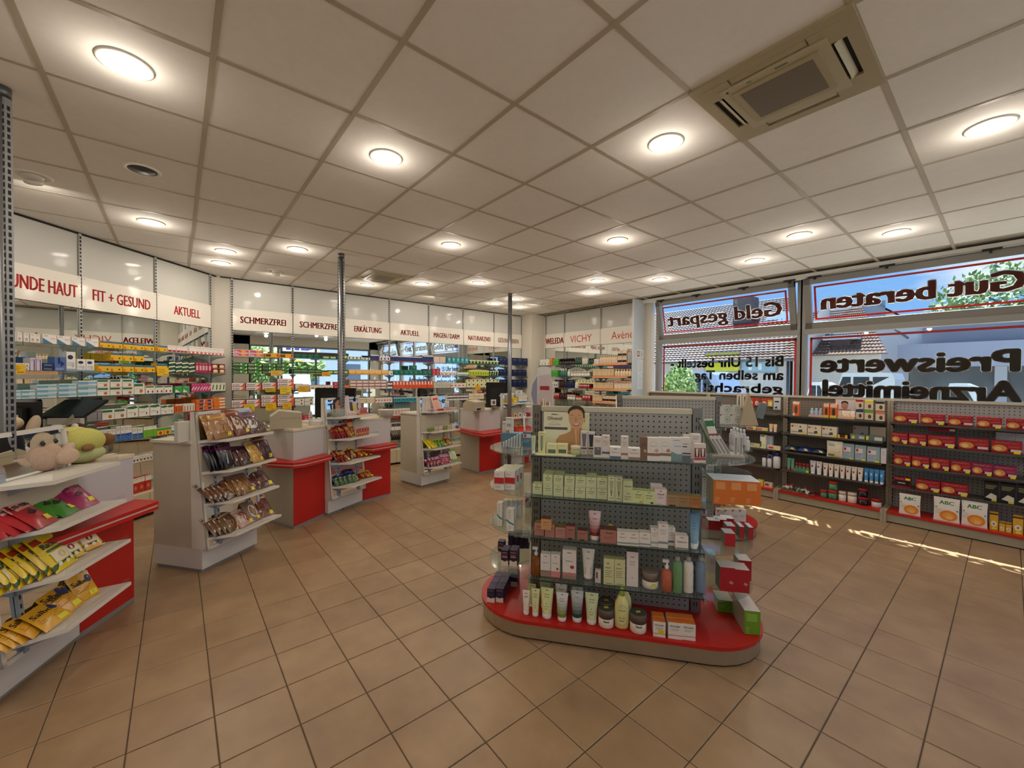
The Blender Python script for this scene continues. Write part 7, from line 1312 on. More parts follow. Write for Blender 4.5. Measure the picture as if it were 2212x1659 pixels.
# cards and testers on top of middle stand
def flatcard(F, s, o, z, w, h, lab, build, tilt=8, name='display_card', cat='display card', yaw=0):
    t = thing(name, lab, cat, F.at(s, o, z), F.rz+yaw); mx = Matrix.Rotation(math.radians(-tilt), 4, 'X'); build(t, w, h, mx); return t
def face_card(t, w, h, mx):
    b = MB(); b.add([tuple(mx @ Vector(p)) for p in ((-w/2, 0, 0), (w/2, 0, 0), (w/2, 0, h*.8), (w*.2, 0, h), (-w*.3, 0, h), (-w/2, 0, h*.75), (-w/2, .004, 0), (w/2, .004, 0), (w/2, .004, h*.8), (w*.2, .004, h), (-w*.3, .004, h), (-w/2, .004, h*.75))], [(0, 1, 2, 3, 4, 5), (11, 10, 9, 8, 7, 6), (0, 6, 7, 1), (1, 7, 8, 2), (2, 8, 9, 3), (3, 9, 10, 4), (4, 10, 11, 5)], M('#b98868', .5)); ob('card', b, t)
    b = MB(); f = lambda x, z, y=-.001: tuple(mx @ Vector((x*w, y, z*h)))
    b.add([f(-.5, .7), f(-.45, .9), f(-.3, 1), f(.2, 1), f(.5, .8), f(.5, .68), f(.2, .86), f(-.2, .84)], [tuple(range(8))], M('#2a1e22')); b.add([f(-.2, .62), f(.0, .67), (f(.2, .63)), f(0, .6)], [(0, 1, 2, 3)], M('#1e1412')); b.add([f(-.25, .72), f(0, .77), f(.25, .72), f(0, .74)], [(0, 1, 2, 3)], M('#2c1c18')); b.add([f(.3, .62), f(.4, .65), f(.5, .61), f(.4, .59)], [(0, 1, 2, 3)], M('#1e1412'))
    b.add([f(.18, .6), f(.26, .6), f(.3, .44), f(.2, .42)], [(0, 1, 2, 3)], M('#a07050')); b.add([f(.05, .34), f(.22, .38), f(.4, .34), f(.22, .28)], [(0, 1, 2, 3)], M('#a04a48')); ob('face_print', b, t)
flatcard(FC, .20, -.02, zc[3], .12, .22, 'cardboard cut-out of woman face standing on middle stand', face_card)
def white_card(t, w, h, mx):
    ob('card', MB().box(-w/2, 0, 0, w/2, .004, h, M('#d9c9c6', .5), mx=mx), t); b = MB()
    for j in range(7): b.box(-w*.3, -.0012, h*(.9-.1*j), w*(.1+.2*(j % 2)), -.0004, h*(.91-.1*j), M('#9a8c8c'), mx=mx)
    b.box(-w*.15, -.0014, h*.93, w*.15, -.0004, h*.96, M('#77707a'), mx=mx); ob('print', b, t)
flatcard(FC, .31, -.02, zc[3], .10, .235, 'tall pale pink printed card beside woman face cut-out', white_card)
flatcard(FC, .47, -.01, zc[3], .14, .16, 'pale card with dark curl picture behind lip gloss testers', lambda t, w, h, mx: (ob('card', MB().box(-w/2, 0, 0, w/2, .004, h, M('#c9b9b6', .5), mx=mx), t), ob('print', MB().box(-w*.45, -.001, h*.1, -w*.2, 0, h*.8, M('#d9c43a'), mx=mx).ell((w*.1, -.001, h*.6), (.018, .001, .045), M('#1e1618'), 12, 5, mx=mx).ell((w*.14, -.002, h*.58), (.012, .001, .03), M('#c9b9b6'), 12, 5, mx=mx), t)))
t = thing('tester_box', 'clear box of small jars at left on top of middle stand', 'box', FC.at(.11, .06, zc[3]), FC.rz); ob('box', MB().box(-.07, 0, 0, .07, .05, .09, glassy('clearbox', (.85, .86, .82), .08, .08, .25)), t)
for i in range(4): ob('jar', MB().lathe([(.015, 0), (.015, .05)], M('#8f9466', .4), 10, c=(-.05+.034*i, .025)), t)
for i in range(3): prod(carton(.045, .03, .07-.012*i, '#ddd0cc', (('e', .5, .4, .25, .2, '#d98a5a'), ('l', .2, .9, .8, 1, '#6a5a7a'))), 'carton', '%s small white and orange pack before clear box on middle stand' % ('left', 'middle', 'right')[i], FC.at(.21+.05*i, .10, zc[3]), (0, 0, FC.rz))
t = thing('tester_tray', 'orange tray of pink lip gloss tubes on middle stand', 'tray', FC.at(.46, .10, zc[3]), FC.rz); ob('tray', MB().box(-.09, 0, 0, .09, .06, .018, M('#d9805a', .5)), t)
for i in range(8): ob('lip_gloss', MB().lathe([(.007, .0), (.007, .05), (.005, .055), (.005, .085)], M('#b86a6a', .3), 8, c=(-.03+.015*i, .03)), t)
# fourth stand
zd = (.30, .56, .80, 1.085)
GRN = (('r', .1, .55, .9, .8, '#c9d06a'), ('e', .5, .3, .3, .16, '#8eb44a'), ('r', .6, .05, .9, .2, '#ecdc3a'))
bags(FD, zd[1], [(.10, .05, 2, .13, .12, .15, 48, .2, bg('#d6c01e', (('e', .5, .4, .3, .2, '#8a9a2a'),), .03), 'yellow sweets bag'), (.24, .05, 3, .12, .11, .18, 50, .1, bg('#3a7a2c', GRN, .03), 'dark green sweets bag'), (.40, .05, 2, .10, .11, .19, 45, 0, bg('#7a1a2a', RD, .03), 'dark crimson sweets bag')], 'on second tray of fourth stand')
MG = (('r', .1, .5, .9, .75, '#d8b0c4'), ('e', .4, .28, .22, .14, '#c96a5a'), ('e', .7, .3, .16, .12, '#9a3a7a'), ('r', .65, .03, .9, .14, '#ecdc3a'))
bags(FD, zd[0], [(.10, .05, 4, .14, .12, .17, 45, .2, bg('#6a143a', MG, .03), 'dark magenta sweets bag'), (.31, .05, 3, .13, .12, .18, 40, 0, bg('#a0286a', MG, .03), 'bright magenta sweets bag'), (.49, .035, 3, .12, .09, .17, 30, -.1, bg('#7aa83a', (('r', .1, .2, .9, .85, '#dfe4d0'), ('e', .5, .4, .2, .16, '#b8c43a')), .02), 'green and white sweets bag')], 'on lowest tray of fourth stand')
for i in range(6): prod(carton(.07, .05, .05+.012*(i % 3), ('#7a8a3a', '#c9bfa8', '#d9c8b8', '#8a9a4a', '#cdbb9c', '#e0d8cc')[i], (('l', .15, .8, .85, 2, '#6a6a4a'), ('e', .6, .3, .2, .15, '#b98a3a'))), 'carton', ('olive', 'beige', 'pinkish', 'light olive', 'sand coloured', 'cream')[i]+' small box in the row on third tray of fourth stand', FD.at(.10+.085*i, .11, zd[2]), (0, 0, FD.rz))
a = FD.at(.25, .02, zd[3])
for i in range(4): tag(ob('brochure_box', carton(.05, .12, .20, '#cfc8ba', (('l', .2, .85, .8, 3, '#a49c90'),)), None, FD.at(.06+.055*i, -.03, zd[3]), (math.radians(-8), math.radians(10), FD.rz)), 'narrow cream brochure box leaning on top of fourth stand', 'box', 'leaning brochure boxes on fourth stand')
t = thing('brochure', 'pink-topped large leaning brochure on top of fourth stand', 'brochure', FD.at(.30, .03, zd[3]+.005), FD.rz); mx = Matrix.Rotation(math.radians(-22), 4, 'X') @ Matrix.Rotation(math.radians(-6), 4, 'Y')
ob('cover', MB().box(-.07, 0, 0, .07, .03, .23, M('#dcb4a4', .5), mx=mx), t); b = MB().box(-.045, -.001, .16, .05, 0, .19, M('#b4402e'), mx=mx)
for j in range(8): b.box(-.05, -.001, .13-.014*j, .05-.015*(j % 3), 0, .134-.014*j, M('#b48878'), mx=mx)
ob('print', b, t)
for i, (s, w, c, l) in enumerate(((.33, .22, '#c9502e', 'red and pink box lying under the pink brochure'), (.50, .20, '#dba09a', 'pink flat box lying at right on fourth stand'), (.14, .12, '#8c86a4', 'lilac flat box lying at left on fourth stand'))): prod(carton(w, .06, .035, '#dfaea0', (('r', 0, 0, .5, 1, c),)), 'carton', l, FD.at(s, .10, zd[3]), (0, 0, FD.rz))
for i in range(2): prod(bottle(.03, .12, '#e0dcd6', '#cfcac4', (('r', .3, .2, .7, .6, '#8a4a4a'),)), 'bottle', 'white slim bottle standing at right on fourth stand, %s one' % ('left', 'right')[i], FD.at(.43+.05*i, .03, zd[3]+.04), (0, .06, FD.rz))
# fifth stand
ze = (.33, .62, .88, 1.13)
prod(carton(.17, .08, .09, '#e0c01e', (('e', .3, .5, .12, .3, '#c98a1e'), ('r', .55, .2, .95, .5, '#e8dca0'), ('l', .1, .9, .5, 1, '#7a6a1a'))), 'carton', 'yellow box at left on top of fifth stand', FE.at(.16, .06, ze[3]), (0, 0, FE.rz))
prod(carton(.14, .05, .14, '#b9a48c', (('r', 0, .7, 1, 1, '#e0c828'), ('e', .5, .4, .25, .2, '#4a2a28'))), 'carton', 'picture box behind the yellow box on fifth stand', FE.at(.15, -.02, ze[3]), (0, 0, FE.rz))
for i in range(3): prod(carton(.055, .04, .14, '#dfdcd6', (('r', 0, 0, 1, .2, '#4a8ab4'), ('e', .5, .55, .2, .2, '#e6d23a'), ('l', .2, .9, .8, 1, '#667'))), 'carton', 'white and blue upright box on fifth stand', FE.at(.33+.06*i, .04, ze[3]), (0, 0, FE.rz), 'white and blue boxes on fifth stand')
prod(carton(.15, .01, .12, '#e2dcd8', (('t', 'IHRE', .3, .62, .4, .2, '#a8303a', .05), ('l', .1, .45, .9, 3, '#4a4a4a'))), 'carton', 'white printed card behind boxes on fifth stand', FE.at(.36, -.03, ze[3]+.10), (0, 0, FE.rz), None, 'display_card', 'display card')
for i in range(5): prod(carton(.08, .05, .06+.01*(i % 3), ('#c9a878', '#d9b890', '#dcd0cc', '#e0d8d4', '#b4303a')[i], (('e', .5, .5, .2, .25, '#4a2a2a'), ('l', .1, .9, .9, 1, '#886'))), 'carton', ('tan', 'sandy', 'pale pink', 'white', 'red')[i]+' small box on third tray of fifth stand', FE.at(.08+.10*i, .10, ze[2]), (0, 0, FE.rz))
bags(FE, ze[1], [(.12, .08, 5, .10, .12, .15, 40, 0, bg('#a8241e', RD, .03), 'bright red sweets bag')], 'on second tray of fifth stand')
bags(FE, ze[0], [(.12, .08, 4, .10, .12, .14, 40, 0, bg('#c9bdb0', RD, .03), 'pale sweets bag')], 'on lowest tray of fifth stand')
# items behind far counter: small baskets and packs
p = FD.at(.62+.42, -.05, 1.047)
t = thing('wire_basket', 'small wire basket with brown packs on the curved counter', 'basket', (-5.47, 4.13, 1.047), 0); b = MB()
for k in range(8): b.tube((-.06+.017*k, -.05, 0), (-.06+.017*k, -.05, .05), .0015, DARK, 4).tube((-.06+.017*k, .05, 0), (-.06+.017*k, .05, .05), .0015, DARK, 4)
b.tube((-.06, -.05, .05), (.06, -.05, .05), .002, DARK, 4).tube((-.06, .05, .05), (.06, .05, .05), .002, DARK, 4).tube((-.06, -.05, .0), (-.06, .05, 0), .002, DARK, 4).tube((.06, -.05, .0), (.06, .05, .0), .002, DARK, 4); ob('wire_frame', b, t); ob('pack', MB().box(-.05, -.04, .003, .05, .04, .04, M('#8a7a6a')), t)
prod(carton(.09, .02, .10, '#cfc9c4', (('e', .5, .5, .3, .3, '#5a4038'), ('e', .3, .4, .1, .15, '#b98a6a'))), 'carton', 'white picture pack before the far monitor', (-5.58, 4.18, 1.10), (0, 0, 1.3))
# ---------------------------------------------------------------- plush toys on the nearest stand
def fur(h): return M(h, .95, noise=.22, nscale=220., spec=.1)
def plush(lab, loc, rz, bodyparts, eyes=(), extra=None, sc=1.9):
    t = thing('plush_toy', lab, 'plush toy', loc, rz); t.scale = (sc,)*3
    groups = {}
    for c, r, col, *rot in bodyparts: groups.setdefault(col, []).append((c, r, rot[0] if rot else None))
    for i, (col, lst) in enumerate(groups.items()):
        b = MB(); mt = fur(col)
        for c, r, rot in lst:
            mx = (Matrix.Translation(c) @ Matrix.Rotation(rot[1], 4, rot[0])) if rot else Matrix.Translation(c)
            b.ell((0, 0, 0), r, mt, 18, 12, mx=mx)
        o = ob('body' if i == 0 else 'patch', b, t); rmm = o.modifiers.new('r', 'REMESH'); rmm.mode = 'VOXEL'; rmm.voxel_size = .004; rmm.use_smooth_shade = True
        sm_ = o.modifiers.new('s', 'SMOOTH'); sm_.iterations = 6; sm_.factor = .6
    for c, r in eyes: ob('eye', MB().ell(c, (r, r*.6, r), M('#140c0a', .1, coat=1.), 12, 8), t); ob('glint', MB().ell((c[0]+r*.3, c[1]-r*.5, c[2]+r*.4), (r*.2, r*.15, r*.2), M('#ffffff', .2), 6, 4), t)
    if extra: extra(t)
    return t
RA = FA.rz
def pl(px_, py_, z=1.048): q = P(px_, py_, z); return (q.x, q.y, z)
TA = '#b9a487'
q = pl(62, 1018); 
def bun(t):
    ob('mouth', MB().tube((-.018, -.052, .052), (0, -.055, .047), .0015, M('#7a5a44')).tube((0, -.055, .047), (.018, -.052, .053), .0015, M('#7a5a44')), t)
    ob('label_tag', MB().box(.075, -.02, .0, .095, -.017, .028, M('#dfdcd8')), t)
plush('beige long-eared plush animal facing out at front of top tray', q, RA+.1, [((0, .02, .045), (.055, .05, .05), '#b7a58c'), ((0, -.005, .075), (.056, .045, .046), '#b7a58c'), ((0, -.035, .060), (.034, .02, .022), '#b7a58c'), ((.046, .015, .125), (.016, .014, .038), '#b7a58c', ('Y', .5)), ((-.05, .03, .105), (.015, .014, .03), '#b7a58c', ('Y', -.9)), ((-.06, -.02, .03), (.045, .016, .015), '#b7a58c', ('Y', .5)), ((.065, -.01, .02), (.05, .02, .018), '#b7a58c', ('Z', .3)), ((.03, -.03, .015), (.03, .035, .02), '#c2b097')], [((-.026, -.046, .082), .008), ((.024, -.047, .082), .008)], bun)
q = pl(20, 1025)
plush('cream plush animal lying on its back at left end of top tray', q, RA, [((0, .0, .05), (.06, .055, .055), '#cdbb98'), ((.01, .05, .11), (.075, .03, .03), '#cdbb98', ('Y', -.35)), ((.07, .05, .135), (.035, .025, .022), '#cdbb98'), ((-.05, .0, .1), (.04, .04, .04), '#cdbb98'), ((.03, -.03, .02), (.05, .03, .025), '#cdbb98')])
q = pl(42, 985)
plush('grey-brown sloth-like plush animal with white face behind the cream ones', (q[0]-.0, q[1]+.0, 1.12), RA, [((-.02, .05, .045), (.055, .055, .052), '#8c7860'), ((.035, .03, .035), (.033, .035, .038), '#e4ddd0'), ((.052, .005, .035), (.016, .012, .014), '#3a2c28'), ((-.08, .06, .0), (.05, .03, .03), '#8c7860'), ((.0, .07, -.02), (.06, .05, .05), '#8c7860')], [((.030, -.001, .033), .008)])
q = pl(118, 1005)
plush('light brown plush animal with pink back and dark feet on top tray', (q[0]-.03, q[1]+.05, 1.075), RA-.1, [((0, .03, .05), (.06, .045, .045), '#a5764c'), ((.06, .05, .055), (.04, .035, .04), '#a5764c'), ((.055, .0, .0), (.05, .03, .03), '#a5764c'), ((.10, .055, .085), (.026, .02, .018), '#4a3226'), ((-.07, .0, .05), (.03, .022, .015), '#4a3a30'), ((-.03, .03, .085), (.04, .025, .014), '#d98a7a'), ((.062, .03, .095), (.010, .01, .012), '#e6e0d6')])
q = pl(108, 1016)
plush('pinkish beige flat-eared plush animal in middle of top tray', q, RA, [((0, .02, .04), (.055, .04, .045), '#c0a48e'), ((.03, -.02, .035), (.04, .02, .025), '#c9ae98'), ((.0, .02, .075), (.035, .02, .02), '#bda08a'), ((.06, .0, .05), (.035, .012, .014), '#c9ae98', ('Y', -.5))], (), lambda t: ob('ear_cloth', MB().add([(-.04, .03, .10), (.075, .02, .105), (.05, .025, .07), (-.03, .03, .075)], [(0, 1, 2, 3)], M('#c4bcb0', .8)), t))
q = pl(185, 995)
plush('fluffy yellow-green plush animal with brown feet at right end of top tray', (q[0]-.0, q[1]+.02, 1.05), RA-.15, [((0, .03, .06), (.075, .05, .045), '#c4c06a'), ((.0, .02, .02), (.07, .04, .028), '#b9bf88'), ((.082, .02, .055), (.028, .024, .022), '#7a5836'), ((-.03, -.02, .045), (.022, .012, .012), '#8a6a44'), ((-.01, .05, .095), (.05, .03, .015), '#cfc878')], (), lambda t: ob('ear_cloth', MB().add([(-.09, .06, .06), (.03, .07, .13), (.0, .05, .15), (-.09, .05, .08)], [(0, 1, 2, 3)], M('#8c8a80', .8)), t))
# ---------------------------------------------------------------- outside, seen through the street windows
GY = -.15
struct('street', MB().box(-40, 7.2, GY-.1, 30, 60, GY, M('#a9a7a2', .9, noise=.08, nscale=.8)))
struct('forecourt', MB().box(2.9, -30, GY-.1, 40, 7.2, GY, M('#a5a29c', .9, noise=.06, nscale=.8)).box(-40, -30, GY-.1, 2.9, -2.7, GY, M('#a5a29c', .9)))
def OP(px_, py_, y): d = ray(px_, py_); return EYE+d*(y/d.y)
ROOFM = M('#5e463c', .7); RT2 = M('#7a5a4e', .7)
def roof_tiles(b, A, B_, C, D_, nu, nv, mt):
    # A lower left, B lower right, C upper right, D upper left; rows of overlapping barrel tiles as real stepped strips
    A, B_, C, D_ = map(Vector, (A, B_, C, D_)); nrm = (B_-A).cross(D_-A).normalized()
    if nrm.z < 0: nrm = -nrm
    for j in range(nv):
        t0, t1 = j/nv, (j+1)/nv; l0 = A.lerp(D_, t0); r0 = B_.lerp(C, t0); l1 = A.lerp(D_, t1); r1 = B_.lerp(C, t1)
        n = max(2, int(nu)); v = []
        for i in range(2*n+1):
            u = i/(2*n); hgt = .035 if i % 2 else 0.
            v.append(tuple(l0.lerp(r0, u)+nrm*(.05+hgt))); v.append(tuple(l1.lerp(r1, u)+nrm*hgt))
        b.add(v, [(2*i, 2*i+2, 2*i+3, 2*i+1) for i in range(2*n)], mt)
        b.add([tuple(l0), tuple(r0), tuple(r0+nrm*.05), tuple(l0+nrm*.05)], [(0, 1, 2, 3)], RT2)
# house 1 (left window): big tiled roof
y1 = 17.; a = OP(1380, 785, y1); b_ = OP(1712, 775, y1); ze1 = a.z
t = thing('tiled_house', 'white house with big brown tiled roof filling the left street window', 'house')
yr = y1+5.5; zt1_ = OP(1600, 655, yr).z
xa, xb = OP(1380, 700, yr).x-2, OP(1705, 700, y1).x
xr2 = OP(1718, 660, yr).x; rb = MB(); roof_tiles(rb, (xa-2, y1, ze1), (xb+.4, y1, ze1), (xr2, yr, zt1_), (xa-2, yr, zt1_), 80, 30, ROOFM); tag(ob('roof_tiles', rb, t), kind='stuff')
ob('wall', MB().box(xa, y1+.5, GY, xb-.1, y1+.8, ze1+.1, M('#c9c6c0', .8)).add([(xb-.1, y1+.5, GY), (xb-.1, yr, GY), (xb-.1, yr, zt1_-.1), (xb-.1, y1+.5, ze1+.1)], [(0, 1, 2, 3)], M('#c9c6c0', .8)), t)
ob('gutter', MB().tube((xa, y1-.05, ze1), (xb+.2, y1-.05, ze1), .07, M('#5a5a60', .4)).tube((OP(1694, 800, y1).x, y1+.4, ze1), (OP(1694, 800, y1).x, y1+.4, GY), .05, M('#3a3e46', .4)), t)
ch = OP(1612, 650, y1+3.4); ob('chimney', MB().box(ch.x-.45, y1+3.1, ch.z-1.2, ch.x+.35, y1+3.9, ch.z+.15, M('#5e5a5c', .8)), t)
for i, px_ in enumerate((1655, 1683)):
    q = OP(px_, 690, y1+2.2); fr_ = (q.z-ze1)/(zt1_-ze1); yy = y1+(yr-y1)*fr_
    ob('roof_window', MB().add([(q.x-.35, yy-.5, q.z-.45), (q.x+.3, yy-.5, q.z-.45), (q.x+.3, yy+.4, q.z+.45), (q.x-.35, yy+.4, q.z+.45)], [(0, 1, 2, 3)], M('#7f9cc8', .15)), t)
for (x0, y0, x1, y1_, col, nm, lab) in ((1524, 761, 1597, 802, '#cfd42a', 'poster', 'yellow-green poster on white house wall across the street'), (1603, 763, 1676, 803, '#8fb4c8', 'poster', 'pale blue poster beside the yellow-green one across the street')):
    A_ = OP(x0, y1_, y1+.42); B2 = OP(x1, y0, y1+.42); o = thing(nm, lab, 'poster', (A_.x, y1+.42, A_.z)); w, h = B2.x-A_.x, B2.z-A_.z
    ob('frame', MB().box(-.05, 0, -.05, w+.05, .05, h+.05, M('#8f9498', .5)), o); b = MB().box(0, -.01, 0, w, 0, h, M(col, .5)); 
    b.box(w*.25, -.015, h*.8, w*.95, -.011, h*.88, M('#b0202a')).box(w*.2, -.015, h*.62, w*.9, -.011, h*.76, M('#e2e6e8')) if col == '#cfd42a' else b.box(w*.1, -.015, h*.75, w*.95, -.011, h*.9, M('#dfe8ee')).box(w*.2, -.015, h*.1, w*.3, -.011, h*.5, M('#e6eef0')).box(w*.5, -.015, h*.1, w*.6, -.011, h*.45, M('#d6e6ea'))
    ob('print', b, o)
def foliage(nm, lab, c, r, n, cols, sz, trunk=True, cat='shrub'):
    t = thing(nm, lab, cat, (c[0], c[1], GY)); rr = random.Random(n); b = MB()
    for i in range(n):
        th, ph = rr.uniform(0, 6.283), math.acos(rr.uniform(-1, 1)); q = rr.uniform(.55, 1)
        x, y, z = r[0]*q*math.sin(ph)*math.cos(th), r[1]*q*math.sin(ph)*math.sin(th), c[2]-GY+r[2]*q*math.cos(ph)
        u = Vector((rr.uniform(-1, 1), rr.uniform(-1, 1), rr.uniform(-1, 1))).normalized()*sz; v = u.orthogonal().normalized()*sz*.5; p_ = Vector((x, y, z))
        b.add([tuple(p_-u), tuple(p_+v), tuple(p_+u), tuple(p_-v)], [(0, 1, 2, 3)], M(cols[i % len(cols)], .6))
    tag(ob('foliage', b, t), kind='stuff'); ob('trunk', MB().lathe([(.06*r[0]+.03, 0), (.04*r[0]+.02, c[2]-GY)], M('#5a4a3a', .9), 8), t); return t
q = OP(1468, 822, 9.6); foliage('shrub', 'leafy shrub outside behind lower left street window', (q.x, 9.6, q.z-.2), (.42, .42, .62), 900, ('#8fb46a', '#6a9450', '#b4cc8c', '#4f7a40'), .06)
q = OP(2200, 668, 34); foliage('tree', 'tree crown behind the upper right street window', (q.x, 34, q.z), (3.6, 3, 2.6), 2600, ('#6f8f5a', '#8aa86e', '#56764a', '#9cb884'), .2, cat='tree')
# cars
def car(lab, px0, px1, ytop, ybase, y, col, van=False):
    a = OP(px0, ybase, y); c = OP(px1, ytop, y); w = c.x-a.x; zt_ = c.z; h = zt_-GY; t = thing('car' if not van else 'van', lab, 'car' if not van else 'van', ((a.x+c.x)/2, y, GY)); mt = M(col, .25, coat=.5)
    if van: prof = [(-.5, .15), (.5, .15), (.5, .92), (.46, 1), (-.25, 1), (-.40, .62), (-.5, .52)]
    else: prof = [(-.5, .2), (.5, .2), (.5, .52), (.42, .62), (.25, .95), (.1, 1), (-.15, 1), (-.32, .66), (-.46, .55), (-.5, .45)]
    n = len(prof); v = [(x*w, s*.85*(1 if z < .6 else .82), z*h) for s in (-1, 1) for x, z in prof]
    ob('body', MB().add(v, [tuple(range(n)), tuple(range(n, 2*n))[::-1]]+[(i, n+i, n+(i+1) % n, (i+1) % n) for i in range(n)], mt), t)
    if van: g = [[(-.38, .66), (-.24, .95), (-.12, .95), (-.12, .66)], [(-.08, .66), (-.08, .95), (.15, .95), (.15, .66)], [(.2, .66), (.2, .95), (.44, .95), (.44, .66)]]
    else: g = [[(-.27, .66), (-.13, .94), (.0, .94), (.0, .66)], [(.03, .66), (.03, .94), (.1, .94), (.30, .66)]]
    for pl_ in g: ob('side_window', MB().add([(x*w, -.85*.825-.002, z*h) for x, z in pl_], [tuple(range(len(pl_)))], M('#2c3640', .1)), t)
    for x in (-.3, .3): ob('wheel', MB().lathe([(h*.2, 0), (h*.2, .2), (h*.1, .21)], M('#1a1a1a', .7), 16, mx=Matrix.Translation((x*w, -.72, h*.2)) @ Matrix.Rotation(math.pi/2, 4, 'X')), t)
    return t
car('blue-grey car parked behind the left street window', 1482, 1600, 803, 880, 12.5, '#8fa9d4'); car('white van with dark windows behind the right street window', 1800, 1945, 806, 905, 13.0, '#bccbd6', True)
car('light blue car behind the lettering of the right street window', 2010, 2150, 829, 905, 13.5, '#c6d8e6'); car('small white car between the van and the mullion', 1740, 1815, 826, 890, 16, '#d6dde2')
# house 2 with dormer
y2 = 20.; t = thing('dormer_house', 'house with tiled roof, dark dormer and skylight behind right street window', 'house'); a = OP(1738, 770, y2); c = OP(1918, 770, y2); d_ = OP(1838, 666, y2+5)
x0 = a.x-1; rb = MB(); roof_tiles(rb, (x0, y2, a.z), (c.x, y2, a.z), (OP(1862, 700, y2+5).x, y2+5, d_.z), (x0, y2+5, d_.z), 30, 18, ROOFM); tag(ob('roof_tiles', rb, t), kind='stuff')
ob('wall', MB().box(x0, y2+.4, GY, c.x-.3, y2+.8, a.z+.2, M('#cfccc4', .8)), t)
A_ = OP(1792, 772, y2+.8); B2 = OP(1836, 733, y2+.8); ob('dormer', MB().box(A_.x, y2+.8, A_.z, B2.x, y2+3.5, B2.z, M('#54494a', .8)).box(A_.x-.2, y2+.6, B2.z, B2.x+.25, y2+3.5, B2.z+.18, M('#cfd4d8', .6)), t)
A_ = OP(1797, 770, y2+.75); B2 = OP(1829, 748, y2+.75); ob('dormer_window', MB().box(A_.x, y2+.74, A_.z, B2.x, y2+.8, B2.z, M('#dfe2e4', .5)), t)
q = OP(1862, 755, y2+1.1); ob('skylight', MB().add([(q.x-.6, y2+1., q.z-.55), (q.x+.35, y2+1., q.z-.55), (q.x+.2, y2+1.9, q.z+.7), (q.x-.75, y2+1.9, q.z+.7)], [(0, 1, 2, 3)], M('#86a8dc', .1)), t)
# gable house behind
y3 = 27.; t = thing('gable_house', 'pale gabled house seen above the dormer house', 'house'); A_ = OP(1826, 682, y3); B2 = OP(1945, 684, y3); C_ = OP(1871, 651, y3)
ob('wall', MB().add([(A_.x, y3, GY), (B2.x, y3, GY), (B2.x, y3, B2.z), (C_.x, y3, C_.z), (A_.x, y3, A_.z), (A_.x, y3+6, GY), (B2.x, y3+6, GY), (B2.x, y3+6, B2.z), (C_.x, y3+6, C_.z), (A_.x, y3+6, A_.z)], [(0, 1, 2, 3, 4), (9, 8, 7, 6, 5), (1, 6, 7, 2), (0, 4, 9, 5)], M('#c9d0d6', .8)), t)
ob('roof', MB().add([(A_.x-.5, y3-.3, A_.z-.3), (C_.x, y3-.3, C_.z+.15), (C_.x, y3+6, C_.z+.15), (A_.x-.5, y3+6, A_.z-.3), (B2.x+.5, y3-.3, B2.z-.3), (B2.x+.5, y3+6, B2.z-.3)], [(0, 1, 2, 3), (1, 4, 5, 2)], M('#6e625e', .8)), t)
q = OP(1878, 674, y3); ob('window', MB().box(q.x-.7, y3-.05, q.z-.5, q.x+.6, y3, q.z+.5, M('#8c98a8', .3)), t)
# modern flat building
y4 = 23.; t = thing('flat_building', 'flat grey-blue commercial building with glazed ground floor behind right window', 'building')
A_ = OP(1938, 793, y4); zf = OP(1938, 745, y4).z; xr = OP(2400, 790, y4).x; zb3 = A_.z; BB = M('#9aa2b4', .7)
ob('fascia', MB().box(A_.x, y4, zb3, xr, y4+8, zf, BB), t); ob('upper_floor', MB().box(OP(1992, 740, y4+2).x, y4+2, zf, xr, y4+8, OP(1992, 702, y4+2).z, M('#767c88', .7)), t)
for i in range(7): x = A_.x+.3+i*2.6; ob('pane', MB().box(x, y4+.5, GY, x+2.3, y4+.55, zb3, M('#4e5a60', .12)), t); ob('column', MB().box(x-.3, y4+.3, GY, x, y4+.6, zb3, M('#aab0b8', .6)), t)
# white wall between roof and flat building, lamp on it
t = thing('white_building', 'plain white building side between tiled roof and grey building', 'building'); A_ = OP(1878, 770, 25.5); B2 = OP(2000, 700, 25.5); ob('wall', MB().box(A_.x, 25.5, GY, B2.x, 26, B2.z, M('#c4ccd6', .8)), t); q = OP(1950, 732, 25.4); ob('wall_lamp', MB().tube((q.x-.4, 25.4, q.z+.6), (q.x+.2, 25.2, q.z), .05, M('#5a6068')), t)
struct('far_ground_hedge', MB().box(-40, 58, GY, 40, 59, 2.5, M('#5e7a4c', .9)))
# ---------------------------------------------------------------- outside the entrance, only visible in the mirrors
def MP(px_, py_, X):
    d = ray(px_, py_); vx = -14.62; s = (vx-X)/d.x; return Vector((X, d.y*s, CH+d.z*s))
t = thing('shop_sign', 'white shop sign reading dm with red and yellow bands, seen reversed in the wall mirror', 'sign'); A_ = MP(556, 768, 14.); B2 = MP(690, 722, 14.); ya, yb2 = A_.y, B2.y; za, zb4 = A_.z-.3, B2.z+.2
ob('board', MB().box(14, ya, za, 14.1, yb2, zb4, M('#e2e4e8', .5)), t); b = MB(); v_, f_, tw = txt('dm', .03); w_ = yb2-ya; h_ = zb4-za
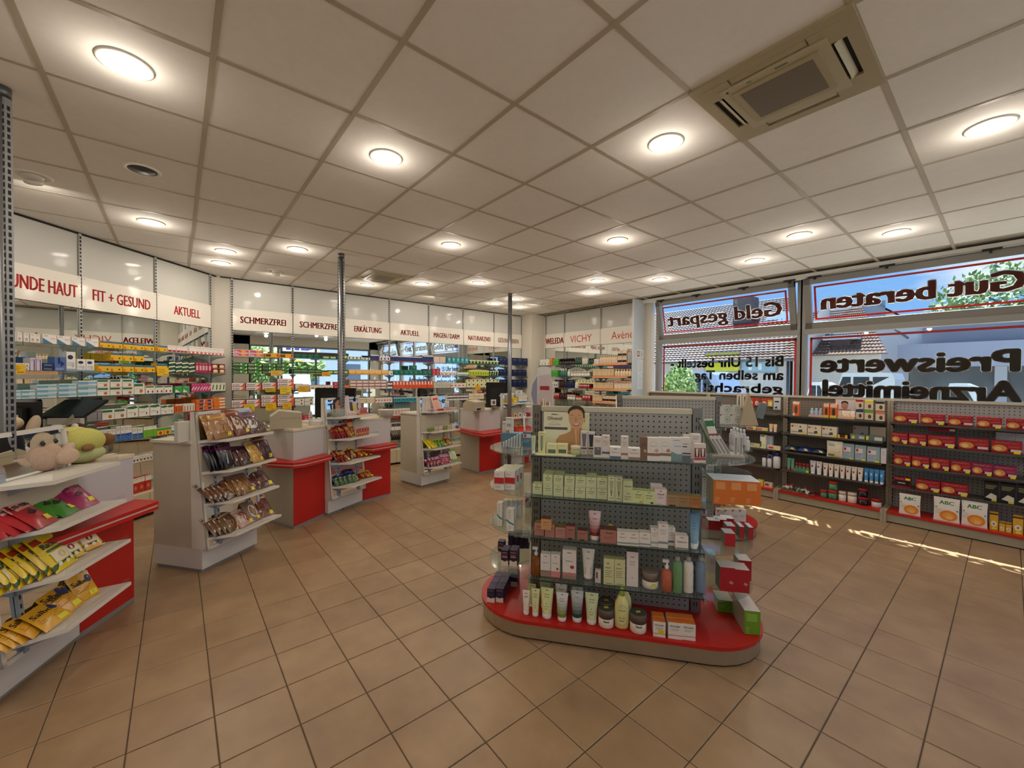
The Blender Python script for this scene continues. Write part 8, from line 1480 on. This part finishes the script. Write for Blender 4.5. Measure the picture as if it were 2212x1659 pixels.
# read from the shop side: facing -x, text runs towards -y ... viewer looks +x, right hand is -y
b.add([(13.99, yb2-w_*.08-a*w_*.62/tw, za+h_*.38+c*h_*.48/.72) for a, c in v_], f_, M('#2a3a9a', .5))
for k, (cc, dz_) in enumerate((('#c8201e', 0), ('#e8c21c', -.09))): b.add([(13.985-k*.002, yb2-w_*(.02+.1*i), za+h_*(.24+dz_+.05*math.sin(i*.9+k))) for i in range(10)]+[(13.985-k*.002, yb2-w_*(.02+.1*i), za+h_*(.14+dz_+.05*math.sin(i*.9+k))) for i in range(9, -1, -1)], [tuple(range(20))], M(cc, .5))
ob('lettering', b, t)
t = thing('blue_building', 'pale blue building across forecourt, seen in the wall mirrors', 'building'); A_ = MP(690, 830, 20); B2 = MP(860, 750, 20); ob('wall', MB().box(20, A_.y, GY, 24, B2.y+6, 6.5, M('#9aaccc', .8)), t); ob('window', MB().box(19.95, A_.y+1.5, .8, 20, A_.y+3.2, 2.6, M('#4a5a70', .2)), t)
for i, (px_, xx, r_) in enumerate(((545, 15, 2.0), (600, 18, 2.4), (648, 17, 1.6), (520, 19, 2.5))):
    q = MP(px_, 790, xx); foliage('tree', ('leafy tree left of shop sign, seen in wall mirror', 'large tree behind shop sign, seen in wall mirror', 'tree right of shop sign, seen in wall mirror', 'far left tree seen in wall mirror')[i], (xx, q.y, 2.6), (r_, r_, r_), 1100, ('#7a9a54', '#94b06a', '#5c8044'), .22, cat='tree')
car('white car parked before entrance, seen in wall mirror', 1480, 1600, 803, 880, 12.5, '#c9ced4').location = (8.5, 4.6, GY)

# beyond the 300 largest medicine boxes the rest becomes one object
SMALL.sort(key=lambda q: -q[0]); cnt = 0; rest = MB()
for ar_, os_ in SMALL:
    if cnt+len(os_) <= 300: cnt += len(os_); continue
    for o in os_:
        mx = Matrix.Translation(o.location) @ o.rotation_euler.to_matrix().to_4x4(); me = o.data; b0 = len(rest.v); rest.v += [tuple(mx @ v.co) for v in me.vertices]
        ix = [rest.mi(m_) for m_ in me.materials]
        for p_ in me.polygons: rest.f.append(tuple(b0+i for i in p_.vertices)); rest.m.append(ix[p_.material_index]); rest.sm.append(False)
        bpy.data.objects.remove(o)
tag(ob('medicine_boxes', rest), 'mass of small medicine boxes in the far rows of the mirrored wall shelves', 'boxes', kind='stuff')
